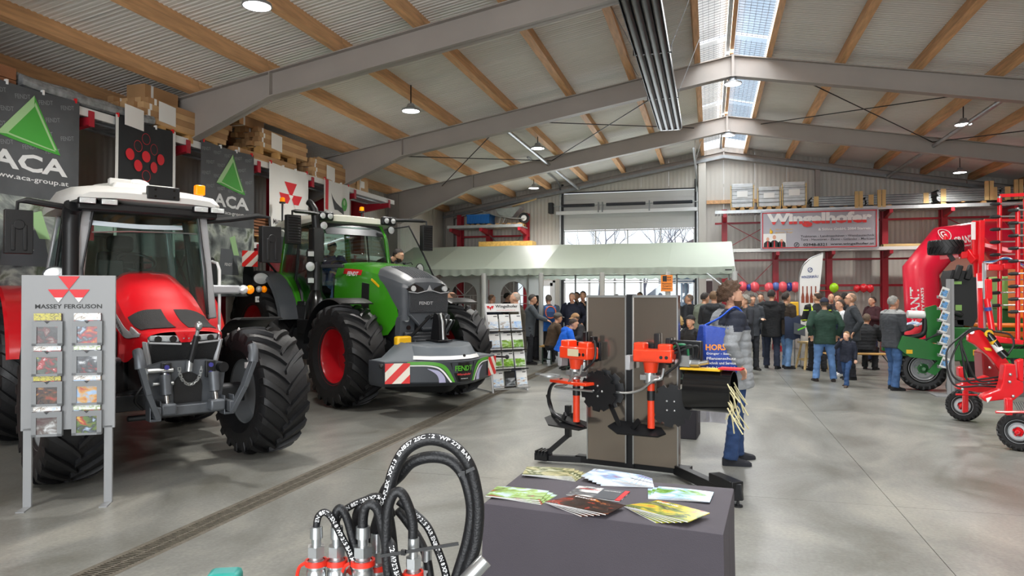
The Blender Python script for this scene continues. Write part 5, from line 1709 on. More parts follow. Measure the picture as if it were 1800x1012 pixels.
def disc(cx, cy, r, m, name, off, ring=None, n=24):
 if ring:
  vs = [(cx + r * math.cos(a), cy + r * 1.08 * math.sin(a)) for a in [2 * PI * k / n for k in range(n)]] + [(cx + (r - ring) * math.cos(a), cy + (r - ring) * 1.08 * math.sin(a)) for a in [2 * PI * k / n for k in range(n)]]
  decal(vs, [(k, (k + 1) % n, n + (k + 1) % n, n + k) for k in range(n)], m, name, off)
 else:
  decal([(cx + r * math.cos(a), cy + r * 1.08 * math.sin(a)) for a in [2 * PI * k / n for k in range(n)]], [tuple(range(n))], m, name, off)
for (cx, cy, full) in ((.55, -.36, 0), (.40, -.53, 0), (.71, -.52, 0), (.25, -.72, 1), (.55, -.69, 1), (.86, -.68, 1), (.40, -.89, 1), (.71, -.86, 1), (.55, -1.05, 0)):
 disc(cx, -.22 + (cy + .36) * .8, .078, m_ban_red, 'dot', .012, None if full else .006)
o, decal, txt, poly, P = hang('white banner with grey and red bands hanging over the green tractor cab', 11.84, 13.22, 1.4, 4.26, m_ban_white, 8)
strip(decal, 0, 1.38, -1.38, -1.72, m_ban_mid, 'grey_band', .004)
strip(decal, 0, 1.38, -1.72, -2.86, m_ban_red, 'red_band', .004)
for (x, y) in ((.72, -.42), (.54, -.66), (.90, -.66)):
 fan_poly(decal, [(x - .21, y + .14), (x + .21, y + .14), (x, y - .17)][::-1], m_ban_red, 'emblem', .006)
 if y < -.5:
  fan_poly(decal, [(x - .08, y - .05), (x + .08, y - .05), (x, y - .17)][::-1], m_ban_white, 'emblem_tip', .009)
fan_poly(decal, [(.64, -.53), (.80, -.53), (.72, -.65)][::-1], m_ban_white, 'emblem_tip', .009)
txt('MASSEY FERGUSON', .68, -1.12, 1.14, .10, m_blackprint, .02)
o, decal, txt, poly, P = hang('white banner with black swoosh and green globe at the far end of the rack', 13.84, 14.98, 1.7, 4.26, m_ban_white, 9)
strip(decal, .06, .20, 0, -.66, m_ban_red, 'red_strip', .005)
fan_poly(decal, [(.30, -.26), (.44, -.62), (.86, -.60), (.40, -.40)], m_blackprint, 'swoosh', .006)
fan_poly(decal, [(.46, -.50), (.60, -.62), (.84, -.70), (.84, -.56)], m_blackprint, 'swoosh', .006)
disc(.88, -.46, .14, m_ban_green, 'globe', .012)
disc(.86, -.42, .06, m_ban_lgreen, 'globe_light', .015)
fan_poly(decal, [(.08, -.72), (1.08, -.72), (1.08, -.98), (.08, -.98)][::-1], m_blackprint, 'name_plate', .006)
txt('CLEMENS', .58, -.85, .92, .17, m_ban_white, .035, 0, .010)
txt('TECHNOLOGIES', .58, -1.08, .92, .07, m_ban_mid, .005)
txt('WWW.CLEMENS-ONLINE.COM', .58, -1.28, .92, .07, m_blackprint, .01)
strip(decal, .02, 1.12, -1.5, -2.5, m_ban_photo, 'photo_print', .004)
# --- rack on the far wall, beyond the tent
def far_rack(name, label, xs, yb, yf, levels, z1, m_, deck=True, ext=(.3, .3)):
 t = thing(name, label, 'rack', (0, 0, 0))
 for x in xs:
  b = rack_upright(MB(), x, yb, z1, 1)
  b.bb((x - .1, yf - .02, 0), (x + .1, yb + .16, .16))
  b.build('upright', m_, t)
  for z in levels:
   arm(t, m_, (x, yb - .14, z - .04), (x, yf + .02, z - .04))
 for z in levels:
  x0, x1 = xs[0] - ext[0], xs[-1] + ext[1]
  n = int((x1 - x0) / .1)
  b = MB()
  for k in range(n):
   b.bb((x0 + k * .1, yf + .04, z - .035), (x0 + k * .1 + .07, yb - .14, z))
  d = b.build('deck_slats', m_deck, t)
  d['kind'] = 'stuff'
  MB().bb((x0, yf, z - .05), (x1, yf + .04, z + .05)).build('edge_beam', m_deck if z > 4 else m_beam_w, t)
  MB().bb((x0, yb - .03, z - .3), (x1, yb + .03, z - .24)).build('rail', m_, t)
 return t
RX = [0.46, 2.02, 3.60, 5.18, 6.80, 8.40, 9.9]
FRK = far_rack('cantilever_rack', 'red far wall rack carrying wrapped stacks and panel packs', RX, 24.35, 23.4, (4.33, 3.12), 4.5, m_red_rack)
for x0, x1 in ((RX[0], RX[1]), (RX[4], RX[5])):
 for za, zb_ in ((3.2, 4.1), (1.2, 2.85)):
  MB().bar((x0, 24.3, za), (x1, 24.3, zb_), .05, .02).build('brace', m_red_rack, FRK)
  MB().bar((x1, 24.3, za), (x0, 24.3, zb_), .05, .02).build('brace', m_red_rack, FRK)
b = MB().bb((RX[0], 24.32, 2.0), (RX[-1], 24.37, 2.07))
b.build('rail', m_red_rack, FRK)
# --- short rack on the far wall at the left
SRK = far_rack('cantilever_rack', 'short red rack with one grey deck left of the sectional door', [-8.72, -7.62, -6.25], 24.55, 23.5, (4.10, 3.24), 4.62, m_red_rack, True, (.12, .12))
MB().bar((-7.6, 24.4, 2.6), (-6.3, 24.4, 3.9), .03, .02).build('brace', m_galv_dark, SRK)
MB().bar((-6.3, 24.4, 2.6), (-7.6, 24.4, 3.9), .03, .02).build('brace', m_galv_dark, SRK)
bl = thing('crate', 'blue plastic crate on a small pallet on the short rack', 'crate', (-7.75, 23.95, 4.20))
m_blue = mat('crate_blue', '#1769b5', .4)
b = MB()
b.bb((-.42, -.3, 0), (.42, -.28, .32)).bb((-.42, .28, 0), (.42, .3, .32)).bb((-.42, -.3, 0), (-.40, .3, .32)).bb((.40, -.3, 0), (.42, .3, .32)).bb((-.42, -.3, 0), (.42, .3, .02))
for k in range(9):
 b.bb((-.4 + k * .1 - .01, -.31, 0), (-.4 + k * .1 + .01, -.3, .32))
b.build('body', m_blue, bl)
MB().bb((-.44, -.32, .28), (.44, -.30, .33)).bb((-.44, .30, .28), (.44, .32, .33)).bb((-.44, -.32, .28), (-.42, .32, .33)).bb((.42, -.32, .28), (.44, .32, .33)).build('rim', m_blue, bl)
pallet(-7.75, 23.95, 4.101, .9, .66, 'small wooden pallet under the blue crate').scale = (1, 1, .7)
pallet(-6.65, 23.95, 4.101, .9, .7, 'small wooden pallet under the wheelbarrow').scale = (1, 1, .7)
wb_ = thing('wheelbarrow', 'galvanised wheelbarrow standing on a pallet on the short rack', 'wheelbarrow', (-6.7, 23.95, 4.2))
b = MB()
b.loft([[(-.28, -.2, .22), (.15, -.2, .22), (.15, .2, .22), (-.28, .2, .22)], [(-.42, -.3, .50), (.45, -.3, .55), (.45, .3, .55), (-.42, .3, .50)]], 0, caps=True, ends=(True, False))
b.build('tray', m_galv, wb_, fix=True)
for sd in (-1, 1):
 MB().tube([(.55, sd * .06, .16), (.1, sd * .2, .18), (-.45, sd * .26, .28), (-.95, sd * .30, .46)], .018, 8).build('handle', m_galv, wb_)
 MB().tube([(-.25, sd * .2, .22), (-.35, sd * .22, .0), (-.2, sd * .22, .0), (-.1, sd * .2, .2)], .014, 6).build('leg', m_galv, wb_)
MB().lathe([(.10, -.04), (.16, -.05), (.19, -.02), (.19, .02), (.16, .05), (.10, .04)], 20, 0, MX((.52, 0, .19), (PI / 2, 0, 0)), closed=True).build('wheel', m_rubber, wb_)
MB().lathe([(0, -.03), (.11, -.03), (.11, .03), (0, .03)], 16, 0, MX((.52, 0, .19), (PI / 2, 0, 0))).build('wheel_rim', m_white, wb_)
for k in range(2):
 p = MB().bar((-6.6, 23.9 + .1 * k, 4.80), (-5.75, 23.9 + .12 * k, 5.02 + .03 * k), .05, .03)
 tag(p.build('wooden_lath', m_timber, None), 'pale wooden lath sticking out of the wheelbarrow, %s one' % ['lower', 'upper'][k], 'lath', 'wooden laths in the wheelbarrow')
o = long_box(-6.75, 23.85, 3.242, .6, 1.9, .33, 'yellowish long timber crate on the lower deck of the short rack', None, mat('osb', '#c9a052', .7, var=(14, .2)), PI / 2, False, name='timber_crate')
# wrapped stacks on pallets
m_wrap = mat('white_wrap', '#c6c9cb', .35, var=(6, .12), bump=(14, .3))
for k, (x, h, w) in enumerate(((.98, .74, .68), (1.77, .62, .66), (2.50, .74, .68))):
 lab = ('wooden pallet under the wrapped stack nearest the sectional door', 'wooden pallet under the lowest of the three wrapped stacks', 'wooden pallet under the wrapped stack beside the panel packs')[k]
 pallet(x, 23.85, 4.331, w, .8, lab, 'pallets under the wrapped stacks')
 t = thing('wrapped_stack', ('grey film wrapped stack nearest the sectional door, on the far rack', 'lowest of the three grey wrapped stacks on the far rack', 'tall grey wrapped stack next to the panel packs')[k], 'stack', (x, 23.85, 4.472), 0, 'wrapped stacks on the far rack')
 lay = int(h / .12)
 for i in range(lay):
  MB().bb((-w / 2 + .03, -.38, i * h / lay), (w / 2 - .03, .38, (i + 1) * h / lay - .004)).build('pack', m_wrap, t, bev=.012)
 for sx_ in (-1, 1):
  MB().bb((sx_ * (w / 2) - .015, -.40, 0), (sx_ * (w / 2) + .015, -.36, h * .92)).build('corner_post', m_timber, t)
 for zz in (.2, .75):
  MB().bb((-w / 2 - .005, -.405, h * zz), (w / 2 + .005, -.40, h * zz + .012)).build('strap', m_blackprint, t)
 MB().bb((-.16, -.402, h * .42), (.16, -.395, h * .68)).build('label', m_paper, t)
# panel packs: thin metal edged panels in layers
def panel_pack(x0, x1, z, n, label, m_=None, skew=0):
 t = thing('panel_pack', label, 'panel pack', ((x0 + x1) / 2, 23.85, z))
 w = x1 - x0
 for i in range(n):
  j = rr.uniform(-.03, .03)
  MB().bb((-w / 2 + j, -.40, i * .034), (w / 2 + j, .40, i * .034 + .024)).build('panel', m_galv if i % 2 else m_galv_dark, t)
 for s in (-1, 1):
  if n > 6:
   MB().bb((s * w / 2 - s * .14 - .07, -.42, .0), (s * w / 2 - s * .14 + .07, -.41, n * .034)).build('end_board', m_timber, t)
 return t
def frame_posts(x, z, h, lab):
 o = thing('packing_posts', lab, 'timber', (x, 23.42, z), 0, 'timber frames holding the panels')
 for d in (-.06, .06):
  MB().bb((d - .05, -.03, 0), (d + .05, .03, h)).build('post', m_timber, o)
pallet(4.35, 23.85, 4.331, 1.7, .8, 'long pallet under the first panel pack on the far rack', 'pallets under the panel packs').scale = (1, 1, .6)
panel_pack(2.98, 4.45, 4.42, 9, 'low pack of thin metal edged panels next to the wrapped stacks')
panel_pack(4.5, 6.25, 4.42, 9, 'pack of shiny metal edged panels in the middle of the far rack')
frame_posts(4.30, 4.335, .50, 'pair of pale timber posts in front of the first panel pack')
frame_posts(4.92, 4.335, .52, 'pair of pale timber posts between the panel packs')
pallet(7.6, 23.85, 4.331, 2.2, .8, 'long pallet under the last panel pack on the far rack', 'pallets under the panel packs').scale = (1, 1, .8)
panel_pack(6.42, 8.0, 4.45, 11, 'taller pack of metal edged panels with pale wooden ends, above the inflatable arch')
panel_pack(8.05, 9.6, 4.45, 11, 'last pack of metal edged panels at the end of the far rack')
frame_posts(7.72, 4.45, .55, 'pale timber posts in front of the taller panel pack')
frame_posts(8.45, 4.45, .56, 'last pale timber posts on the far rack')
for k in range(2):
 long_box(6.05, 23.7 + .25 * k, 3.125, .2, 2.1, .13, 'pale timber beam on the lower deck of the far rack, %s' % ['in front', 'behind'][k], 'timber beams on the lower deck', m_timber, PI / 2, False, name='timber_beam')
# company banner on the far rack
m_cb = mat('company_banner', '#a9a8b0', .6, var=(.8, .12))
cbo = thing('banner', 'wide grey company banner with red border and large name on the far rack', 'banner', (3.17, 23.375, 3.715))
W2, H2 = 1.66, .60
MB().sheet(lambda u, v: (lerp(-W2, W2, u), -.006 * math.sin(u * 22), lerp(-H2, H2, v)), 40, 4, .006).build('cloth', m_cb, cbo)
fr = MB()
for a, c_ in (((-W2, -H2), (W2, -H2 + .04)), ((-W2, H2 - .04), (W2, H2)), ((-W2, -H2), (-W2 + .04, H2)), ((W2 - .04, -H2), (W2, H2))):
 fr.bb((a[0] + .04, -.02, a[1] + .04), (c_[0] - .0 if c_[0] - a[0] < .1 else c_[0] - .04, -.016, c_[1] if c_[1] - a[1] < .1 else c_[1] - .04))
fr2 = MB()
for a, c_ in (((-W2 + .05, -H2 + .05), (W2 - .05, -H2 + .075)), ((-W2 + .05, H2 - .075), (W2 - .05, H2 - .05)), ((-W2 + .05, -H2 + .05), (-W2 + .075, H2 - .05)), ((W2 - .075, -H2 + .05), (W2 - .05, H2 - .05))):
 fr2.bb((a[0], -.018, a[1]), (c_[0], -.013, c_[1]))
fr2.build('border', m_redprint, cbo)
def bt(s, x, z, w, h, m, bold=.02, off=-.02, space=1.0):
 vs, fs = text_fit(s, w, h, bold, space)
 return MB().add(vs, fs, 0, face_mx((x, off, z), (1, 0, 0), (0, 0, 1))).build('lettering', m, cbo)
# the big name: white above, red below a level line
vs, fs = text_fit('Wingelhofer', 2.95, .44, .05)
zc = .30
bm = bmesh.new()
vv = [bm.verts.new(v) for v in vs]
for f in fs:
 try:
  bm.faces.new([vv[i] for i in f])
 except ValueError:
  pass
bmesh.ops.triangulate(bm, faces=bm.faces)
bmesh.ops.bisect_plane(bm, geom=bm.verts[:] + bm.edges[:] + bm.faces[:], plane_co=(0, -.04, 0), plane_no=(0, 1, 0))
me = bpy.data.meshes.new('lettering')
bm.to_mesh(me)
bm.free()
me.materials.append(m_white)
me.materials.append(m_refl_red)
for p in me.polygons:
 p.material_index = 1 if p.center.y < -.04 else 0
o = put('lettering', me, cbo)
o.matrix_local = face_mx((.0, -.022, zc), (1, 0, 0), (0, 0, 1))
bt('& Söhne GmbH, 2084 Starrein', .72, .0, 1.45, .09, m_white)
bt('Traktoren - Landmaschinen - Weinbautechnik', .52, -.20, 2.05, .065, m_blackprint, .005)
bt('Tore - Haustüren - Zäune - Geländer - Markisen', .52, -.30, 2.05, .065, m_blackprint, .005)
bt('02948-8321', -.10, -.455, .66, .085, m_blackprint, .02)
bt('www.wingelhofer.at', .93, -.455, 1.2, .085, m_blackprint, .02)
bt('Wir vergessen', -.98, .02, .50, .05, m_yellow, .0)
bt('guten Tag!', -.98, -.07, .5, .05, m_yellow, .0)
MB().tube([(-.62 + .07 * math.cos(a), -.018, -.455 + .07 * math.sin(a)) for a in [2 * PI * k / 24 for k in range(24)]], .007, 6, closed=True).bar((-.65, -.02, -.49), (-.59, -.02, -.42), .012, .02).build('phone_mark', m_blackprint, cbo)
MB().ball((-1.35, -.02, -.05), (.045, .008, .06), 10, 6).box((-1.37, -.02, .02), (.025, .01, .07)).build('thumb_mark', m_yellow, cbo)
ph = MB().bb((-1.58, -.016, -.52), (-.92, -.012, -.10)).build('photo_print', m_paper, cbo)
for k, (x, z, s) in enumerate(((-1.45, -.27, 1), (-1.26, -.21, 1.12), (-1.05, -.33, 1))):
 MB().ball((x, -.019, z), (.045 * s, .004, .06 * s), 12, 8).build('printed_face', mat('printed_skin', '#d9a48a', .6), cbo)
 MB().prism([(-.12 * s, 0), (.12 * s, 0), (.11 * s, .13 * s), (.04 * s, .19 * s), (-.04 * s, .19 * s), (-.11 * s, .13 * s)], .004, 0, face_mx((x, -.017, -.515), (1, 0, 0), (0, 0, 1))).build('printed_jacket', m_blackprint, cbo)
 MB().prism([(-.02, 0), (.02, 0), (.015, .17 * s), (-.015, .17 * s)], .003, 0, face_mx((x, -.022, -.515), (1, 0, 0), (0, 0, 1))).build('printed_tie', m_redprint, cbo)
# ================================================================ party tent
def pvc(name, col, k):
 m = mat(name, col, .45, var=(.8, .03))
 N, L = m.node_tree.nodes, m.node_tree.links
 t = N.new('ShaderNodeBsdfTranslucent')
 t.inputs[0].default_value = hexc(col)
 mx = N.new('ShaderNodeMixShader')
 mx.inputs[0].default_value = k
 L.new(N['Principled BSDF'].outputs[0], mx.inputs[1])
 L.new(t.outputs[0], mx.inputs[2])
 L.new(mx.outputs[0], N['Material Output'].inputs[0])
 return m
m_pvc = pvc('tent_fabric', '#bac4b7', .4)
m_pvc_in = pvc('tent_sidewall', '#dcdedb', .4)
m_tube_w = mat('tent_tube', '#d8dad8', .4)
TX = [.57, -1.0, -2.62, -4.2, -5.75, -7.3, -8.8]
TY0, TY1, TYM = 18.0, 23.0, 20.5
ZE, ZR = 2.42, 3.20
TN = thing('party_tent', 'long white party tent with scalloped edge standing in front of the sectional door', 'tent', (0, 0, 0))
def troof(x, v):
 """v 0 front eave .. 1 ridge, with a little sag between frames."""
 k = 0
 while k < len(TX) - 2 and x < TX[k + 1]:
  k += 1
 t = (x - TX[k + 1]) / (TX[k] - TX[k + 1])
 sag = .05 * math.sin(PI * t) * (.3 + .7 * math.sin(PI * min(1, v)))
 return lerp(ZE, ZR, v) - sag
for k in range(6):
 for f, y0 in (('front', TY0), ('back', TY1)):
  MB().sheet(lambda u, v: (lerp(TX[k + 1], TX[k], u), lerp(y0, TYM, v), troof(lerp(TX[k + 1], TX[k], u) - 1e-5, v)), 10, 8, .004 if f == 'front' else -.004).build('roof_sheet', m_pvc, TN, ang=60)
  # scalloped edge
  vs, fs = [], []
  n = 48
  for i in range(n + 1):
   x = lerp(TX[k + 1], TX[k], i / n)
   zt = troof(min(max(x, TX[-1] + 1e-4), TX[0] - 1e-4) - 1e-5, 0)
   d = .13 + .05 * abs(math.sin(i / n * PI * 5))
   o_ = (-.012 if f == 'front' else .012)
   vs += [(x, y0 + o_, zt + .005), (x, y0 + o_ + .015 * math.sin(i * .8), zt - d)]
  fs = [(2 * i, 2 * i + 2, 2 * i + 3, 2 * i + 1) for i in range(n)]
  MB().add(vs, fs).build('scalloped_edge', m_pvc, TN, ang=60)
for x in TX:
 for y, nm in ((TY0, 0), (TY1, 1)):
  MB().cyl((x, y + (.05 if nm == 0 else -.05), 0), (x, y + (.05 if nm == 0 else -.05), ZE - .03), .03, n=10).build('pole', m_galv if nm else m_tube_w, TN)
 MB().tube([(x, TY0 + .05, ZE - .04), (x, TYM, ZR - .05), (x, TY1 - .05, ZE - .04)], .02, 8).build('rafter_tube', m_tube_w, TN)
for y in (TY0 + .05, TY1 - .05):
 MB().cyl((TX[-1], y, ZE - .05), (TX[0], y, ZE - .05), .02, n=8).build('eave_tube', m_tube_w, TN)
# gathered fabric round the front poles
for x in TX[:6]:
 b = MB()
 b.tube([(x, TY0 + .03, 0.05), (x, TY0 + .03, 1.0), (x, TY0 + .03, 2.0), (x, TY0 + .03, 2.3)], [.055, .06, .065, .07], 9)
 b.build('tied_curtain', m_pvc_in, TN)
# gable of the near end
MB().add([(TX[0] + .01, TY0, ZE), (TX[0] + .01, TYM, ZR), (TX[0] + .01, TY1, ZE), (TX[0] + .01, TY1, ZE - .18), (TX[0] + .01, TY0, ZE - .18)], [(0, 1, 2, 3, 4)]).build('gable_sheet', m_pvc, TN)
MB().bar((TX[0] - .02, TY0 + .06, 1.75), (TX[0] - .75, TY0 + .06, ZE - .06), .025, .025).build('corner_brace', m_galv, TN)
MB().bb((TX[0] - .22, TY0 - .022, ZE - .10), (TX[0] - .06, TY0 - .015, ZE - .07)).build('maker_tag', m_blackprint, TN)
# side walls with arched windows at the back
m_wire_w = mat('window_bars', '#e4e4e2', .5)
m_clearfilm = glass_mat('clear_film', (.75, .76, .78, 1), .06, .1)
for (xa, xb_, xc) in ((-8.85, -7.14, -8.0), (-7.13, -5.42, -6.27)):
 yw = TY1 - .1
 z0, zs, r = .75, 1.72, .46
 arch = [(xc + r * math.cos(a), zs + r * math.sin(a)) for a in [PI * i / 16 for i in range(17)]]
 path = [(xc + r, z0)] + arch + [(xc - r, z0)]
 vs = [(x, yw, z) for x, z in path]
 n = len(path)
 outer = []
 for i, (x, z) in enumerate(path):
  if i == 0:
   outer.append((xb_, z0))
  elif i == n - 1:
   outer.append((xa, z0))
  else:
   a = PI * (i - 1) / 16
   cx, sy = math.cos(a), math.sin(a)
   t = min((xb_ - xc) / max(1e-6, abs(cx)), (2.38 - zs) / max(1e-6, sy))
   outer.append((xc + cx * t, zs + sy * t))
 vs += [(x, yw + .01 * math.sin(x * 9 + z * 3), z) for x, z in outer]
 fs = [(i, i + 1, n + i + 1, n + i) for i in range(n - 1)]
 m1 = len(vs)
 vs += [(xa, yw, z0), (xb_, yw, z0), (xb_, yw, .02), (xa, yw, .02), (xc + r, yw, z0), (xc - r, yw, z0), (xb_, yw, 2.38), (xa, yw, 2.38)]
 fs += [(m1, m1 + 1, m1 + 2, m1 + 3)]
 sw = MB().add(vs, fs).build('side_wall', m_pvc_in, TN, ang=60)
 MB().add([(x, yw + .005, z) for x, z in path], [tuple(range(n))]).build('window_film', m_clearfilm, sw)
 wbm = MB()
 wbm.tube([(x, yw - .008, z) for x, z in path], .012, 5, closed=True)
 for a in (PI / 2, PI / 4, 3 * PI / 4):
  wbm.bar((xc, yw - .008, zs), (xc + r * math.cos(a), yw - .008, zs + r * math.sin(a)), .022, .008, up=(0, 1, 0))
 for z in (zs, 1.45, 1.18, .95):
  wbm.bar((xc - r, yw - .008, z), (xc + r, yw - .008, z), .022, .008, up=(0, 1, 0))
 for x in (xc, xc - .23, xc + .23):
  wbm.bar((x, yw - .008, z0), (x, yw - .008, zs), .022, .008, up=(0, 1, 0))
 wbm.build('window_bars', m_wire_w, sw)
# orange notice hung at the tent front
m_or = mat('notice_orange', '#f28a1e', .5)
no = thing('notice', 'orange notice with black writing hung from the tent edge', 'notice', (-1.02, TY0 - .05, 2.02))
MB().bb((-.14, -.004, -.20), (.14, .004, .20)).build('sheet', m_or, no)
MB().bb((-.10, -.007, .04), (-.0, -.004, .18)).build('picture', m_blackprint, no)
for z, w, h in ((.14, .10, .035), (.08, .10, .035)):
 MB().add(*text_fit('BAR', w, h, .02), 0, face_mx((.06, -.007, z), (1, 0, 0), (0, 0, 1))).build('lettering', m_blackprint, no)
for z, t in ((-.01, 'Nummern'), (-.07, 'Ausgabe'), (-.13, 'Getränke')):
 MB().add(*text_fit(t, .22, .04, .01), 0, face_mx((0, -.007, z), (1, 0, 0), (0, 0, 1))).build('lettering', m_blackprint, no)
MB().cyl((-1.0 + 1.02 - .02, 0, .2), (0, .05, .36), .004, n=4).build('cord', m_white, no)
# outdoor car seen through the door
car = thing('car', 'white and pale blue van parked outside behind the sectional door', 'car', (-1.15, 27.6, .2))
car.scale = (1, 1, 1.2)
m_carp = mat('car_paint', '#5f718c', .25, coat=.5)
body = [(-2.2, .35), (2.3, .35), (2.35, .8), (2.25, 1.15), (1.75, 1.78), (-.3, 1.85), (-1.2, 1.25), (-2.15, 1.0), (-2.25, .7)]
MB().prism(body, 1.7, 0, MX((0, 1.7, 0), (PI / 2, 0, 0))).build('body', m_carp, car, bev=.05)
for pts in ([(-1.05, 1.22), (-.25, 1.75), (.35, 1.75), (.35, 1.2)], [(.42, 1.2), (.42, 1.75), (1.6, 1.72), (1.85, 1.2)]):
 MB().prism(pts, .02, 0, MX((0, .005, 0), (PI / 2, 0, 0))).build('side_window', mat('car_window', '#45607f', .1), car)
for x in (-1.4, 1.45):
 MB().lathe([(.1, -.1), (.30, -.1), (.33, -.06), (.33, .06), (.30, .1), (.1, .1)], 22, 0, MX((x, .08, .33), (PI / 2, 0, 0)), closed=True).build('wheel', m_rubber, car)
 MB().lathe([(0, -.06), (.19, -.09), (.21, .05), (0, .05)], 18, 0, MX((x, .0, .33), (-PI / 2, 0, 0))).build('wheel_rim', m_silver, car)
MB().bb((-2.2, -.01, .75), (-2.0, .12, .9)).build('head_lamp', m_lens, car)
MB().bb((2.18, -.01, .8), (2.30, .12, 1.1)).build('tail_lamp', m_redprint, car)
MB().ball((1.5, -.005, .95), (.28, .01, .14), 16, 8).build('side_emblem', m_redprint, car)
# beer tables and benches
m_bench = mat('bench_wood', '#c79a57', .5, var=(3, .15))
m_benchleg = mat('bench_leg', '#2f4236', .5)
def bench(x, y, rz, L_=2.0, h=.47, w=.26, label='', cat='bench', group=None):
 t = thing('folding_bench' if cat == 'bench' else 'folding_table', label, cat, (x, y, 0), rz, group)
 MB().bb((-L_ / 2, -w / 2, h - .03), (L_ / 2, w / 2, h)).build('seat' if cat == 'bench' else 'table_top', m_bench, t, bev=.006)
 for s in (-1, 1):
  xx = s * (L_ / 2 - .28)
  MB().bar((xx, -w * .42, 0), (xx, -w * .42, h - .03), .03, .03).bar((xx, w * .42, 0), (xx, w * .42, h - .03), .03, .03).bar((xx, -w * .42, .12), (xx, w * .42, .12), .025, .025).bar((xx, -w * .42, h - .05), (xx, w * .42, h - .05), .025, .025).build('leg', m_benchleg, t)
  MB().bar((xx, 0, .12), (xx - s * .25, 0, h - .03), .012, .02).build('strut', m_benchleg, t)
 return t
R90 = PI / 2
bench(-3.95, 18.3, R90, 2.0, .47, .26, 'wooden folding bench with its end showing beside the brochure stand', 'bench', 'folding benches')
bench(-3.0, 16.55, R90, 1.9, .47, .26, 'wooden folding bench under the boy in the blue hooded jacket', 'bench', 'folding benches')
bench(-2.35, 16.7, R90, 2.2, .76, .6, 'folding table where the visitors in the tent opening sit', 'table', 'folding tables')
bench(-1.55, 16.9, R90, 1.9, .47, .26, 'wooden folding bench behind the stainless steel panels', 'bench', 'folding benches')
bench(-.75, 14.9, R90, 2.0, .76, .6, 'folding table hidden partly behind the steel panels and the orange implement', 'table', 'folding tables')
bench(.05, 14.2, R90, 1.8, .47, .26, 'folding bench under the seated man in the knit cap', 'bench', 'folding benches')
bench(-5.6, 20.2, R90, 2.2, .76, .6, 'folding table deep inside the tent near the arched windows', 'table', 'folding tables')
bench(3.25, 17.0, .1, 1.7, .47, .26, 'folding bench under the person in the dark quilted jacket', 'bench', 'folding benches')
# ================================================================ people
QUEUE = []
SKINM = {}
def skin_m(c):
 return mat('skin_' + c.strip('#'), c, .5, var=(14, .06))
def cloth_m(c, bump=True):
 return mat('cloth_' + c.strip('#'), c, .85, var=(7, .14), bump=(70, .25) if bump else None)
def denim_m(c):
 return mat('denim_' + c.strip('#'), c, .85, var=(5, .3), bump=(120, .25))
def remesh_later(mb, name, mats, parent, vox, fn=None, smooth=2, disp=None):
 me = bpy.data.meshes.new(name)
 me.from_pydata(mb.v, [], mb.f)
 o = bpy.data.objects.new(name, me)
 COL.objects.link(o)
 md = o.modifiers.new('r', 'REMESH')
 md.mode = 'VOXEL'
 md.voxel_size = vox
 md.adaptivity = 0
 QUEUE.append((o, mats, parent, fn, smooth, disp))
 return o
def flush():
 bpy.context.view_layer.update()
 dg = bpy.context.evaluated_depsgraph_get()
 done = []
 for q in QUEUE:
  done.append(bpy.data.meshes.new_from_object(q[0].evaluated_get(dg)))
 for (o, mats, parent, fn, smooth, disp), me in zip(QUEUE, done):
  o.modifiers.clear()
  bm = bmesh.new()
  bm.from_mesh(me)
  for _ in range(smooth):
   bmesh.ops.smooth_vert(bm, verts=bm.verts, factor=.5, use_axis_x=True, use_axis_y=True, use_axis_z=True)
  if disp:
   bm.normal_update()
   for v in bm.verts:
    v.co += v.normal * disp(v.co)
  bm.to_mesh(me)
  bm.free()
  me.materials.clear()
  for m in mats:
   me.materials.append(m)
  idx = [0] * len(me.polygons)
  if fn:
   for p in me.polygons:
    idx[p.index] = fn(p.center)
  me.polygons.foreach_set('material_index', idx)
  me.polygons.foreach_set('use_smooth', [True] * len(me.polygons))
  nm = o.name.split('.')[0]
  o.data = me
  me.name = nm
  o.parent = parent
 QUEUE.clear()
def ring(c, ax, ay, rx, ry, n=14, p=2.4):
 out = []
 for i in range(n):
  a = 2 * PI * i / n
  ca, sa = math.cos(a), math.sin(a)
  k = (abs(ca) ** p + abs(sa) ** p) ** (-1 / p)
  out.append(tuple(Vector(c) + ax * (rx * ca * k) + ay * (ry * sa * k)))
 return out
ARM = {'down': ((-.03, .07, -.29), (.04, .09, -.55)), 'pocket': ((-.11, .10, -.26), (.0, .04, -.46)), 'fold': ((.05, .08, -.28), (.23, -.14, -.23)),
                                                             'hold': ((.0, .06, -.29), (.27, -.03, -.24)), 'back': ((-.13, .09, -.25), (-.16, -.05, -.45)), 'table': ((.13, .08, -.24), (.36, .0, -.26)),
                                                             'chin': ((.13, .06, -.27), (.20, -.09, -.03)), 'reach': ((.17, .05, -.22), (.42, .02, -.30)), 'mouth': ((.10, .10, -.20), (.19, -.10, .05))}
LEG = {'stand': ((.01, .01), (.01, -.01)), 'ease': ((.08, .02), (-.06, -.02)), 'stride': ((.24, .0), (-.20, .0)), 'wide': ((.02, .07), (-.02, -.07))}
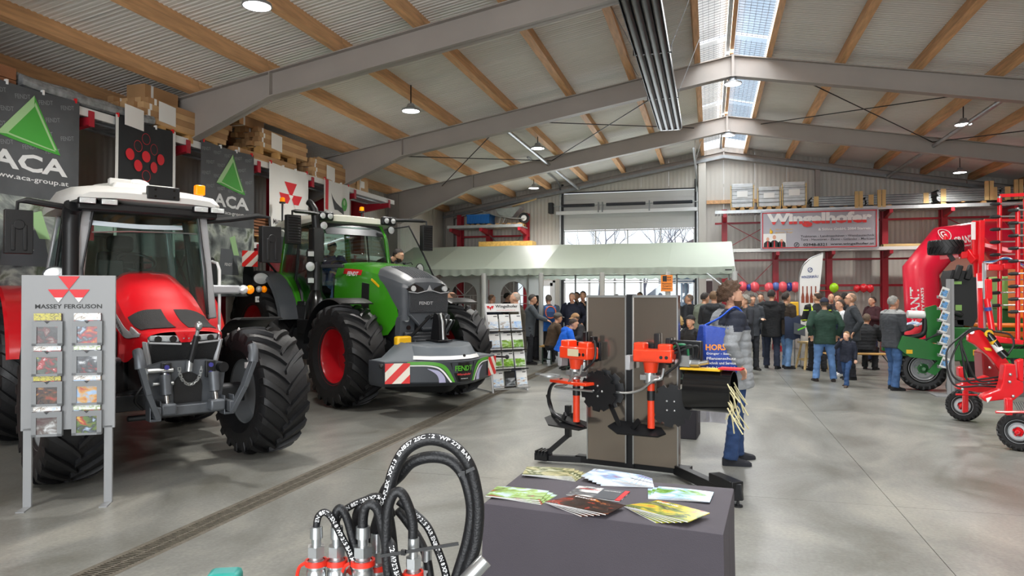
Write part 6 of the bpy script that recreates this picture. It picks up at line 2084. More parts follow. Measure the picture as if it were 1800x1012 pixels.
def hand(b, w, d, side, up=Vector((0, 0, 1)), sz=1.0):
 """palm, four unequal bent fingers and a thumb, from the wrist w along d."""
 d = d.normalized()
 s = d.cross(up)
 s = s.normalized() if s.length > .1 else Vector((0, 1, 0))
 nrm = s.cross(d)
 curl = -nrm
 k = sz
 p1 = w + d * .085 * k
 rings_ = []
 for t, hw, th in ((-.01, .026, .02), (.03, .038, .016), (.085, .042, .014)):
  rings_.append(ring(w + d * t * k, s, nrm, hw * k, th * k, 10))
 b.loft(rings_)
 for i, (off, ln) in enumerate(((-.03, .062), (-.010, .074), (.011, .070), (.031, .055))):
  a = p1 + s * off * k - d * .012
  m1 = a + (d * .9 + curl * .35).normalized() * ln * .5 * k
  m2 = m1 + (d * .55 + curl * .8).normalized() * ln * .5 * k
  b.tube([a, m1, m2], [.0095 * k, .009 * k, .0078 * k], 7)
 t0 = w + d * .025 * k + s * side * .034 * k
 t1 = t0 + (d * .6 + s * side * .7 + curl * .3).normalized() * .034 * k
 t2 = t1 + (d * .85 + s * side * .1 + curl * .5).normalized() * .03 * k
 b.tube([t0, t1, t2], [.014 * k, .011 * k, .009 * k], 7)
def person(label, pos, face, h=1.75, legs='stand', arms=('down', 'down'), lean=0.0, head=(0, 0), top=('#333333', 'plain', '#333333'), tro='#2b3550', shoe='#1b1a1a',
                                                              hair=('short', '#3a2a20'), skin='#d2a184', vox=.015, group='visitors', fat=1.0, z0=0.0, coat=0.0, beard=None, lay=0.0, glasses=False, denim=True, hood=False, child=False):
 s = h / 1.75
 fat *= 1.10
 root = thing('person', label, 'person', (pos[0], pos[1], z0), math.radians(90 + face), group)
 sit = legs == 'sit'
 kneel = legs == 'kneel'
 hz = .50 if sit else (.42 if kneel else .93)
 rnd = random.Random(len(label) * 13 + int(pos[0] * 97))
 HIPC = Vector((0, 0, hz))
 Rl = Matrix.Rotation(math.radians(lean), 4, 'Y')
 def U(p):      # upper-body point given relative to the pelvis
  return (HIPC + (Rl @ Vector(p))) * s
 ex, ey, ez = (Rl @ Vector((1, 0, 0))), Vector((0, 1, 0)), (Rl @ Vector((0, 0, 1)))
 hips = [Vector((0, sd * .095, hz - .02)) for sd in (1, -1)]
 knees, ank = [], []
 for i, sd in enumerate((1, -1)):
  if sit:
   knees.append(Vector((.42, sd * .12, .49))); ank.append(Vector((.40 - .1 * i, sd * .12, .09)))
  elif kneel:
   knees.append(Vector((.36, sd * .13, .46 if i else .10))); ank.append(Vector((.34 if i else -.30, sd * .12, .09)))
  else:
   dx, dy = LEG[legs][i]
   a = Vector((dx, sd * .10 + dy, .09))
   knees.append((hips[i] + a) / 2 + Vector((.025 + abs(dx) * .15, 0, .01)))
   ank.append(a)
 sh = [U((0, sd * .190 * fat ** .5, .505)) for sd in (1, -1)]
 elb, wri = [], []
 for i, sd in enumerate((1, -1)):
  e, w = ARM[arms[i]]
  R2 = Matrix.Rotation(math.radians(lean * .6), 4, 'Y')
  elb.append(sh[i] + (R2 @ Vector((e[0], e[1] * sd, e[2]))) * s)
  wri.append(sh[i] + (R2 @ Vector((w[0], w[1] * sd, w[2]))) * s)
 # ---- body: one continuous surface
 b = MB()
 rs = []
 for z, rx, ry in ((-.06, .085, .13), (.10, .08, .115), (.28, .095, .135), (.42, .09, .15), (.50, .06, .10), (.545, .05, .055), (.62, .048, .05)):
  rs.append(ring(U((0, 0, z)), ex, ey, rx * s, ry * s, 12))
 b.loft(rs)
 for i, sd in enumerate((1, -1)):
  b.tube([hips[i] * s, knees[i] * s, ank[i] * s], [.07 * s, .048 * s, .035 * s], 8)
  b.tube([sh[i] - ey * sd * .05 * s, elb[i], wri[i]], [.045 * s, .038 * s, .026 * s], 8)
  hand(b, wri[i], (wri[i] - elb[i]), -sd, sz=s * 1.08)
 hc = U((.02, 0, .70))
 Rh = Matrix.Rotation(math.radians(head[0]), 4, 'Z') @ Matrix.Rotation(math.radians(head[1] + lean * .25), 4, 'Y')
 HM = Matrix.Translation(hc) @ Rh.to_4x4() @ Matrix.Scale(s * (1.18 if child else 1.0), 4)
 hb_ = MB(HM)
 hb_.ball((-.012, 0, .03), (.098, .077, .098), 18, 14)
 rr_ = []
 for z, xc, rx, ry in ((.06, .02, .078, .07), (.0, .028, .074, .068), (-.045, .034, .066, .058), (-.085, .045, .048, .042), (-.108, .05, .03, .028)):
  rr_.append([(xc + rx * math.cos(a), ry * math.sin(a), z) for a in [2 * PI * k / 16 for k in range(16)]])
 hb_.loft(rr_)
 hb_.loft([[(.092, -.008, .035), (.092, .008, .035), (.098, .008, .03), (.098, -.008, .03)], [(.09, -.016, -.022), (.09, .016, -.022), (.123, .010, -.018), (.123, -.010, -.018)], [(.085, -.012, -.034), (.085, .012, -.034), (.108, .006, -.032), (.108, -.006, -.032)]])
 for sd in (1, -1):
  hb_.ball((-.005, sd * .078, -.005), (.020, .010, .032), 10, 8)
  hb_.ball((.082, sd * .030, .032), (.018, .022, .008), 8, 6)
 hb_.ball((.093, 0, -.060), (.012, .024, .007), 10, 6)
 hb_.ball((.091, 0, -.073), (.011, .020, .007), 10, 6)
 b.v, b.f, b.m = b.v + hb_.v, b.f + [tuple(i + len(b.v) for i in f) for f in hb_.f], b.m + hb_.m
 HI = HM.inverted()
 sk = skin_m(skin)
 lipm = mat('lips', '#b06a5e', .45)
 def bodyfn(c):
  p = HI @ c
  return 1 if (p.x > .085 and -.080 < p.z < -.053 and abs(p.y) < .025) else 0
 remesh_later(b, 'body', [sk, lipm], root, min(vox, .0125) * (1 if vox < .02 else 1.25), bodyfn, 1)
 hg = MB(HM)
 for sd in (1, -1):
  hg.ball((.082, sd * .031, .018), (.009, .013, .009), 10, 8, 0)
  hg.ball((.0895, sd * .031, .018), (.003, .006, .006), 8, 6, 1)
  hg.bar((.094, sd * .018, .040), (.084, sd * .050, .042), .010, .006, 1)
 hg.build('eyes', [m_white, mat('iris_dark', '#2a1d16', .4)], root)
 # ---- hair
 st, hcol = hair
 hm = mat('hair_' + hcol.strip('#'), hcol, .7, bump=(90, .6), var=(30, .25))
 def shell(fn, grow, m, name, rough=0.0, n=26, k=20):
  bb_ = MB()
  r = (.098 + grow, .077 + grow, .098 + grow)
  vs, ok = [], []
  for i in range(k + 1):
   for j in range(n):
    a, e = 2 * PI * j / n, -PI / 2 + PI * i / k
    d = Vector((math.cos(a) * math.cos(e), math.sin(a) * math.cos(e), math.sin(e)))
    q = 1 + (rough * mn.noise(d * 5 + Vector((rnd.random() * .0 + len(label), 0, 0))) if rough else 0)
    p = Vector((-.012 + d.x * r[0] * q, d.y * r[1] * q, .03 + d.z * r[2] * q))
    if d.z < 0:
     p.z = .03 + d.z * (r[2] + .045 * (1 if d.x > -.2 else .6)) * q
     p.x += .05 * max(0, -d.z) * (1 if d.x > -.2 else .2)
    vs.append(p)
    ok.append(fn(d))
  fs = []
  for i in range(k):
   for j in range(n):
    q = (i * n + j, i * n + (j + 1) % n, (i + 1) * n + (j + 1) % n, (i + 1) * n + j)
    if sum(ok[t] for t in q) >= 3:
     fs.append(q)
  bb_.add(vs, fs, 0, HM)
  bb_.build(name, m, root, ang=None)
 front = lambda d, f, bk: d.z > lerp(bk, f, max(0, min(1, (d.x + .55) / 1.2)))
 if st == 'short':
  shell(lambda d: front(d, .62, -.55), .009, hm, 'hair', .05)
 elif st == 'curly':
  shell(lambda d: front(d, .60, -.60), .030, hm, 'hair', .30, 36, 28)
 elif st == 'thin':
  shell(lambda d: front(d, .95, -.5) and d.z < .75, .006, hm, 'hair', .03)
 elif st == 'long':
  shell(lambda d: front(d, .62, -1.2), .018, hm, 'hair', .06)
  MB(HM).loft([ring((-.05, 0, 0), Vector((1, 0, 0)), Vector((0, 1, 0)), .06, .088, 12), ring((-.06, 0, -.1), Vector((1, 0, 0)), Vector((0, 1, 0)), .05, .085, 12), ring((-.06, 0, -.17), Vector((1, 0, 0)), Vector((0, 1, 0)), .03, .06, 12)]).build('hair_ends', hm, root)
 elif st in ('cap', 'beanie'):
  shell(lambda d: front(d, .2, -.5) and d.z < .35, .007, mat('hair_dark', '#4a4038', .7), 'hair', .03)
  cm_ = cloth_m(hcol)
  shell(lambda d: front(d, .28, .1), .017 if st == 'cap' else .02, cm_, 'hat', .03 if st == 'beanie' else .0)
  if st == 'cap':
   MB(HM).sheet(lambda u, v: (.075 + .085 * v * math.sin(PI * (.15 + .7 * u)), lerp(-.07, .07, u), .068 - .02 * v - .02 * (2 * u - 1) ** 2), 10, 5, .004).build('hat_peak', cm_, root)
 if beard:
  bm_ = mat('hair_' + beard.strip('#'), beard, .7, bump=(90, .6), var=(30, .25))
  shell(lambda d: d.z < -.38 and d.x > -.2 and not (d.x > .6 and -.62 < d.z < -.42 and abs(d.y) < .25), .007, bm_, 'beard', .06)
 if glasses:
  g = MB(HM)
  for sd in (1, -1):
   g.tube([(.100, sd * .031 + .021 * math.cos(a), .016 + .016 * math.sin(a)) for a in [2 * PI * k / 12 for k in range(12)]], .0025, 5, closed=True)
   g.bar((.098, sd * .052, .02), (.0, sd * .082, .015), .004, .004)
  g.bar((.1, -.01, .02), (.1, .01, .02), .004, .004).build('glasses', m_black_gloss, root)
 # ---- trousers and shoes
 t = MB()
 f2 = fat
 if sit or kneel:
  t.loft([ring((-.10 * s, 0, (hz - .02) * s), Vector((0, 0, 1)), ey, .10 * s, .17 * s * f2, 12), ring((.08 * s, 0, (hz - .02) * s), Vector((0, 0, 1)), ey, .095 * s, .18 * s * f2, 12)])
 t.loft([ring(U((0, 0, z)), ex, ey, rx * s * f2, ry * s * f2, 14) for z, rx, ry in ((-.10, .10, .15), (-.02, .110, .160), (.08, .100, .148), (.16, .09, .135))])
 for i in range(2):
  t.tube([hips[i] * s + Vector((0, 0, .02)), lerp(hips[i], knees[i], .5) * s, knees[i] * s, lerp(knees[i], ank[i], .55) * s, (ank[i] + Vector((0, 0, -.035))) * s], [.092 * s * f2, .088 * s * f2 ** .5, .074 * s, .068 * s, .074 * s], 12)
 wr = lambda amp, fr: (lambda co: amp * (mn.noise(Vector((co.x * fr, co.y * fr, co.z * fr * 1.8)) + Vector((len(label), 3, 1))) + .5 * mn.noise(Vector((co.x * 9, co.y * 9, co.z * 30)))))
 remesh_later(t, 'trousers', [denim_m(tro) if denim else cloth_m(tro)], root, vox, None, 2, wr(.009, 11))
 for i, sd in enumerate((1, -1)):
  a = ank[i] * s
  ft = Vector((1, sd * .18, 0)).normalized()
  if kneel and i == 0:
   ft = Vector((-.2, 0, -1)).normalized()
  lat = Vector((-ft.y, ft.x, 0)) if abs(ft.z) < .5 else Vector((0, 1, 0))
  upv = Vector((0, 0, 1)) if abs(ft.z) < .5 else Vector((1, 0, 0))
  base = Vector((a.x, a.y, a.z - .09 * s))
  sb = MB()
  rg = []
  for d_, hw, ht in ((-.075, .030, .07), (-.05, .036, .10), (.02, .040, .105), (.07, .044, .075), (.13, .048, .055), (.175, .040, .045), (.198, .018, .03)):
   c = base + ft * d_ * s
   rg.append([tuple(c + lat * (hw * s * q) + upv * (ht * s * w)) for q, w in ((-1, .0), (-1.02, .3), (-.85, .75), (-.4, 1), (.4, 1), (.85, .75), (1.02, .3), (1, .0))])
  sb.loft(rg)
  so_ = sb.build('shoe', cloth_m(shoe, False), root, fix=True)
 # ---- jacket
 col, style, col2 = top
 j = MB()
 bot = -.14 - coat
 prof = [(bot, .140, .188), (bot * .4, .138, .184), (.10, .130, .176), (.25, .136, .188), (.38, .132, .20), (.46, .110, .19), (.505, .085, .13), (.555, .064, .07)]
 if style in ('hoodie', 'puffer', 'yoke', 'fur'):
  prof = [(z, a * 1.07, c * 1.05) for z, a, c in prof]
 if sit:
  prof = [(max(z, -.03), a, c) for z, a, c in prof]
 j.loft([ring(U((0 - .012 * (z > .3), 0, z)), ex, ey, rx * s * fat * 1.03, ry * s * fat ** .6, 18) for z, rx, ry in prof])
 cuffs = []
 bulk = 1.12 if style in ('puffer', 'yoke', 'fur') else 1.0
 for i, sd in enumerate((1, -1)):
  e, w = elb[i], wri[i]
  j.tube([sh[i] - ey * sd * .06 * s, sh[i] + ey * sd * .0 - ez * .01 * s, lerp(sh[i], e, .5), e, lerp(e, w, .55), lerp(e, w, .98)],
                                                               [.080 * s * bulk, .084 * s * bulk, .076 * s * bulk, .068 * s * bulk, .060 * s * bulk, .050 * s * bulk], 12)
 if hood or style == 'hoodie':
  for (hx, hzz, r_) in ((-.085, .50, .065), (-.115, .46, .06)):
   j.tube([U((hx + .11, .10, hzz + .05)), U((hx + .02, .10, hzz + .04)), U((hx - .03, .0, hzz + .02)), U((hx + .02, -.10, hzz + .04)), U((hx + .11, -.10, hzz + .05))], [.035 * s, .05 * s, r_ * s, .05 * s, .035 * s], 10)
 elif style == 'fur':
  pass
 else:
  j.tube([U((.06, .05, .53)), U((-.02, .072, .555)), U((-.075, 0, .56)), U((-.02, -.072, .555)), U((.06, -.05, .53))], [.022 * s, .026 * s, .026 * s, .026 * s, .022 * s], 8)
 per = .075 * s
 invR = Rl.inverted()
 def rel(c):
  return invR @ (Vector(c) / s - HIPC)
 def disp(co):
  q = .008 * mn.noise(co * 9 + Vector((len(label), 0, 0))) + .005 * mn.noise(Vector((co.x * 14, co.y * 14, co.z * 34)))
  if style in ('puffer', 'yoke'):
   q += .010 * abs(math.sin(co.z / per * PI)) ** .6 - .006
  return q
 def fn(c):
  r_ = rel(c)
  if style == 'yoke':
   return 1 if (r_.z > .375 and r_.x > -.08) or (r_.z > .43 and abs(r_.y) > .10) else 0
  if style == 'lime':
   return 1 if (abs(r_.y) > .21 and int(c.z * 40 / s) % 9 == 0) or (abs(abs(r_.y) - .15) < .013 and r_.z > .2) else 0
  if style == 'halves':
   return 1 if r_.z > .30 else 0
  if style == 'check':
   return (int(math.floor(c.x * 22)) + int(math.floor(c.y * 22)) + int(math.floor(c.z * 22))) % 2
  if style == 'collar':
   return 1 if r_.z > .50 else 0
  return 0
 remesh_later(j, 'jacket', [cloth_m(col), cloth_m(col2)], root, vox, fn, 2, disp)
 if style == 'fur':
  fm_ = mat('fur_collar', col2, .9, bump=(60, 1.0), var=(40, .4))
  MB().tube([U((.07, .06, .50)), U((-.02, .10, .54)), U((-.10, 0, .55)), U((-.02, -.10, .54)), U((.07, -.06, .50))], [.03 * s, .042 * s, .045 * s, .042 * s, .03 * s], 10).build('fur_collar', fm_, root)
 return root, wri, elb, sh, U
def spot(px, zc):
 p = at_d(px, 519, zc)
 return (p.x, p.y)
V1 = 'visitors standing in the hall'
V2 = 'visitors at the tent'
# the visitor with the blue bag, nearest the viewer
BP = person('bearded man with curly brown hair in a grey padded jacket carrying a blue bag', (0.22, 7.74), -74, 1.83, 'ease', ('pocket', 'pocket'), -2, (-4, 2), ('#8b8e91', 'yoke', '#1d2230'), '#27406a', '#1b1d24', ('curly', '#4b3422'), '#c99a80', .0105, V1, 1.12, coat=.05, beard='#5e402c', hood=True)
r_ = BP[0]
sh_ = BP[3]
m_bag = mat('bag_blue', '#1d3f9c', .5, var=(5, .1), bump=(30, .3))
bag = thing('shoulder_bag', 'royal blue shopping bag hanging at the back of the man in grey', 'bag', r_.location, r_.rotation_euler.z)
b = MB()
b.loft([[(x, -y, z + .17) for x, y, z in r] for r in ([(-.36, .14, .80), (-.06, .24, .76), (-.04, .30, .76), (-.33, .28, .80)], [(-.42, .10, 1.02), (-.08, .26, 1.02), (-.05, .36, 1.02), (-.38, .32, 1.02)], [(-.38, .12, 1.26), (-.14, .25, 1.22), (-.12, .30, 1.22), (-.36, .24, 1.26)])])
b.M = None
bgo = b.build('body', m_bag, bag, fix=True, bev=.02)
MB().tube(spline([(-.34, -.20, 1.42), (-.20, -.25, 1.50), (-.04, -.19, 1.60), (.03, -.24, 1.52), (-.04, -.30, 1.44), (-.14, -.30, 1.38)], 6), .028, 8, flat=.35).build('strap', mat('strap_blue', '#2456c4', .5), bag)
fx = face_mx((-.155, .345, .98), (.33, .035, 0), (0, .0, 1))
fx = face_mx((-.22, -.350, 1.21), (1, -.12, 0), (0, 0, 1))
bx = MB().add(*text_fit('HORSCH', .30, .06, .03), 0, fx)
bx.build('lettering', mat('bag_orange', '#f0932b', .5), bag)
for k in range(4):
 MB().add(*text_fit(['Dünger - Saatgut', 'Pflanzenschutz', 'Technik und Service', 'für die Landwirtschaft'][k], .28, .026, .01), 0, face_mx((-.22, -.347, 1.145 - .045 * k), (1, -.12, 0), (0, 0, 1))).build('lettering', m_white, bag)
# around the tractors
person('dark haired man with a beard looking over the green tractor front wheel', spot(770, 14.2), 150, 1.76, 'stand', ('down', 'down'), 0, (0, 0), ('#22252b', 'plain', '#222222'), hair=('short', '#1c1512'), skin='#c7937a', vox=.017, group=V2, beard='#2a1f1a')
person('brown haired man in profile beyond the green tractor wheel, looking aside', spot(795, 15.2), 100, 1.78, 'stand', ('down', 'down'), 0, (0, 0), ('#3a3d3f', 'plain', '#222222'), hair=('thin', '#4a3324'), vox=.017, group=V2)
person('dark haired visitor half hidden between two men by the green tractor', spot(779, 20.5), 60, 1.70, vox=.02, group=V2, hair=('short', '#1b1614'), top=('#26282c', 'plain', '#222222'))
# in the tent
person('balding man in a navy jacket standing by the first arched window', spot(864, 19.4), -20, 1.74, 'stand', ('hold', 'hold'), 0, (-25, 0), ('#1d2536', 'plain', '#222222'), hair=('thin', '#6b5443'), vox=.018, group=V2)
person('dark haired man in black beside the second arched window', spot(891, 20.3), -50, 1.78, 'stand', ('hold', 'hold'), 0, (-20, 8), ('#1b1b1e', 'plain', '#222222'), hair=('short', '#17120f'), vox=.018, group=V2)
person('bald man in a long olive brown coat behind the brochure stand', spot(909, 14.6), 88, 1.78, 'stand', ('down', 'down'), 2, (0, 0), ('#3b362a', 'plain', '#3b362a'), '#2a3346', hair=('thin', '#b9aea2'), skin='#d8a78c', vox=.013, group=V2, coat=.24, fat=1.1)
person('grey haired man in a slate jacket reaching forward at the tent', spot(930, 18.0), -75, 1.74, 'stand', ('reach', 'reach'), 6, (-5, 6), ('#4b5258', 'plain', '#222222'), '#22242a', hair=('short', '#3d3a38'), vox=.016, group=V2, coat=.1)
person('long haired woman in a black jacket in the tent', spot(940, 19.2), -55, 1.70, 'stand', ('hold', 'hold'), 4, (0, 8), ('#26272b', 'plain', '#222222'), '#22242a', hair=('long', '#2a2422'), vox=.018, group=V2, coat=.15)
PB = person('grey haired man in a blue jacket with a small backpack at the tent', spot(965, 18.6), 20, 1.73, 'stand', ('hold', 'hold'), 6, (15, 8), ('#1f5fb0', 'halves', '#4b5664'), '#22242a', hair=('short', '#6e675f'), vox=.016, group=V2, fat=1.1)
pk = thing('backpack', 'small blue backpack with an orange rim on the man at the tent', 'backpack', PB[0].location, PB[0].rotation_euler.z)
MB().box((-.24, 0, 1.27), (.16, .30, .36)).build('pack', mat('pack_blue', '#2a62a8', .6), pk, bev=.05)
MB().tube([(-.33, .13 * math.cos(a), 1.29 + .15 * math.sin(a)) for a in [2 * PI * k / 16 for k in range(16)]], .016, 6, closed=True).build('rim', mat('pack_orange', '#d8683a', .6), pk)
MB().box((-.33, 0, 1.24), (.03, .22, .16)).build('pocket', mat('pack_navy', '#1b3b6b', .6), pk, bev=.02)
person('boy in a bright blue hooded jacket sitting bent over the table', spot(985, 16.0), -72, 1.66, 'sit', ('table', 'table'), 24, (0, 14), ('#1565d8', 'hoodie', '#1565d8'), '#23252b', hair=('short', '#3b2f28'), vox=.013, group=V2)
person('seated man in a brown jacket with a grey cap behind the boy in blue', spot(968, 17.4), -60, 1.74, 'sit', ('table', 'table'), 14, (0, 8), ('#4a3a2a', 'plain', '#222222'), '#23252b', hair=('cap', '#5c5a55'), vox=.016, group=V2)
person('seated man with a tan cap facing the boy in blue across the table', spot(1020, 16.9), 130, 1.72, 'sit', ('table', 'chin'), 10, (0, 12), ('#2a2b30', 'plain', '#222222'), '#23252b', hair=('cap', '#a5805a'), vox=.016, group=V2)
person('grey haired man in a dark navy jacket standing in the tent opening', spot(1006, 18.6), 178, 1.78, 'stand', ('pocket', 'down'), 0, (-10, 0), ('#1a2033', 'plain', '#222222'), '#22242a', hair=('short', '#8b8782'), vox=.015, group=V2, fat=1.08)
person('short haired man half hidden behind the grey haired man in navy', spot(1014, 19.9), 165, 1.80, vox=.02, group=V2, hair=('short', '#3a3029'), top=('#26324a', 'plain', '#222222'))
person('dark haired man in a black jacket beside the steel panel in the tent opening', spot(1025, 19.0), 175, 1.82, 'stand', ('chin', 'fold'), 0, (5, 0), ('#1b1d24', 'plain', '#222222'), '#22242a', hair=('short', '#2b211c'), vox=.016, group=V2)
for k, (px, zc, hh, c_, f) in enumerate(((1072, 20.6, 1.66, '#3a2f2a', -160), (1084, 21.4, 1.74, '#6e6258', 170), (1114, 20.0, 1.68, '#8f8a84', 150), (1125, 20.4, 1.80, '#4b3a2e', 160), (1183, 19.8, 1.69, '#2e2622', -170))):
 person(['short dark haired visitor whose head shows over the middle of the steel panels', 'grey brown haired visitor beyond the steel panels', 'fair grey haired visitor whose crown shows over the steel panel', 'tall brown haired visitor facing out over the steel panel', 'visitor whose head shows at the outer edge of the steel panel'][k],
                                                              spot(px, zc), f, hh, vox=.022, group=V2, hair=('short', c_), top=(['#30343c', '#3f4a3c', '#4b4f57', '#26282c', '#54585e'][k], 'plain', '#222222'))
person('fair haired woman in a black and white checked jacket seated by the steel panel', spot(1196, 14.9), 40, 1.68, 'sit', ('table', 'table'), 6, (0, 0), ('#e2e2de', 'check', '#1a1a1c'), '#23252b', hair=('curly', '#b79a62'), vox=.014, group=V2)
person('seated man in a black knit cap and black jacket resting his arm', spot(1218, 14.3), 135, 1.74, 'sit', ('hold', 'table'), 4, (20, 0), ('#1c1d20', 'plain', '#222222'), '#23252b', hair=('beanie', '#161617'), vox=.013, group=V2)
person('older man with a receding hairline in a dark jacket at the tent corner', spot(1212, 17.8), 60, 1.74, 'stand', ('down', 'down'), 0, (20, 0), ('#24272c', 'plain', '#222222'), hair=('thin', '#6d6258'), vox=.017, group=V2)
person('dark haired man in a grey green jacket bending at the tent corner', spot(1232, 16.2), -50, 1.78, 'stand', ('hold', 'hold'), 8, (0, 6), ('#6a7466', 'plain', '#222222'), '#2b2e35', hair=('short', '#2a2320'), vox=.015, group=V2)
person('man in a black jacket with a yellow hood lining seen from behind', spot(1254, 14.6), -15, 1.80, 'stand', ('hold', 'hold'), 4, (-20, 0), ('#202327', 'hoodie', '#c9a530'), '#23252b', hair=('short', '#6a5138'), vox=.014, group=V1, hood=True)
# the crowd beyond the man with the bag
person('grey haired woman behind the bearded man, facing aside', spot(1310, 15.6), 120, 1.70, 'stand', ('fold', 'fold'), 0, (0, 0), ('#2a2d33', 'plain', '#222222'), hair=('curly', '#8a857c'), vox=.016, group=V1)
person('man with dark hair in a grey jacket looking down', spot(1320, 16.6), -165, 1.74, 'stand', ('hold', 'hold'), 4, (0, 18), ('#3c4046', 'plain', '#222222'), '#23252b', hair=('short', '#4a4038'), vox=.016, group=V1)
person('man with brown hair at the back of the crowd near the red post', spot(1337, 19.4), 170, 1.76, hair=('short', '#4a3526'), vox=.02, group=V1, top=('#2b2e34', 'plain', '#222222'))
person('big man in a black hooded coat and dark jeans seen from behind', spot(1356, 16.9), -12, 1.84, 'ease', ('hold', 'hold'), 0, (-10, 6), ('#17181b', 'hoodie', '#17181b'), '#232a3c', '#17181a', ('short', '#2b2522'), vox=.013, group=V1, coat=.08, fat=1.12)
person('man in a brown jacket with a fur collar and light blue jeans', spot(1381, 16.9), -55, 1.77, 'ease', ('hold', 'hold'), 0, (0, 0), ('#33291f', 'fur', '#8c7457'), '#6f93bf', '#1d1d1f', ('short', '#2a211c'), vox=.013, group=V1, fat=1.05)
jc = thing('folded_jacket', 'navy and grey jacket with a green edge carried over an arm', 'jacket', (*spot(1392, 16.55), 0))
MB().sheet(lambda u, v: (lerp(-.17, .17, u) , -.05 - .05 * math.sin(v * PI), 1.22 - .50 * v + .02 * math.sin(9 * u)), 8, 8, .07).build('cloth', cloth_m('#222c42'), jc)
MB().sheet(lambda u, v: (lerp(.02, .26, u), -.13 - .02 * v, 1.10 - .25 * v - .06 * u), 6, 6, .05).build('lining', cloth_m('#4b5057'), jc)
MB().bar((.10, -.17, .93), (.30, -.16, 1.02), .05, .03).build('green_edge', mat('lime_edge', '#6fd42c', .6), jc)
person('balding man in a black jacket with lime piping turned away', spot(1437, 16.3), 10, 1.78, 'ease', ('fold', 'hold'), 0, (30, 10), ('#18191c', 'lime', '#c8e03a'), '#1d1e22', '#17181a', ('thin', '#3a2c22'), vox=.013, group=V1, denim=False)
person('man in a dark green jacket, navy cap and blue jeans seen from behind', spot(1449, 14.35), 3, 1.66, 'wide', ('pocket', 'pocket'), 0, (0, 0), ('#1f3a2e', 'plain', '#1f3a2e'), '#5f83b4', '#2a2320', ('cap', '#1f2436'), vox=.012, group=V1, fat=1.22)
person('smiling man whose face shows over the green jacket shoulder', spot(1473, 17.2), 165, 1.74, 'stand', ('down', 'down'), 0, (0, 0), ('#22242a', 'plain', '#222222'), hair=('short', '#2b211b'), vox=.015, group=V1)
person('bald headed man far back between the beach flag and the crowd', spot(1461, 19.6), 175, 1.76, hair=('thin', '#8a7462'), vox=.02, group=V1, top=('#3a2f34', 'plain', '#222222'))
person('dark haired man turning away beside the bald man', spot(1485, 18.6), 20, 1.78, hair=('short', '#241d1a'), vox=.018, group=V1, top=('#26292f', 'plain', '#222222'))
person('person in a white and navy jacket next to the bald man with glasses', spot(1478, 15.4), 110, 1.62, 'ease', ('hold', 'hold'), 0, (0, 0), ('#26344a', 'halves', '#d9dcdf'), '#2a3550', '#d9d9d6', ('short', '#3a3029'), vox=.014, group=V1)
person('bald man with glasses in a dark grey pullover and black jeans', spot(1497, 14.7), 90, 1.76, 'stand', ('pocket', 'pocket'), 0, (0, 0), ('#34383d', 'plain', '#222222'), '#1d1e24', '#1b1b1d', ('thin', '#9a7f6a'), vox=.012, group=V1, glasses=True, fat=1.05)
person('small boy in a navy pullover eating, standing before the bald man', spot(1488, 13.55), 145, 1.02, 'stride', ('down', 'mouth'), 0, (0, 0), ('#1c2130', 'plain', '#1c2130'), '#2c4a76', '#4a3d34', ('short', '#8a6a42'), '#e0b197', .0095, V1, 1.05, child=True)
person('person in a black quilted jacket sitting on a bench with the back turned', spot(1521, 16.4), -25, 1.72, 'sit', ('table', 'table'), 8, (0, 0), ('#1d1f23', 'puffer', '#1d1f23'), '#1d1e22', '#1b1b1d', ('short', '#6a5a4c'), vox=.014, group=V1, fat=1.1)
person('woman with dark hair in a maroon jacket near the arch', spot(1534, 18.6), 120, 1.68, 'stand', ('fold', 'fold'), 0, (0, 0), ('#3f1d24', 'plain', '#222222'), hair=('short', '#2b211d'), vox=.016, group=V1)
OM = person('grey haired man in a dark grey jacket and blue jeans reading a brochure', spot(1569, 13.1), -62, 1.70, 'ease', ('hold', 'hold'), 0, (0, 2), ('#3a3d42', 'collar', '#9a9c9c'), '#3f608e', '#141416', ('short', '#8f8d88'), '#c08d72', .0115, V1, 1.1)
bc = thing('brochure', 'open glossy brochure held by the grey haired man', 'brochure', (0, 0, 0))
wr0 = OM[0].matrix_basis @ ((OM[1][0] + OM[1][1]) / 2)
fdir = Vector((math.cos(math.radians(28)), math.sin(math.radians(28)), 0))
bc.location = wr0 + fdir * .20 + Vector((0, 0, .02))
bc.rotation_euler = (0, math.radians(-12), math.radians(28))
for sd in (1, -1):
 MB().sheet(lambda u, v: (lerp(-.13, .13, v), sd * .21 * u, .03 * math.sin(u * PI * .8)), 6, 3, .004).build('page', print_mat('brochure_open', ['#2a3f5a', '#6f93b8', '#dfe6ea', '#6a7a52'], 9, 5), bc)
person('fair haired youth in a red and black jacket bending down at the green machine', spot(1604, 16.4), -80, 1.55, 'stand', ('reach', 'reach'), 42, (0, 4), ('#b3202c', 'lime', '#1b1b1d'), '#23252b', '#1b1b1d', ('short', '#9a6d45'), vox=.014, group=V1)
# in and at the green tractor
cx = FE.matrix_basis
def cabpos(x, y):
 p = cx @ Vector((x, y, 0))
 return (p.x, p.y)
person('driver in a blue and lime jacket and jeans sitting in the green tractor cab', cabpos(-2.45, 0), -90 - 32.7, 1.74, 'sit', ('reach', 'table'), 2, (-20, 0), ('#24458c', 'halves', '#2a3f7a'), '#7397bb', '#1b1b1d', ('cap', '#3a3d44'), vox=.015, group=V2, z0=1.42)
person('dark haired man in a black jacket leaning in at the open tractor door', cabpos(-2.05, .62), -88, 1.78, 'stand', ('reach', 'reach'), 52, (0, 5), ('#1b1d22', 'plain', '#222222'), '#1d1e22', '#1b1b1d', ('short', '#1e1713'), vox=.013, group=V2, z0=1.10, beard='#2b201a')
flush()
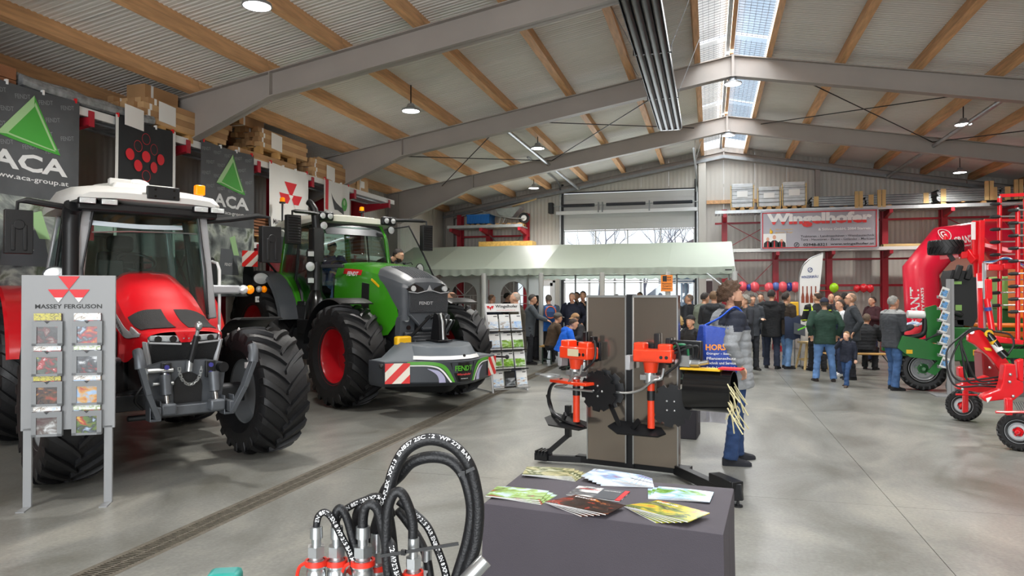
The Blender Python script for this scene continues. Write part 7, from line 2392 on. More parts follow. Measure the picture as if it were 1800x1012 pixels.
# ================================================================ brochure stands, display column, table, hoses
m_stand = mat('stand_grey', '#8e9092', .45, .0)
m_stand_d = mat('stand_pocket', '#7b7e80', .4, .0)
PAL = [['#8a8580', '#5b1a1c', '#141414', '#2d2d30', '#8a2a2a'], ['#c98f2a', '#a32329', '#3a3f46', '#9fb4cc', '#e2e6e8'], ['#d9dde0', '#a32329', '#3b3a34', '#55685c', '#c9d15a'], ['#a8242a', '#23262a', '#4a4f56', '#d8dce0'],
                                                             ['#c9984f', '#5b2a1c', '#1d1815', '#5b3a22', '#a8382a'], ['#a82a2a', '#c99a4b', '#8fb1d6', '#b4c8dc'], ['#2a2523', '#4a2a2a', '#6a6460', '#cfd2d4'], ['#d9b24c', '#a4262a', '#5d7a35', '#2d2d2d', '#a9c0d8']]
L0, R0 = gnd(42, 893), gnd(194, 883)
d0 = (R0 - L0)
w0 = d0.length
BS = thing('brochure_stand', 'tall grey metal brochure stand with eight pockets in front of the red tractor', 'stand', L0, math.atan2(d0.y, d0.x))
zb_, zt_ = .62, 1.885
for x in (0.02, w0 - .02):
 MB().bb((x - .03, .0, .0), (x + .03, .03, zb_ + .02)).bb((x - .03, -.14, 0), (x + .03, .03, .008)).build('leg', m_stand, BS)
MB().bb((-.03, .0, zb_), (w0 + .03, .022, zt_)).build('board', m_stand, BS, bev=.004)
em = MB()
three_tri(em, face_mx((w0 / 2, -.002, 1.748), (1, 0, 0), (0, 0, 1)), .15)
em.build('emblem', [m_redprint, m_white], BS)
MB().add(*text_fit('MASSEY FERGUSON', .49, .036, .025), 0, face_mx((w0 / 2, -.002, 1.63), (1, 0, 0), (0, 0, 1))).build('lettering', m_blackprint, BS)
for i in range(2):
 for j in range(4):
  cx_, z_ = w0 / 2 + (-.145 if i == 0 else .145), 1.40 - .245 * j
  lab = '%s brochure in the %s pocket row of the grey stand, %s column' % (['dark red', 'pale', 'green and red', 'black tyre', 'harvest', 'sky and red', 'brown and red', 'field'][j * 2 + i], ['top', 'second', 'third', 'lowest'][j], 'first' if i == 0 else 'second')
  pk_ = MB()
  a, c_, e, f = cx_ - .11, cx_ + .11, z_ - .09, z_ + .11
  for p, q in (((a, e), (a + .035, f)), ((c_ - .035, e), (c_, f)), ((a, e), (c_, e + .02)), ((a + .035, f - .045), (c_ - .035, f))):
   pk_.bb((p[0], -.040, p[1]), (q[0], -.036, q[1]))
  pk_.prism([(-.02, 0), (.02, 0), (0, -.02)], .002, 1, face_mx((cx_, -.041, f), (1, 0, 0), (0, 0, 1)))
  pk_.bb((a, -.036, e), (c_, .0, e + .006)).bb((a, -.036, e), (a + .004, 0, f)).bb((c_ - .004, -.036, e), (c_, 0, f))
  pk_.build('pocket', [m_stand_d, m_black], BS)
  bo = thing('brochure', lab, 'brochure', (0, 0, 0), 0, 'brochures in the grey stand')
  bo.matrix_basis = BS.matrix_basis @ Matrix.Translation((cx_, -.012, e + .008))
  MB().bb((-.098, -.020, 0), (.098, .008, .255)).build('cover', print_mat('stand_print_%d' % (j * 2 + i), PAL[j * 2 + i], 11, j * 2 + i + 1, .25, (1, 1, 1.4), 4, .6), bo)
  MB().bb((-.099, -.0205, .20), (.099, -.0195, .256)).build('title_band', print_mat('title_%d' % (i + j % 2), [['#2d2a1e', '#c9c04a', '#55524a'], ['#c2d4e8', '#f0f0ee', '#8a7a6a'], ['#7d9a4a', '#e4e8e0', '#c4d2e0']][(i + j % 2) % 3], 26, i + j), bo)
# leaning stand further back
A_, B_ = gnd(866, 691), gnd(928, 686)
d1 = B_ - A_
WS = thing('brochure_stand', 'white leaning brochure rack with twelve brochures and a name board beside the ballast', 'stand', A_, math.atan2(d1.y, d1.x))
w1, LN = d1.length, .30 / 1.55
def wl(x, z, o=0.0):
 return Vector((x, LN * z - o, z))
for x in (.01, w1 - .01):
 MB().bar(wl(x, 0), wl(x, 1.56), .025, .025).build('rail', m_white_fr, WS)
 MB().bar(wl(x, 1.4), (x, .75, 0), .02, .02).bar((x, .0, .02), (x, .75, .02), .02, .02).build('rear_leg', m_galv, WS)
M_ = lambda x, z, o: face_mx(wl(x, z, o), (1, 0, 0), (0, LN, 1))
MB().prism([(0, 0), (w1, 0), (w1, .15), (0, .15)], .01, 0, M_(0, 1.42, .0)).build('name_board', m_white, WS)
MB().add(*text_fit('Wingelhofer', .47, .07, .02), 0, M_(w1 / 2 + .08, 1.515, .016)).build('lettering', m_blackprint, WS)
MB().add(*text_fit('www.wingelhofer.at', .40, .02, .0), 0, M_(w1 / 2 + .06, 1.45, .016)).build('lettering', m_redprint, WS)
em = MB()
for k in range(3):
 em.prism([(-.03, .03), (.03, .03), (0, -.03)][::-1], .003, 0, M_(.06 + .045 * k, 1.50 - .02 * (k % 2), .016))
em.build('emblem', m_redprint, WS)
PW = [['#8db4de', '#e8ecef', '#7c6a55'], ['#86a9d2', '#dfe5ea', '#8f7a5f'], ['#3f8ede', '#cfe2f2', '#a37f5a'], ['#8fb6df', '#dfe7ec', '#8a6d4e'], ['#dfe7ee', '#8fb64a', '#3c4436'], ['#dfe7ee', '#7faf45', '#2f3a2f'], ['#eef0f0', '#7fb32f', '#4b5a3a'], ['#eef0f0', '#86bd33', '#4a5a36'], ['#eef0f0', '#79b02c', '#55633e'], ['#94b8de', '#dbe4ea', '#a67c4c'], ['#111111', '#555a5e', '#c9cccf'], ['#9cbfe0', '#e2e8ec', '#a3794d']]
for j in range(4):
 z_ = 1.08 - .335 * j
 MB().prism([(0, 0), (w1, 0), (w1, .02), (0, .02)], .05, 0, M_(0, z_ - .025, .05)).prism([(0, .06), (w1, .06), (w1, .07), (0, .07)], .006, 0, M_(0, z_ - .025, .055)).build('shelf', m_black_metal if j < 3 else m_galv, WS)
 for i in range(3):
  bo = thing('brochure', '%s brochure, %s in the %s row of the leaning rack' % ('black' if (i, j) == (1, 3) else 'white', ['first', 'middle', 'last'][i], ['top', 'second', 'third', 'lowest'][j]), 'brochure', (0, 0, 0), 0, 'brochures in the leaning rack')
  bo.matrix_basis = WS.matrix_basis @ M_((i + .5) * w1 / 3, z_, .012)
  MB().prism([(-.105, 0), (.105, 0), (.105, .295), (-.105, .295)], .02, 0).build('cover', m_white if (i, j) != (1, 3) else m_blackprint, bo)
  MB().prism([(-.100, .02), (.100, .02), (.100, .17), (-.100, .17)], .003, 0, Matrix.Translation((0, 0, .0195))).build('photo_print', print_mat('rack_print_%d' % (j * 3 + i), PW[j * 3 + i], 9, j * 3 + i, .3, (1, 2.2, 1), 4, .4), bo)
  MB().prism([(.02, .255), (.09, .255), (.09, .27), (.02, .27)], .003, 0, Matrix.Translation((0, 0, .0195))).build('title', m_dkgrey, bo)
# ---- stainless display column with the vineyard tools
m_inox = mat('stainless', '#a2988e', .17, .88, var=(1.2, .10), stretch=(1, 1, .25))
m_oran = mat('implement_orange', '#e8401c', .32, coat=.4)
m_orange_s = mat('label_pale', '#cfc3a2', .5)
CL, CR = gnd(1032, 822), gnd(1192, 841)
dc = CR - CL
CO = thing('display_column', 'stainless steel panel pillars on a black frame with levelling feet behind the brochure table', 'display', CL, math.atan2(dc.y, dc.x))
cw = dc.length
for a, c_ in ((0, .405), (.475, cw)):
 p = MB().bb((a, 0, .09), (c_, .10, 1.715)).build('steel_panel', m_inox, CO, bev=.006)
 MB().bb((a - .004, -.006, .09), (a + .008, .0, 1.715)).bb((c_ - .008, -.006, .09), (c_ + .004, .0, 1.715)).bb((a, -.006, 1.70), (c_, .1, 1.722)).build('panel_edge', m_zinc, p)
MB().bb((.405, .02, .05), (.475, .12, 1.73)).build('centre_post', m_black_metal, CO)
MB().bb((-.15, .05, .03), (cw + .1, .15, .10)).build('base_beam', m_black_metal, CO, bev=.006)
MB().bar((cw - .02, .05, .075), (cw + .62, -.62, .075), .09, .09).build('base_beam', m_black_metal, CO, bev=.006)
MB().bar((cw + .42, -.42, .16), (cw + .66, -.66, .16), .11, .08).bar((cw + .645, -.645, .18), (cw + .66, -.66, .05), .09, .05).build('foot_bracket', m_black_metal, CO, bev=.006)
MB().cyl((cw + .66, -.66, .0), (cw + .66, -.66, .012), .04, n=14).cyl((cw + .66, -.66, .012), (cw + .66, -.66, .1), .012, n=8).build('levelling_foot', m_black, CO)
MB().bar((-.0, .1, .06), (-.50, .02, .05), .07, .06).build('base_beam', m_black_metal, CO, bev=.006)
cr = MB().bar((-.50, .02, .05), (-.22, .05, .30), .05, .05).bar((-.225, .05, .28), (-.225, .05, .60), .055, .055).bb((-.56, -.05, .03), (-.42, .09, .10))
for k in range(4):
 cr.bb((-.55 + .035 * k, -.06, .08), (-.535 + .035 * k, .10, .13))
cr.build('crank_stand', m_black_metal, CO)
MB().bar((-.20, .02, .52), (-.16, .02, .52), .02, .02).bar((-.165, .02, .53), (-.165, .02, .42), .02, .03).build('clamp_lever', m_black, CO)
def notched(r, n=10, d=.03):
 out = []
 for k in range(n):
  a0 = 2 * PI * k / n
  for f, q in ((0, 1), (.62, 1), (.72, 1 - d / r), (.90, 1 - d / r)):
   a = a0 + 2 * PI * f / n
   out.append((r * q * math.cos(a), r * q * math.sin(a)))
 return out
def tool(name, label, off, rz, mirror_=1):
 t = thing(name, label, 'implement', (0, 0, 0), 0, 'orange tools on the column')
 t.matrix_basis = CO.matrix_basis @ Matrix.Translation(off) @ Matrix.Rotation(rz, 4, 'Z')
 return t
def weeder(label, off, rz, mir=1):
 """orange head, motor, tube, notched disc, knife; local x to the viewer's right, -y towards the viewer."""
 t = tool('weeding_tool', label, off, rz)
 s = mir
 MB().bb((-.20, -.03, -.02), (.18, .0, .16)).bb((-.02, -.06, .0), (.03, -.02, .26)).bb((.10, -.09, -.03), (.15, -.02, .22)).build('bracket', m_black_metal, t, bev=.008)
 h = MB().bb((-.17, -.24, .0), (.20, -.07, .12)).bb((-.17, -.22, .10), (-.06, -.09, .18)).bb((.06, -.22, .10), (.19, -.09, .17)).build('head_block', m_oran, t, bev=.014)
 MB().bb((-.02 * s - .07, -.246, .03), (-.02 * s + .07, -.241, .10)).build('type_plate', m_orange_s if s < 0 else m_oran, h)
 for x in (.10, .15):
  MB().cyl((x, -.243, .05), (x, -.238, .05), .016, n=12).build('hole', m_black, h)
 MB().cyl((-.02, -.15, -.10), (-.02, -.15, .0), .06, .075, n=16).build('neck', m_oran, t)
 mo = MB().cyl((-.03, -.16, -.20), (-.03, -.16, -.10), .055, n=14).bb((-.11, -.21, -.17), (.08, -.11, -.12)).cyl((-.12, -.16, -.14), (-.06, -.16, -.14), .025, n=10).cyl((.03, -.20, -.16), (.09, -.22, -.13), .02, n=10)
 mo.build('hydraulic_motor', m_zinc, t, bev=.004)
 MB().cyl((-.02, -.15, -.62), (-.02, -.15, -.20), .034, n=16).build('tool_shaft', m_oran, t)
 MB().cyl((-.02, -.15, -.36), (-.02, -.15, -.27), .037, n=16).build('shaft_collar', m_black, t)
 T_ = face_mx((-.50 if s > 0 else .22, -.10, -.30), (1, 0.12, 0), (0, 0, 1))
 MB().prism(notched(.20), .012, 0, T_).build('notched_disc', m_black_metal, t)
 for a in range(4):
  p = T_ @ Vector((.05 * math.cos(a * PI / 2), .05 * math.sin(a * PI / 2), .012))
  MB().ball(p, .012, 8, 6).build('bolt', m_zinc, t)
 MB().tube(spline([(-.50 if s > 0 else .2, -.16, -.30), (-.25, -.20, -.30), (-.10, -.22, -.26), (.02, -.24, -.17), (.10, -.24, -.14), (.12, -.22, -.05)], 6), .012, 8).build('guide_rod', m_zinc, t)
 MB().prism([(-.42, -.02), (-.30, -.10), (.08, -.06), (.14, .0), (.08, .07), (-.35, .09)], .018, 0, MX((-.02, -.15, -.66), (.5, .06, 0))).bar((-.20, -.16, -.64), (-.12, -.20, -.55), .02, .05).bar((-.32, -.15, -.64), (-.45, -.12, -.40), .02, .04).build('knife_blade', m_black_metal, t)
 MB().tube(spline([(.1, -.1, .1), (.22, -.16, .18), (.26, -.2, .02), (.14, -.22, -.10)], 6), .012, 8).build('hydraulic_hose', m_black, t)
 MB().box((-.25, -.10, -.02), (.05, .10, .14)).build('valve_block', m_silver, t, bev=.006)
 return t
weeder('orange vineyard weeding tool on the middle of the column with a long black knife', (.72, -.0, 1.10), 0)
t2 = weeder('orange vineyard weeding tool at the corner of the column with a curved black arm', (.02, -.02, 1.10), -.35, -1)
MB().tube(spline([(-.22, -.15, -.22), (-.34, -.18, -.30), (-.37, -.18, -.46), (-.28, -.18, -.58), (-.10, -.17, -.64), (.1, -.16, -.66)], 6), .03, 6, flat=.5).build('curved_arm', m_black_metal, t2)
MB().cyl((-.24, -.30, -.18), (-.24, -.30, -.165), .10, n=20).bar((-.42, -.32, -.17), (-.1, -.3, -.17), .012, .02).build('feeler_disc', m_galv, t2)
MB().bb((-.30, -.24, -.25), (.18, -.08, -.22)).build('tool_plate', m_oran, t2, bev=.005)
t3 = tool('brush_roller', 'black brush drum with a yellow top plate and cream straps hanging at its end', (cw + .02, .0, 1.0), -.05)
MB().bb((-.12, -.06, .10), (.22, .0, .30)).build('bracket', m_black_metal, t3, bev=.01)
T_ = MX((.10, -.10, -.14), (0, PI / 2, 0))
MB().lathe([(0, 0), (.19, 0), (.19, .42), (.18, .42), (.18, .02), (0, .02)], 28, 0, T_ @ Matrix.Diagonal((1, .9, 1, 1))).build('drum_guard', m_black_gloss, t3)
MB().bb((.06, -.20, .045), (.42, -.06, .062)).build('top_plate', m_yellow, t3)
MB().bb((.40, -.18, .06), (.60, -.04, .075)).build('warning_flap', m_redprint, t3)
hm_ = MB().cyl((.0, -.12, .10), (.22, -.12, .10), .035, n=14).cyl((.22, -.12, .10), (.30, -.12, .12), .022, n=10).bb((.05, -.17, .07), (.14, -.07, .17)).build('hydraulic_motor', m_zinc, t3)
for k in range(3):
 MB().tube(spline([(.12 + .04 * k, -.12, .15), (.10 + .05 * k, -.14, .26), (-.02, -.14, .24 - .03 * k), (-.06, -.12, .05)], 6), .012, 7).build('hydraulic_hose', m_black if k else mat('hose_green', '#1d6b45', .5), t3)
m_strap = mat('cream_strap', '#d9cfa4', .6)
rs_ = random.Random(3)
for k in range(16):
 a = rs_.uniform(-.6, .6)
 p = Vector((.50, -.10 + .15 * math.sin(a * 3), -.05 - .25 * rs_.random()))
 MB().tube(spline([p, p + Vector((.04, -.02, -.06)), p + Vector((rs_.uniform(-.03, .14), rs_.uniform(-.05, .05), -.13 - .1 * rs_.random()))], 4), .006, 5).build('strap', m_strap, t3)
t3.scale = (1, 1, 1)
MB().prism(notched(.20), .012, 0, face_mx((-.04, -.14, -.30), (1, 0.1, 0), (0, 0, 1))).build('notched_disc', m_black_metal, t3)
for a in range(4):
 MB().ball((-.04 + .05 * math.cos(a * PI / 2 + .8), -.157, -.30 + .06 * math.sin(a * PI / 2 + .8)), .011, 8, 6).build('bolt', m_zinc, t3)
MB().bar((.0, .05, .1), (.15, -.1, -.1), .06, .05).build('mount_arm', m_black_metal, t3)
# draped pedestal and a clear sheet behind the column
pd = gnd(1205, 771)
MB_ = MB().bb((-.24, -.02, 0), (.13, .4, .52)).build('display_pedestal', mat('dark_cloth', '#2c2a30', .85, var=(3, .1)), None, pd, (0, 0, -.1), bev=.01)
tag(MB_, 'dark cloth covered pedestal behind the steel column', 'pedestal')
MB_ = MB().sheet(lambda u, v: (lerp(.14, .46, u), .05 + .05 * math.sin(u * 3), lerp(.2, .52, v)), 8, 3, .004).build('clear_cover', glass_mat('clear_sheet', (.82, .82, .88, 1), .08), None, pd, (0, 0, -.1))
tag(MB_, 'clear plastic sheet hanging beside the dark pedestal', 'plastic sheet')
# ---- cloth covered table with fanned brochures
TC = [gnd(850.4, 884, .74), gnd(1271, 939, .74), gnd(1290, 858.5, .74), gnd(918.5, 830, .74)]
m_cloth = mat('table_cloth', '#4a454c', .8, var=(2.5, .06), bump=(220, .15))
TB = thing('table', 'dark grey cloth covered table with fanned brochures in front of the column', 'table', (TC[0] + TC[2]) / 2 * Vector((1, 1, 0)).x)
TB.location = ((TC[0].x + TC[2].x) / 2, (TC[0].y + TC[2].y) / 2, 0)
O_ = Vector(TB.location)
P4 = [c_ - O_ for c_ in TC]
b = MB()
b.loft([[(p.x * q, p.y * q, z) for p in P4] for q, z in ((.94, .70), (.94, .735))])
b.build('table_top', m_bench, TB, fix=True)
for p in P4:
 MB().cyl((p.x * .9, p.y * .9, 0), (p.x * .9, p.y * .9, .71), .018, n=8).build('leg', m_galv, TB)
ed = []
for i in range(4):
 a, c_ = P4[i], P4[(i + 1) % 4]
 for k in range(16):
  ed.append(a.lerp(c_, k / 16))
rings_ = []
for z, q in ((.742, .0), (.742, .5), (.742, .985), (.738, 1.0), (.70, 1.004), (.5, 1.01), (.25, 1.018), (.02, 1.025)):
 rr_ = []
 for k, p in enumerate(ed):
  f = (.742 - z) / .72
  wv = 1 + .012 * f * math.sin(k * 1.9) + .010 * f * math.sin(k * .7 + 2)
  rr_.append((p.x * q * wv, p.y * q * wv, z))
 rings_.append(rr_)
MB().loft(rings_[1:], 0, caps=True, ends=(True, False)).build('table_cloth', m_cloth, TB, fix=True, ang=50)
FAN = [(965, 833, 6, .02, 4, .06, ['#7a7c5a', '#b9b48a', '#55603a', '#d4d2b4'], 'olive green', 'at the back near the crank', ''),
                                                             (1075, 843, -14, .022, 6, .05, ['#b03a34', '#8fb0d8', '#c4d4e8', '#dfe6ec', '#55606c'], 'pale blue', 'at the back in front of the steel panel', ''),
                                                             (910, 870, -2, .02, 3, .05, ['#b8483c', '#6f7a52', '#9fc06a', '#c4d8dc', '#cfe0ea'], 'light green', 'at the table corner nearest the hoses', ''),
                                                             (1052, 867, -10, .0, 1, .02, ['#d8dadc', '#e8e8e6', '#55585c', '#8d9094'], 'white and grey', 'in the middle of the table', 'WEINBAU'),
                                                             (1037, 893, -22, .02, 5, .045, ['#c9793a', '#4a241c', '#1d1614', '#2a1c18', '#a83420'], 'black and red', 'at the front edge of the table', 'DISCO'),
                                                             (1201, 871, -6, .02, 3, .05, ['#3f7a2a', '#7fb04a', '#9fc4e6', '#cfe4f2', '#dfe8e0'], 'sky blue and green', 'near the outer edge of the table', 'SERVICE'),
                                                             (1181, 906, -30, .02, 6, .06, ['#b8543a', '#d8c23a', '#7a8a40', '#4a4a38', '#d8d8b0'], 'yellow and green', 'at the front corner of the table', 'LANDTECHNIK')]
for n_, (px, py, rot, dz, cnt, sp, cols, cn, wh, tx) in enumerate(FAN):
 c0_ = gnd(px, py, .745)
 pm_ = print_mat('fan_print_%d' % n_, cols, 9, n_ + 2, .22, (1, 1.5, 1), 5, .8)
 for k in range(cnt):
  top_ = k == cnt - 1
  rz = math.radians(rot + 8 * (cnt - 1 - k) * (1 if n_ % 2 else -1) * (.55 if cnt > 4 else .7))
  o_ = Vector((math.cos(math.radians(rot + 180)), math.sin(math.radians(rot + 180)), 0)) * (cnt - 1 - k) * .017 * (1 if n_ in (4, 5, 6) else -1)
  lab = ('%s brochure topmost of the fan %s' % (cn, wh)) if top_ else '%s brochure on the table, %s in its fan' % (cn, ['lowest', 'second lowest', 'third lowest', 'fourth from below', 'fifth from below'][k]) if cnt > 1 else '%s brochure lying alone %s' % (cn, wh)
  bo = thing('brochure', lab, 'brochure', (c0_.x + o_.x, c0_.y + o_.y, .7435 + k * .0045), rz, cn + ' brochures on the table')
  MB().sheet(lambda u, v: (lerp(-.135, .135, u), lerp(-.09, .09, v), .003 + .002 * math.sin(u * 4)), 6, 2, .0032).build('cover', pm_, bo)
  MB().bb((-.135, -.0905, -.0005), (.135, -.0895, .0025)).build('page_edge', m_white, bo)
  if top_ and tx:
   MB().add(*text_fit(tx, .11, .016, .02), 0, MX((-.06, .06 if n_ != 3 else .04, .0062))).build('lettering', m_white if n_ != 3 else m_redprint, bo)
  if top_ and n_ == 3:
   MB().bb((.11, -.088, .003), (.134, .088, .0058)).build('red_band', m_redprint, bo)
   MB().bb((.0, -.088, .003), (.108, .088, .0055)).build('grey_band', m_fe_grey, bo)
   MB().add(*text_fit('ARBEITSGERÄTE', .085, .014, .02), 0, MX((.055, .05, .0065))).build('lettering', m_white, bo)
# ---- hydraulic hose display close to the viewer
ZC = 1.15
m_hose = mat('hose_black', '#0d0e11', .5, bump=(300, .15))
m_hosetext = mat('hose_print', '#e6e6e6', .6)
HD = thing('hose_display', 'black hydraulic hoses with chrome couplers and red caps looped on a display stand', 'hose display', at_d(690, 519, ZC) * Vector((1, 1, 0)).x)
hb0 = at_d(690, 519, ZC)
HD.location = (hb0.x, hb0.y, 0)
def hp(x, y, dz=0.0):
 return at_d(x, y, ZC + dz) - Vector((hb0.x, hb0.y, 0))
def hose(pts, r, txt=None, th=.6, start=.1, depth=0.0, side=0.0):
 P_ = spline([hp(x, y, depth + (p[0] if p else 0)) for x, y, *p in pts], 10)
 o = MB().tube(P_, r, 14).build('hose', m_hose, HD, ang=60)
 if txt:
  cum = [0]
  for a, c_ in zip(P_, P_[1:]):
   cum.append(cum[-1] + (c_ - a).length)
  h_ = r * th
  vs, fs = text_fit(txt, 1, 1, .02)
  n_ = len(txt)
  L_ = h_ * .78 * n_
  L_ = min(L_, cum[-1] - start - .01)
  out = []
  for v in vs:
   s_ = start + (v.x + .5) * L_
   i = 0
   while i < len(cum) - 2 and cum[i + 1] < s_:
    i += 1
   t = (s_ - cum[i]) / max(1e-9, cum[i + 1] - cum[i])
   p = P_[i].lerp(P_[i + 1], t)
   d = (P_[min(i + 2, len(P_) - 1)] - P_[max(i - 1, 0)]).normalized()
   vd = (Vector((0, 0, CAM_H)) - (p + Vector((hb0.x, hb0.y, 0)))).normalized()
   nn = (vd - d * vd.dot(d)).normalized()
   bb_ = nn.cross(d)
   ang = v.y * h_ / r + side
   out.append(p + (nn * math.cos(ang) + bb_ * math.sin(ang)) * (r + .0003))
  MB().add(out, fs).build('hose_lettering', m_hosetext, o)
 return o
BIG = .0098
hose([(640, 1016, .05), (655, 950, .04), (668, 905, .02), (681, 872), (692, 829), (713, 791), (746, 773), (778, 775), (805, 791), (826, 820), (837, 861), (841, 901), (836, 955), (824, 995), (812, 1030)], BIG, 'TRANSA-FLEX  XP213  EN857 2SC 12  WP 275 BAR', .7, .13, 0, .55)
hose([(660, 1016, .05), (664, 930, .05), (676, 866, .03), (703, 834, .02), (724, 812, .015), (756, 803, .01), (789, 808, .01), (813, 831, .005), (826, 869), (829, 907), (821, 955), (806, 1005), (798, 1030)], BIG, None, .6, .1, .015)
hose([(556, 940), (556, 925), (560, 907), (571, 900), (584, 911), (601, 944), (617, 976), (628, 1025)], .0055, 'EN 857 1SN 8 WP 215 BAR MSHA IC', 1.1, .022, -.02)
hose([(592, 940), (590, 915), (590, 902), (598, 893), (609, 909), (619, 944), (628, 982), (634, 1025)], .0066, None, .6, .1, -.01)
hose([(627, 950, .03), (626, 912, .03), (632, 893, .02), (609, 899, .01)][:3] + [(650, 876, .02), (668, 875, .01), (679, 890, .0), (688, 930), (697, 1025)], .0072, 'XP213 EN857 2SC', .9, .07)
hose([(588, 925, .03), (597, 905, .025), (615, 890, .02), (640, 879, .015), (664, 873, .01), (680, 882, .005), (690, 905, .02)], .0058, 'DIN EN 857 1SN XP 213', 1.0, .02, .0)
hose([(638, 940), (638, 912), (642, 892), (652, 886), (664, 896), (672, 925), (680, 960), (690, 1025)], .0078, None, .6, .1, -.02)
hose([(686, 1030), (680, 985), (679, 940), (682, 895), (692, 868), (705, 866), (716, 885), (725, 915), (726, 950)], .0078, None, .6, .1, -.035)
hose([(664, 880, .02), (674, 935, -.0), (688, 960, -.03), (693, 990, -.035), (702, 1025, -.035)], .0078, '12  WP 275 BAR', 1.0, .09, -.01)
hose([(700, 880, .02), (727, 901, .02), (751, 925, .01), (767, 960, .0), (780, 995), (788, 1030)], .0066, '1SN 8 WP 215 BAR EN857 1SN 8 XP 215', 1.0, .012, .01)
hose([(698, 895, .03), (712, 912, .03), (735, 945, .02), (750, 980, .01), (758, 1030)], .0072, None, .6, .1, .02)
m_redcap = mat('cap_red', '#d8301f', .4)
for k, (x, y, r, dz) in enumerate(((556, 945, .0135, -.02), (592, 945, .0135, -.01), (638, 945, .015, -.02), (662, 955, .0135, .03), (727, 965, .012, -.035), (750, 985, .0115, .03), (627, 960, .011, .03))):
 p = hp(x, y, dz)
 bt_ = 1.118
 zz = [p.z + .018, p.z, p.z - .012, p.z - .016, p.z - .032, p.z - .036, p.z - .060, bt_]
 q = MB()
 q.lathe([(.0, zz[0] - p.z), (r * .72, zz[0] - p.z), (r * .75, 0), (r * .55, -.001), (r * .55, -.012)], 16, 0, Matrix.Translation(p))
 q.lathe([(0, -.012), (r * 1.05, -.012), (r * 1.05, -.028), (0, -.028)], 6, 0, Matrix.Translation(p))
 q.lathe([(r * .8, -.028), (r * .8, -.034), (r * 1.1, -.038), (r * 1.1, -.046), (r * .95, -.048), (r * 1.12, -.052), (r * 1.12, -.068), (r * .9, -.07), (r * .9, bt_ - p.z)], 18, 0, Matrix.Translation(p))
 cpl = q.build('coupler', m_zinc, HD, ang=30)
 MB().lathe([(r * 1.0, -.034), (r * 1.28, -.034), (r * 1.3, -.042), (r * 1.0, -.042)], 18, 0, Matrix.Translation(p), closed=True).tube(spline([p + Vector((-r * 1.1, -.004, -.038)), p + Vector((-r * 2.0, -.006, -.048)), p + Vector((-r * 2.4, -.004, -.075)), p + Vector((-r * 2.2, 0, -.10))], 4), .0028, 6).build('dust_cap_ring', m_redcap, cpl)
for (a, c_, dz) in (((668, 977), (806, 955), -.055), ((806, 835), (834, 822), -.022)):
 MB().bar(hp(*a, dz), hp(*c_, dz), .0016, .0052, up=(0, 0, 1)).box(hp(lerp(a[0], c_[0], .30), lerp(a[1], c_[1], .30), dz - .002), (.007, .005, .008)).build('cable_tie', m_black_gloss, HD)
MB().bb((-.20, -.10, 1.10), (.17, .12, 1.118)).build('base_plate', m_galv, HD, bev=.004)
MB().cyl((.125, .0, 1.118), (.125, .0, 1.25), .012, n=12).cyl((.118, .0, 1.27), (.150, .02, 1.305), .012, n=12).ball((.125, 0, 1.262), .014, 10, 8).build('side_stub', m_zinc, HD)
MB().bb((-.03, .0, .02), (.03, .06, 1.10)).bb((-.22, -.18, 0), (.22, .22, .02)).build('stand_post', m_black_metal, HD)
teo = MB().box((0, 0, .0), (.05, .04, .17)).build('teal_grip', mat('teal_plastic', '#1b8d83', .4), None, (0, 0, 0), (0, 0, .4), .008)
teo.location = hp(395, 1002, -.02) + Vector((hb0.x, hb0.y, -.085))
tag(teo, 'teal plastic grip just showing at the bottom edge beside the hoses', 'grip')
MB().bb((-.40, -.08, 1.10), (-.20, .10, 1.118)).build('plate_wing', m_galv, HD)
# ================================================================ arch, green seeder, red tedder, flag, balloons
m_arch = mat('arch_red', '#df1338', .35, var=(.8, .05), coat=.15)
AR = thing('inflatable_arch', 'red inflatable arch with white lettering behind the green seed drill', 'arch', (5.2, 20.1, 0))
O_ = Vector((5.2, 20.1, 0))
ap = [Vector((5.24, 20.12, .0)), Vector((5.18, 20.1, 1.10)), Vector((5.08, 20.08, 2.30)), Vector((5.42, 20.15, 3.02)), Vector((5.80, 20.26, 3.24)), Vector((6.81, 20.54, 3.40)), Vector((7.15, 20.64, 3.15)), Vector((8.1, 20.9, 2.0)), Vector((8.15, 20.92, 0))]
seg = [(0, 2), (2, 4), (4, 5), (5, 7), (7, 8)]
key = [at_d(x, y, z) for x, y, z in ((1626, 639.2, 18), (1618, 476, 18), (1660, 426, 18), (1745, 414, 18.2), (1806, 490, 18.4), (1812, 636, 18.4))]
rad_ = .40
side_v = (key[-1] - key[0]).normalized()
nrm_v = side_v.cross(Vector((0, 0, 1))).normalized()
b = MB()
rings_ = []
for i, p in enumerate(key):
 d0_ = (key[i] - key[i - 1]).normalized() if i else (key[1] - key[0]).normalized()
 d1_ = (key[i + 1] - key[i]).normalized() if i < len(key) - 1 else d0_
 bis = (d0_ + d1_).normalized()
 inn = nrm_v.cross(bis).normalized()
 k_ = 1 / max(.6, bis.dot(d0_))
 rings_.append([tuple(p - O_ + nrm_v * (rad_ * math.cos(a)) + inn * (rad_ * k_ * math.sin(a))) for a in [2 * PI * j / 28 for j in range(28)]])
b.loft(rings_)
arch_o = b.build('air_tube', m_arch, AR, ang=50)
for p in (key[0], key[-1]):
 MB().tube([p - O_ + Vector((0, 0, .0)), p - O_ + Vector((0, 0, .06))], .44, 24).build('base_skirt', m_black, AR)
for p in key[1:5]:
 pass
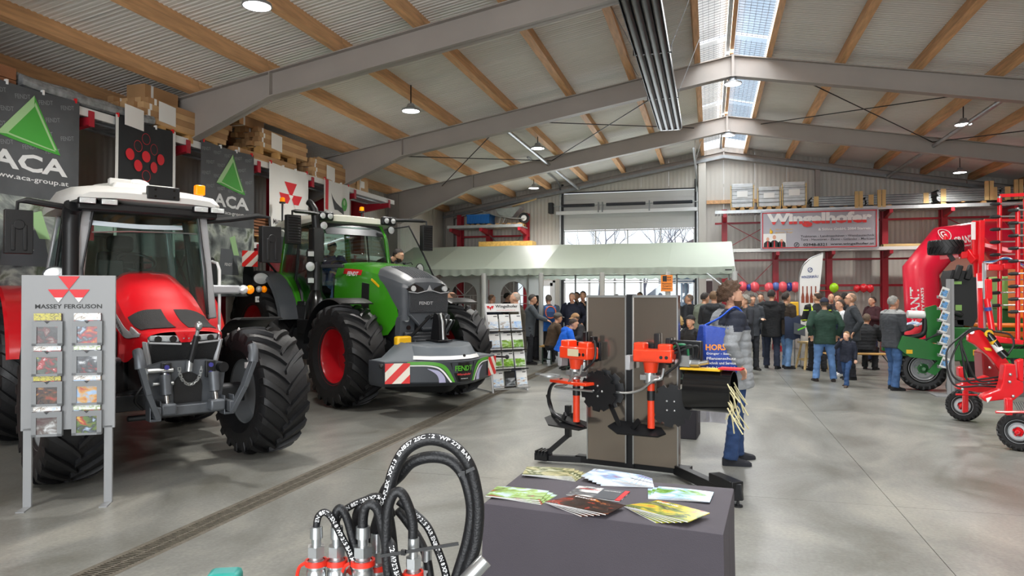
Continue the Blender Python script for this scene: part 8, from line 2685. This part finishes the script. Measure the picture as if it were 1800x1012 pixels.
def arch_txt(txt, a, c_, w, h, u_off, name='lettering', m=m_white, t=.5, flip=False):
 """lettering laid round the tube between joints a and c_, t along it."""
 d = (c_ - a).normalized()
 inn = nrm_v.cross(d).normalized()
 vs, fs = text_fit(txt, w, h, .03)
 L_ = (c_ - a).length
 out = []
 for v in vs:
  ang = (v.y + u_off) / rad_
  p = a + d * (L_ * t + v.x) + (nrm_v * math.cos(ang) + inn * -math.sin(ang) * (-1)) * (rad_ + .006) - O_
  out.append(p)
 MB().add(out, fs).build(name, m, arch_o)
if nrm_v.y > 0:
 nrm_v = -nrm_v
arch_txt('GRANIT', key[0], key[1], 1.0, .22, .42, t=.62)
arch_txt('QUALITY PARTS', key[0], key[1], .95, .07, .24, t=.62)
arch_txt('GRANIT', key[2], key[3], .56, .18, .02, t=.16)
arch_txt('QUALITY PARTS', key[2], key[3], .5, .05, -.14, t=.30)
arch_txt('G', key[2], key[3], .15, .19, .22, t=-.20)
d_ = (key[3] - key[2]).normalized()
inn_ = nrm_v.cross(d_)
MB().tube([key[2] + d_ * (-.24 + .15 * math.cos(a)) + (nrm_v * math.cos(.22 / .4 + .17 / .4 * math.sin(a)) + inn_ * math.sin(.22 / .4 + .17 / .4 * math.sin(a))) * (rad_ + .006) - O_ for a in [2 * PI * k / 24 for k in range(24)]], .010, 5, closed=True).build('ring_mark', m_white, arch_o)
# display wall with beige and red bands beyond the arch
DW = thing('display_wall', 'beige and red banded exhibition wall beyond the inflatable arch', 'partition', (7.3, 21.9, 0))
for k, (z0, z1, m_) in enumerate(((0, 1.0, m_mf_dred), (1.0, 1.35, m_board), (1.35, 1.75, mat('beige_panel', '#d2bfa8', .6)), (1.75, 2.2, m_mf_dred), (2.2, 2.85, mat('beige_panel', '#d2bfa8')))):
 for j in range(4):
  MB().bb((-1.3 + j * .86, 0, z0), (-.45 + j * .86, .05, z1 - .004)).build('panel', m_, DW)
# ---- green seed drill
m_sd = mat('seeder_green', '#1f6b2c', .35, coat=.3)
m_sd_l = mat('seeder_light_green', '#7fa85a', .4)
GS = thing('seed_drill', 'green seed drill with a big silver rimmed wheel behind the grey brochure post', 'seed drill', (3.74, 14.72, 0))
tmg = tyre_mesh(.40, .34, .22, 22)
rmg = rim_mesh(.22, .34, .06, m_silver, m_sd, 6)
for (x, y) in ((-.02, -.15), (1.9, .5)):
 w_ = put('wheel', tmg, GS, (x, y, .40), (0, .2, -.12))
 put('rim', rmg, w_, (0, 0, 0), (0, 0, PI))
MB().prism([(-.5, .78), (-.42, 1.0), (-.1, .94), (.25, .80), (.62, .86), (.62, .60), (.2, .56), (-.3, .62)], .10, 0, MX((0, -.38, 0), (PI / 2, 0, 0))).build('side_frame', m_sd, GS, bev=.01)
MB().prism([(.0, .88), (-.02, 1.50), (.14, 1.55), (.22, 1.45), (.24, .86)], .08, 0, MX((.0, -.30, 0), (PI / 2, 0, 0))).build('upright_plate', m_sd, GS, bev=.01)
MB().prism([(-.02, .36), (.10, .30), (.36, .62), (.60, .80), (.60, .92), (.28, .74)], .05, 0, MX((0, -.42, 0), (PI / 2, 0, 0))).build('wheel_arm', m_sd, GS, bev=.008)
MB().cyl((-.30, -.32, 1.38), (-.02, -.30, 1.37), .07, n=16).build('white_cylinder', m_white, GS)
MB().tube(spline([(-.02, -.34, 1.30), (-.05, -.36, 1.05), (-.2, -.38, .98), (-.45, -.36, .95)], 6), .045, 10).build('hose', m_black, GS)
for k in range(3):
 MB().tube(spline([(.25, -.44, 1.15 - .05 * k), (.05, -.46, .98), (-.2, -.45, .90 - .03 * k), (-.42, -.42, .88 - .02 * k)], 6), .014, 7).build('hose', m_black, GS)
MB().bb((-.45, -.3, .62), (2.2, -.15, .78)).bb((-.45, .9, .62), (2.2, 1.05, .78)).bb((-.4, -.2, .62), (-.25, 1.0, .78)).bb((1.2, -.2, .62), (1.35, 1.0, .78)).build('frame_beam', m_sd, GS, bev=.01)
MB().hexa([(.5, -.2, .80), (1.05, -.2, .80), (1.05, .8, .80), (.5, .8, .80), (.45, -.25, 1.15), (1.1, -.25, 1.15), (1.1, .85, 1.15), (.45, .85, 1.15)]).build('hopper', m_sd, GS, fix=True, bev=.02)
MB().bb((.45, -.32, .55), (.85, -.22, .95)).build('metering_box', m_sd, GS, bev=.01)
for x in (.52, .74):
 MB().bb((x, -.325, .66), (x + .08, -.32, .76)).build('warning_label', m_yellow, GS)
MB().bb((-.36, -.485, .68), (-.26, -.48, .75)).build('warning_label', m_yellow, GS)
for k in range(7):
 x = .3 + .25 * k
 MB().bar((x, -.25, .62), (x + .05, -.62, .12), .04, .02).build('coulter_arm', m_sd, GS)
 MB().lathe([(0, -.006), (.15, -.004), (.15, .004), (0, .006)], 20, 0, MX((x + .06, -.62, .15), (PI / 2, 0, .15))).build('coulter_disc', m_galv_dark, GS)
# tall black hopper with guard
MB().prism([(-.02, 1.20), (-.14, 2.05), (-.10, 2.18), (.36, 2.14), (.38, 1.55), (.22, 1.16)], .55, 0, MX((.56, .35, 0), (PI / 2, 0, 0))).build('tall_hopper', mat('hopper_black', '#131517', .45), GS, bev=.03)
for x in (-.06, .12):
 MB().bar((.56 + x, -.22, 2.0), (.56 + x + .08, -.22, 2.26), .10, .10).build('hopper_clip', m_black, GS, bev=.02)
MB().bb((.46, -.225, 1.92), (.60, -.215, 1.97)).bb((.50, -.225, 1.45), (.60, -.215, 1.55)).build('hopper_latch', m_sd_l, GS)
MB().bb((.1, -.2, 1.15), (.65, .3, 1.30)).tube([(.3, -.25, 1.35), (.45, -.26, 1.42), (.6, -.25, 1.36)], .05, 8).build('fan_unit', m_black, GS, bev=.02)
MB().lathe([(0, 0), (.075, 0), (.075, .03), (0, .04)], 20, 0, MX((.27, -.50, 1.335), (PI / 2, 0, 0))).build('orange_reflector', mat('reflector_orange', '#f0761c', .4), GS)
MB().bar((.27, -.46, 1.335), (.3, -.2, 1.25), .03, .03).build('reflector_arm', m_black, GS)
# ---- grey brochure post
BP_ = thing('brochure_post', 'slim grey post with seven brochure holders at the green seed drill', 'stand', gnd(1668, 695))
MB().bb((-.03, -.02, 0), (.03, .02, 2.0)).bb((.04, .0, 0), (.09, .04, 2.0)).build('post', m_stand, BP_)
MB().bb((-.26, -.25, 0), (.12, .2, .02)).build('base', m_stand, BP_, bev=.004)
for k in range(7):
 z_ = 1.70 - .20 * k
 MB().bb((-.16, -.03, z_ - .03), (-.03, .05, z_ - .02)).bb((-.165, -.03, z_ - .03), (-.155, .05, z_ + .02)).build('holder', m_galv, BP_)
 bo = thing('brochure', '%s sky blue brochure %s on the grey post' % ('pale' if k == 1 else 'bright', ['in the topmost holder', 'in the second holder down', 'in the third holder down', 'in the middle holder', 'third from the bottom', 'second from the bottom', 'in the lowest holder'][k]), 'brochure', (0, 0, 0), 0, 'brochures on the grey post')
 bo.matrix_basis = Matrix.Translation(BP_.location + Vector((-.10, -.035, z_ - .018))) @ Matrix.Rotation(.35, 4, 'Y') @ Matrix.Rotation(.3, 4, 'Z')
 MB().bb((-.065, -.004, 0), (.065, .008, .18)).build('cover', m_white, bo)
 MB().bb((-.055, -.006, .03), (.055, -.003, .14)).build('photo_print', print_mat('post_print', ['#d9e2ea', '#4a93d6', '#86b8e6', '#3b4a5a', '#b9a98a'], 14, 2, .3), bo)
# ---- red tedder with folded tine arms
m_td = mat('tedder_red', '#df1420', .28, coat=.5)
TD = thing('tedder', 'red hay tedder with folded tine arms, black hoses and small wheels at the edge', 'farm machine', (3.35, 10.0, 0))
O_ = Vector((3.35, 10.0, 0))
def at(px, py, y):
 return at_y(px, py, y) - O_
tmt = tyre_mesh(.215, .19, .115, 22)
rmt = rim_mesh(.115, .19, .03, mat('rim_pale', '#b9bdc0', .4), m_td, 5)
for (p, st_) in ((gnd(1690, 741), -.55), (gnd(1789, 794), -.55)):
 w_ = put('wheel', tmt, TD, p - O_ + Vector((.06, .1, .215)), (0, .3, st_))
 put('rim', rmt, w_, (0, 0, 0), (0, 0, PI))
w_ = put('wheel', tmt, TD, at(1662, 435, 10.8), (PI / 2, 0, 0))
put('rim', rmt, w_)
MB().bar(at(1668, 447, 10.8), at(1676, 458, 10.8), .05, .05).build('wheel_fork', m_black, TD)
MB().bar(at(1652, 453, 10.85), at(1722, 444, 10.7), .03, .05).build('cross_arm', m_td, TD)
MB().bar(at(1687, 449, 10.7), at(1704, 447, 10.7), .10, .09).bar(at(1703, 442, 10.7), at(1716, 460, 10.6), .10, .10).build('hinge_block', m_td, TD, bev=.01)
# mast plate
mp = MB()
mp.add([at(1709, 388, 10.6), at(1730, 387, 10.6), at(1729, 487, 10.6), at(1713, 487, 10.6), at(1709, 440, 10.6)] + [p + Vector((.02, .12, 0)) for p in (at(1709, 388, 10.6), at(1730, 387, 10.6), at(1729, 487, 10.6), at(1713, 487, 10.6), at(1709, 440, 10.6))],
                                                             [(4, 3, 2, 1, 0), (5, 6, 7, 8, 9), (0, 1, 6, 5), (1, 2, 7, 6), (2, 3, 8, 7), (3, 4, 9, 8), (4, 0, 5, 9)])
mp.build('mast_plate', m_td, TD, fix=True, bev=.008)
MB().bar(at(1726, 387, 10.5), at(1724, 487, 10.5), .06, .05).build('mast_flange', m_td, TD, bev=.006)
MB().bar(at(1711, 390, 10.55), at(1711, 421, 10.55), .045, .02, up=(0, 1, 0)).build('white_reflector', m_white, TD)
MB().bar(at(1729, 430, 10.7), at(1780, 442, 10.6), .07, .06).bar(at(1728, 420, 10.7), at(1736, 430, 10.7), .05, .05).build('strut_arm', m_td, TD, bev=.008)
MB().bar(at(1730, 387, 10.5), at(1800, 387, 10.5), .03, .03).bar(at(1758, 344, 10.2), at(1800, 342, 10.2), .03, .04).build('cross_arm', m_td, TD)
for px, y, z0, z1 in ((1757, 10.2, 348, 580), (1789, 10.0, 368, 600), (1803, 10.1, 350, 600)):
 b = MB().cyl(at(px, z0, y), at(px, z1, y), .026, n=12)
 b.build('tine_arm', m_td, TD)
 MB().cyl(at(px, z0 - 3, y), at(px, z0 + 8, y), .022, n=10).build('arm_tip', m_zinc, TD)
for k in range(9):
 y_ = 358 + k * 22.3
 for px, y, o_ in ((1757, 10.2, 0), (1789, 10.0, 11)):
  a = at(px - 17, y_ + o_ + 1, y - .02)
  c_ = at(px + 1, y_ + o_, y - .03)
  MB().tube([a, a.lerp(c_, .3), c_.lerp(a, .15), c_], [.012, .022, .022, .016], 8).build('tine_rubber', m_black, TD)
  MB().cyl(c_, at(px + 60, y_ + o_ - 1, y - .02), .010, n=6).build('tine', m_zinc, TD)
MB().bar(at(1762, 468, 10.1), at(1812, 468, 10.1), .07, .07).bar(at(1736, 470, 10.1), at(1762, 470, 10.1), .08, .08).build('pivot_arm', m_td, TD, bev=.012)
MB().bar(at(1730, 462, 10.15), at(1730, 580, 10.15), .035, .035).build('grey_rod', m_zinc, TD)
MB().bar(at(1721, 480, 10.15), at(1724, 580, 10.15), .05, .05).build('mast_tube', m_td, TD, bev=.006)
MB().bb(at(1719, 506, 10.1), at(1727, 494, 10.12)).build('tube_label', m_white, TD)
MB().bar(at(1736, 490, 10.15), at(1737, 526, 10.15), .08, .07).build('fork_block', m_td, TD, bev=.012)
MB().cyl(at(1735, 525, 10.1), at(1744, 582, 10.05), .036, n=14).build('ram', m_td, TD)
MB().cyl(at(1736, 540, 10.06), at(1737, 546, 10.06), .038, n=14).build('blue_band', mat('band_blue', '#2d4a9a', .5), TD)
MB().cyl(at(1741, 530, 10.08), at(1747, 582, 10.05), .014, n=8).build('ram_rod', m_zinc, TD)
# lower frame: boom, ram, brackets
def plate(pts, y, d, name, m=None):
 P_ = [at(px, py, y) for px, py in pts]
 n = len(P_)
 b = MB().add(P_ + [p + Vector((.0, d, 0)) for p in P_], [tuple(reversed(range(n))), tuple(range(n, 2 * n))] + [(i, (i + 1) % n, n + (i + 1) % n, n + i) for i in range(n)])
 return b.build(name, m or m_td, TD, fix=True, bev=.012)
plate([(1703, 585), (1708, 578), (1722, 578), (1738, 585), (1750, 606), (1772, 634), (1784, 655), (1780, 668), (1768, 664), (1740, 628), (1715, 606), (1703, 600)], 9.75, .10, 'boom_arm')
plate([(1750, 590), (1800, 598), (1800, 606), (1750, 602)], 9.7, .08, 'boom_rail')
MB().cyl(at(1708, 583, 9.74), at(1708, 583, 9.70), .026, n=12).build('boom_pin', m_zinc, TD)
MB().cyl(at(1738, 588, 9.62), at(1755, 611, 9.58), .042, n=16).build('ram', m_black_gloss, TD)
MB().cyl(at(1745, 598, 9.60), at(1748, 603, 9.60), .044, n=16).build('ram_band', m_yellow, TD)
MB().cyl(at(1748, 603, 9.60), at(1758, 617, 9.57), .043, n=16).build('ram_label', m_white, TD)
MB().cyl(at(1758, 617, 9.57), at(1768, 627, 9.56), .046, n=16).build('ram_end', m_black_gloss, TD)
MB().lathe([(.02, 0), (.045, 0), (.045, .03), (.02, .03)], 16, 0, Matrix.Translation(at(1737, 586, 9.62)) @ MX((0, 0, 0), (PI / 2, 0, 0)), closed=True).build('ram_eye', m_yellow, TD)
plate([(1729, 610), (1742, 612), (1744, 617), (1733, 616)], 9.735, .008, 'yellow_label', m_yellow)
plate([(1686, 646), (1694, 644), (1696, 662), (1712, 668), (1735, 660), (1760, 672), (1758, 690), (1720, 690), (1700, 686), (1683, 684), (1682, 678), (1694, 674), (1694, 664), (1686, 662)], 10.0, .12, 'front_bracket')
plate([(1694, 684), (1703, 684), (1703, 724), (1693, 726)], 10.55, .06, 'wheel_leg')
MB().cyl(at(1680, 693, 10.5), at(1718, 694, 10.5), .012, n=8).build('cross_pin', m_td, TD)
plate([(1766, 640), (1785, 640), (1788, 668), (1800, 672), (1800, 690), (1782, 704), (1770, 702), (1732, 706), (1726, 700), (1730, 694), (1758, 684), (1762, 672)], 9.3, .14, 'main_bracket')
plate([(1768, 700), (1781, 700), (1781, 730), (1769, 730)], 9.0, .07, 'wheel_leg')
MB().cyl(at(1750, 724, 9.0), at(1806, 724, 9.0), .014, n=8).build('cross_pin', m_td, TD)
plate([(1788, 634), (1800, 630), (1800, 672), (1790, 668)], 9.35, .1, 'rear_plate')
for (x, y) in ((1692, 684), (1722, 676), (1738, 673), (1776, 658), (1775, 671), (1781, 696), (1740, 646)):
 MB().ball(at(x, y, 9.28 if x > 1760 else 9.97), .018, 8, 6).build('bolt', m_zinc, TD)
plate([(1733, 700), (1744, 697), (1742, 701), (1736, 708)], 9.29, .006, 'warning_label', m_white)
plate([(1726, 620), (1752, 600), (1758, 680), (1730, 685)], 10.3, .3, 'rotor_post', m_mf_dred)
for k in range(5):
 MB().cyl(at(1782 + 4 * k, 706, 9.35), at(1792 + 4 * k, 724, 9.3), .006, n=5).build('tine', m_galv_dark, TD)
for k, (mid, e) in enumerate((((1664, 620), (1676, 675)), ((1692, 625), (1700, 668)), ((1699, 630), (1712, 660)), ((1670, 640), (1684, 668)))):
 MB().tube(spline([at(1745, 592 - 4 * k, 9.6), at(1715, 576 + k, 9.6), at(1690, 590 + 2 * k, 9.55), at(mid[0], mid[1], 9.5), at(e[0], e[1] , 9.5), at(1725, 678 - 4 * k, 9.5), at(1757, 680 - 6 * k, 9.5)], 8), .011, 8).build('hydraulic_hose', m_black, TD)
MB().tube(spline([at(1745, 582, 9.9), at(1775, 588, 9.7), at(1782, 605, 9.6), at(1772, 622, 9.6)], 6), .012, 8).build('hydraulic_hose', m_black, TD)
for k in range(3):
 MB().tube(spline([at(1728, 460, 10.2), at(1745, 458 + 2 * k, 10.1), at(1770, 456 - 2 * k, 10.0), at(1800, 462 + 4 * k, 10.0)], 5), .008, 6).build('hydraulic_hose', [m_black, m_blue, m_galv][k], TD)
# machines further back at the edge of the frame
m_or2 = mat('machine_orange', '#e8741a', .4)
def back_box(name, label, cat, p, parts):
 t = thing(name, label, cat, p)
 for nm, a, c_, m_ in parts:
  MB().bb(a, c_).build(nm, m_, t, bev=.03)
 return t
back_box('orange_spreader', 'orange machine with wide beams standing behind the folded tines', 'farm machine', (5.35, 15.0, 0),
                      [('frame_beam', (-.9, 0, .95), (1.3, .12, 1.06), m_or2), ('frame_beam', (-.9, -.2, 1.14), (1.3, -.08, 1.22), m_or2), ('side_panel', (.05, .1, 1.3), (.5, .5, 2.3), m_or2), ('leg', (-.8, -.1, 0), (-.66, .1, .95), m_black), ('leg', (1.0, -.1, 0), (1.14, .1, .95), m_black)])
back_box('seed_tank', 'light green seed tank behind the red tine arms', 'tank', (5.4, 16.6, 0),
                      [('tank', (.2, -.3, 1.45), (.75, .5, 2.1), m_sd_l), ('stand', (.2, -.2, 0), (.7, .4, 1.45), m_sd)])
# ---- beach flag
BF = thing('beach_flag', 'white feather flag with a blue beer name and brown bottles behind the crowd', 'flag', (2.1, 18.42, 0))
pts = [(.0, .35), (-.03, 1.5), (-.02, 2.15), (.06, 2.42), (.22, 2.60), (.50, 2.72), (.47, 2.35), (.40, 1.7), (.30, 1.0), (.26, .45)]
MB().prism(pts, .012, 0, MX((0, .006, 0), (PI / 2, 0, 0))).build('cloth', m_white, BF)
MB().tube(spline([(-.01, 0, .03), (-.04, 0, 1.5), (-.03, 0, 2.15), (.05, 0, 2.43), (.22, 0, 2.61), (.50, 0, 2.73)], 6), .012, 8).build('pole', m_galv, BF)
MB().bar((-.35, 0, .02), (.35, 0, .02), .05, .02).bar((0, -.35, .02), (0, .35, .02), .05, .02).build('cross_base', m_black, BF)
m_navy = mat('print_navy', '#27407e', .6)
MB().add(*text_fit('WINZERBRÄU', .38, .075, .03), 0, face_mx((.20, -.010, 2.17), (1, 0, .05), (0, 0, 1))).build('lettering', m_navy, BF)
MB().tube([(.21 + .05 * math.cos(a), -.010, 2.33 + .05 * math.sin(a)) for a in [2 * PI * k / 20 for k in range(20)]], .008, 5, closed=True).bar((.18, -.012, 2.31), (.24, -.012, 2.36), .03, .008).build('emblem', m_navy, BF)
m_btl = mat('bottle_brown', '#8a3c1e', .5)
for k in range(4):
 x = .045 + .095 * k
 z0 = 1.52
 MB().prism([(x - .036, z0 - .3), (x + .036, z0 - .3), (x + .036, z0 + .16), (x + .014, z0 + .27), (x + .014, z0 + .42), (x - .014, z0 + .42), (x - .014, z0 + .27), (x - .036, z0 + .16)], .003, 0, face_mx((0, -.010, 0), (1, 0, 0), (0, 0, 1))).build('printed_bottle', m_btl, BF)
 MB().prism([(x - .037, z0 - .28), (x + .037, z0 - .28), (x + .037, z0 + .02), (x - .037, z0 + .02)], .003, 0, face_mx((0, -.014, 0), (1, 0, 0), (0, 0, 1))).build('printed_label', m_paper, BF)
# ---- balloons strung along the far rack
BC = {'p': ('coral pink', '#f0606a'), 'b': ('dark blue', '#2b3f8e'), 'w': ('blue and white', '#5b74b8'), 'l': ('lime green', '#a8e01c'), 'r': ('small red', '#d3202c')}
nb = {}
for k, (px, py, c_, r) in enumerate(((1305, 503, 'p', .14), (1317, 505, 'b', .095), (1326.5, 504, 'p', .145), (1352, 505, 'p', .14), (1364, 503, 'w', .115), (1376, 504, 'p', .145), (1388, 504, 'b', .12), (1398, 504, 'p', .145), (1466, 505.5, 'l', .13), (1506, 507, 'r', .095), (1518, 506, 'r', .115), (1529.5, 507, 'r', .105))):
 nb[c_] = nb.get(c_, 0) + 1
 wh = ['first', 'second', 'third', 'fourth', 'fifth'][nb[c_] - 1]
 lab = ('%s balloon, the only one of its colour on the far string' % BC[c_][0]) if c_ in 'lw' else '%s balloon, %s of its colour from the tent' % (BC[c_][0], wh)
 p = at_y(px, py, 23.15)
 t = thing('balloon', lab, 'balloon', p, 0, 'balloons on the far rack')
 MB().ball((0, 0, 0), (r, r, r * 1.12), 18, 12).tube([(0, 0, -r * 1.1), (0, 0, -r * 1.22)], [.012, .022], 8).build('skin', mat('balloon_' + c_, BC[c_][1], .2, coat=.4), t)
 MB().tube([(0, 0, -r * 1.2), (.01, .0, -r * 1.2 - .25)], .004, 5).build('ribbon', m_white, t)
 MB().bar((0, 0, 0), (0, .27, .0), .006, .006).build('tie', m_white, t)
gl = MB().tube(spline([at_y(1295, 508, 23.35), at_y(1340, 511, 23.35), at_y(1400, 509, 23.35), at_y(1470, 511, 23.35), at_y(1535, 509, 23.35)], 8), .012, 5)
tag(gl.build('streamer', m_redprint), 'red streamer strung along the far rack behind the balloons', 'streamer')
# dispenser on the far wall, trestle table, yellow crate
dp = thing('wall_dispenser', 'white wall dispenser with a dark front at the tent corner', 'dispenser', at_y(1244, 504, 24.9))
MB().bb((-.17, -.14, -.26), (.17, 0, .26)).build('case', m_white, dp, bev=.05)
MB().bb((-.08, -.155, -.22), (.15, -.135, .20)).build('front', mat('dark_wine', '#3a1a1e', .4), dp, bev=.02)
tr_ = thing('wooden_stool', 'pale wooden stool with a rung under the man in lime piped jacket', 'stool', (*spot(1426, 16.8), 0), .4)
MB().bb((-.24, -.2, .60), (.24, .2, .64)).build('seat', m_timber, tr_)
for s_ in (-1, 1):
 for q in (-1, 1):
  MB().bar((s_ * .28, q * .2, 0), (s_ * .18, q * .12, .60), .05, .04).build('leg', m_timber, tr_)
 MB().bar((s_ * .25, -.18, .22), (s_ * .25, .18, .22), .04, .03).build('rung', m_timber, tr_)
MB().bar((-.25, 0, .24), (.25, 0, .24), .04, .03).build('rung', m_timber, tr_)
yx = thing('display_box', 'yellow display box with dark windows on a thin post in the crowd', 'box', (*spot(1396, 17.6), 0))
MB().bb((-.10, -.1, 1.18), (.10, .1, 1.56)).build('case', m_yellow, yx, bev=.02)
for z_ in (1.24, 1.42):
 MB().bb((-.07, -.103, z_), (-.01, -.099, z_ + .07)).build('dark_window', m_black, yx)
MB().cyl((0, 0, 0), (0, 0, 1.18), .02, n=8).bb((-.15, -.15, 0), (.15, .15, .02)).build('post', m_galv, yx)
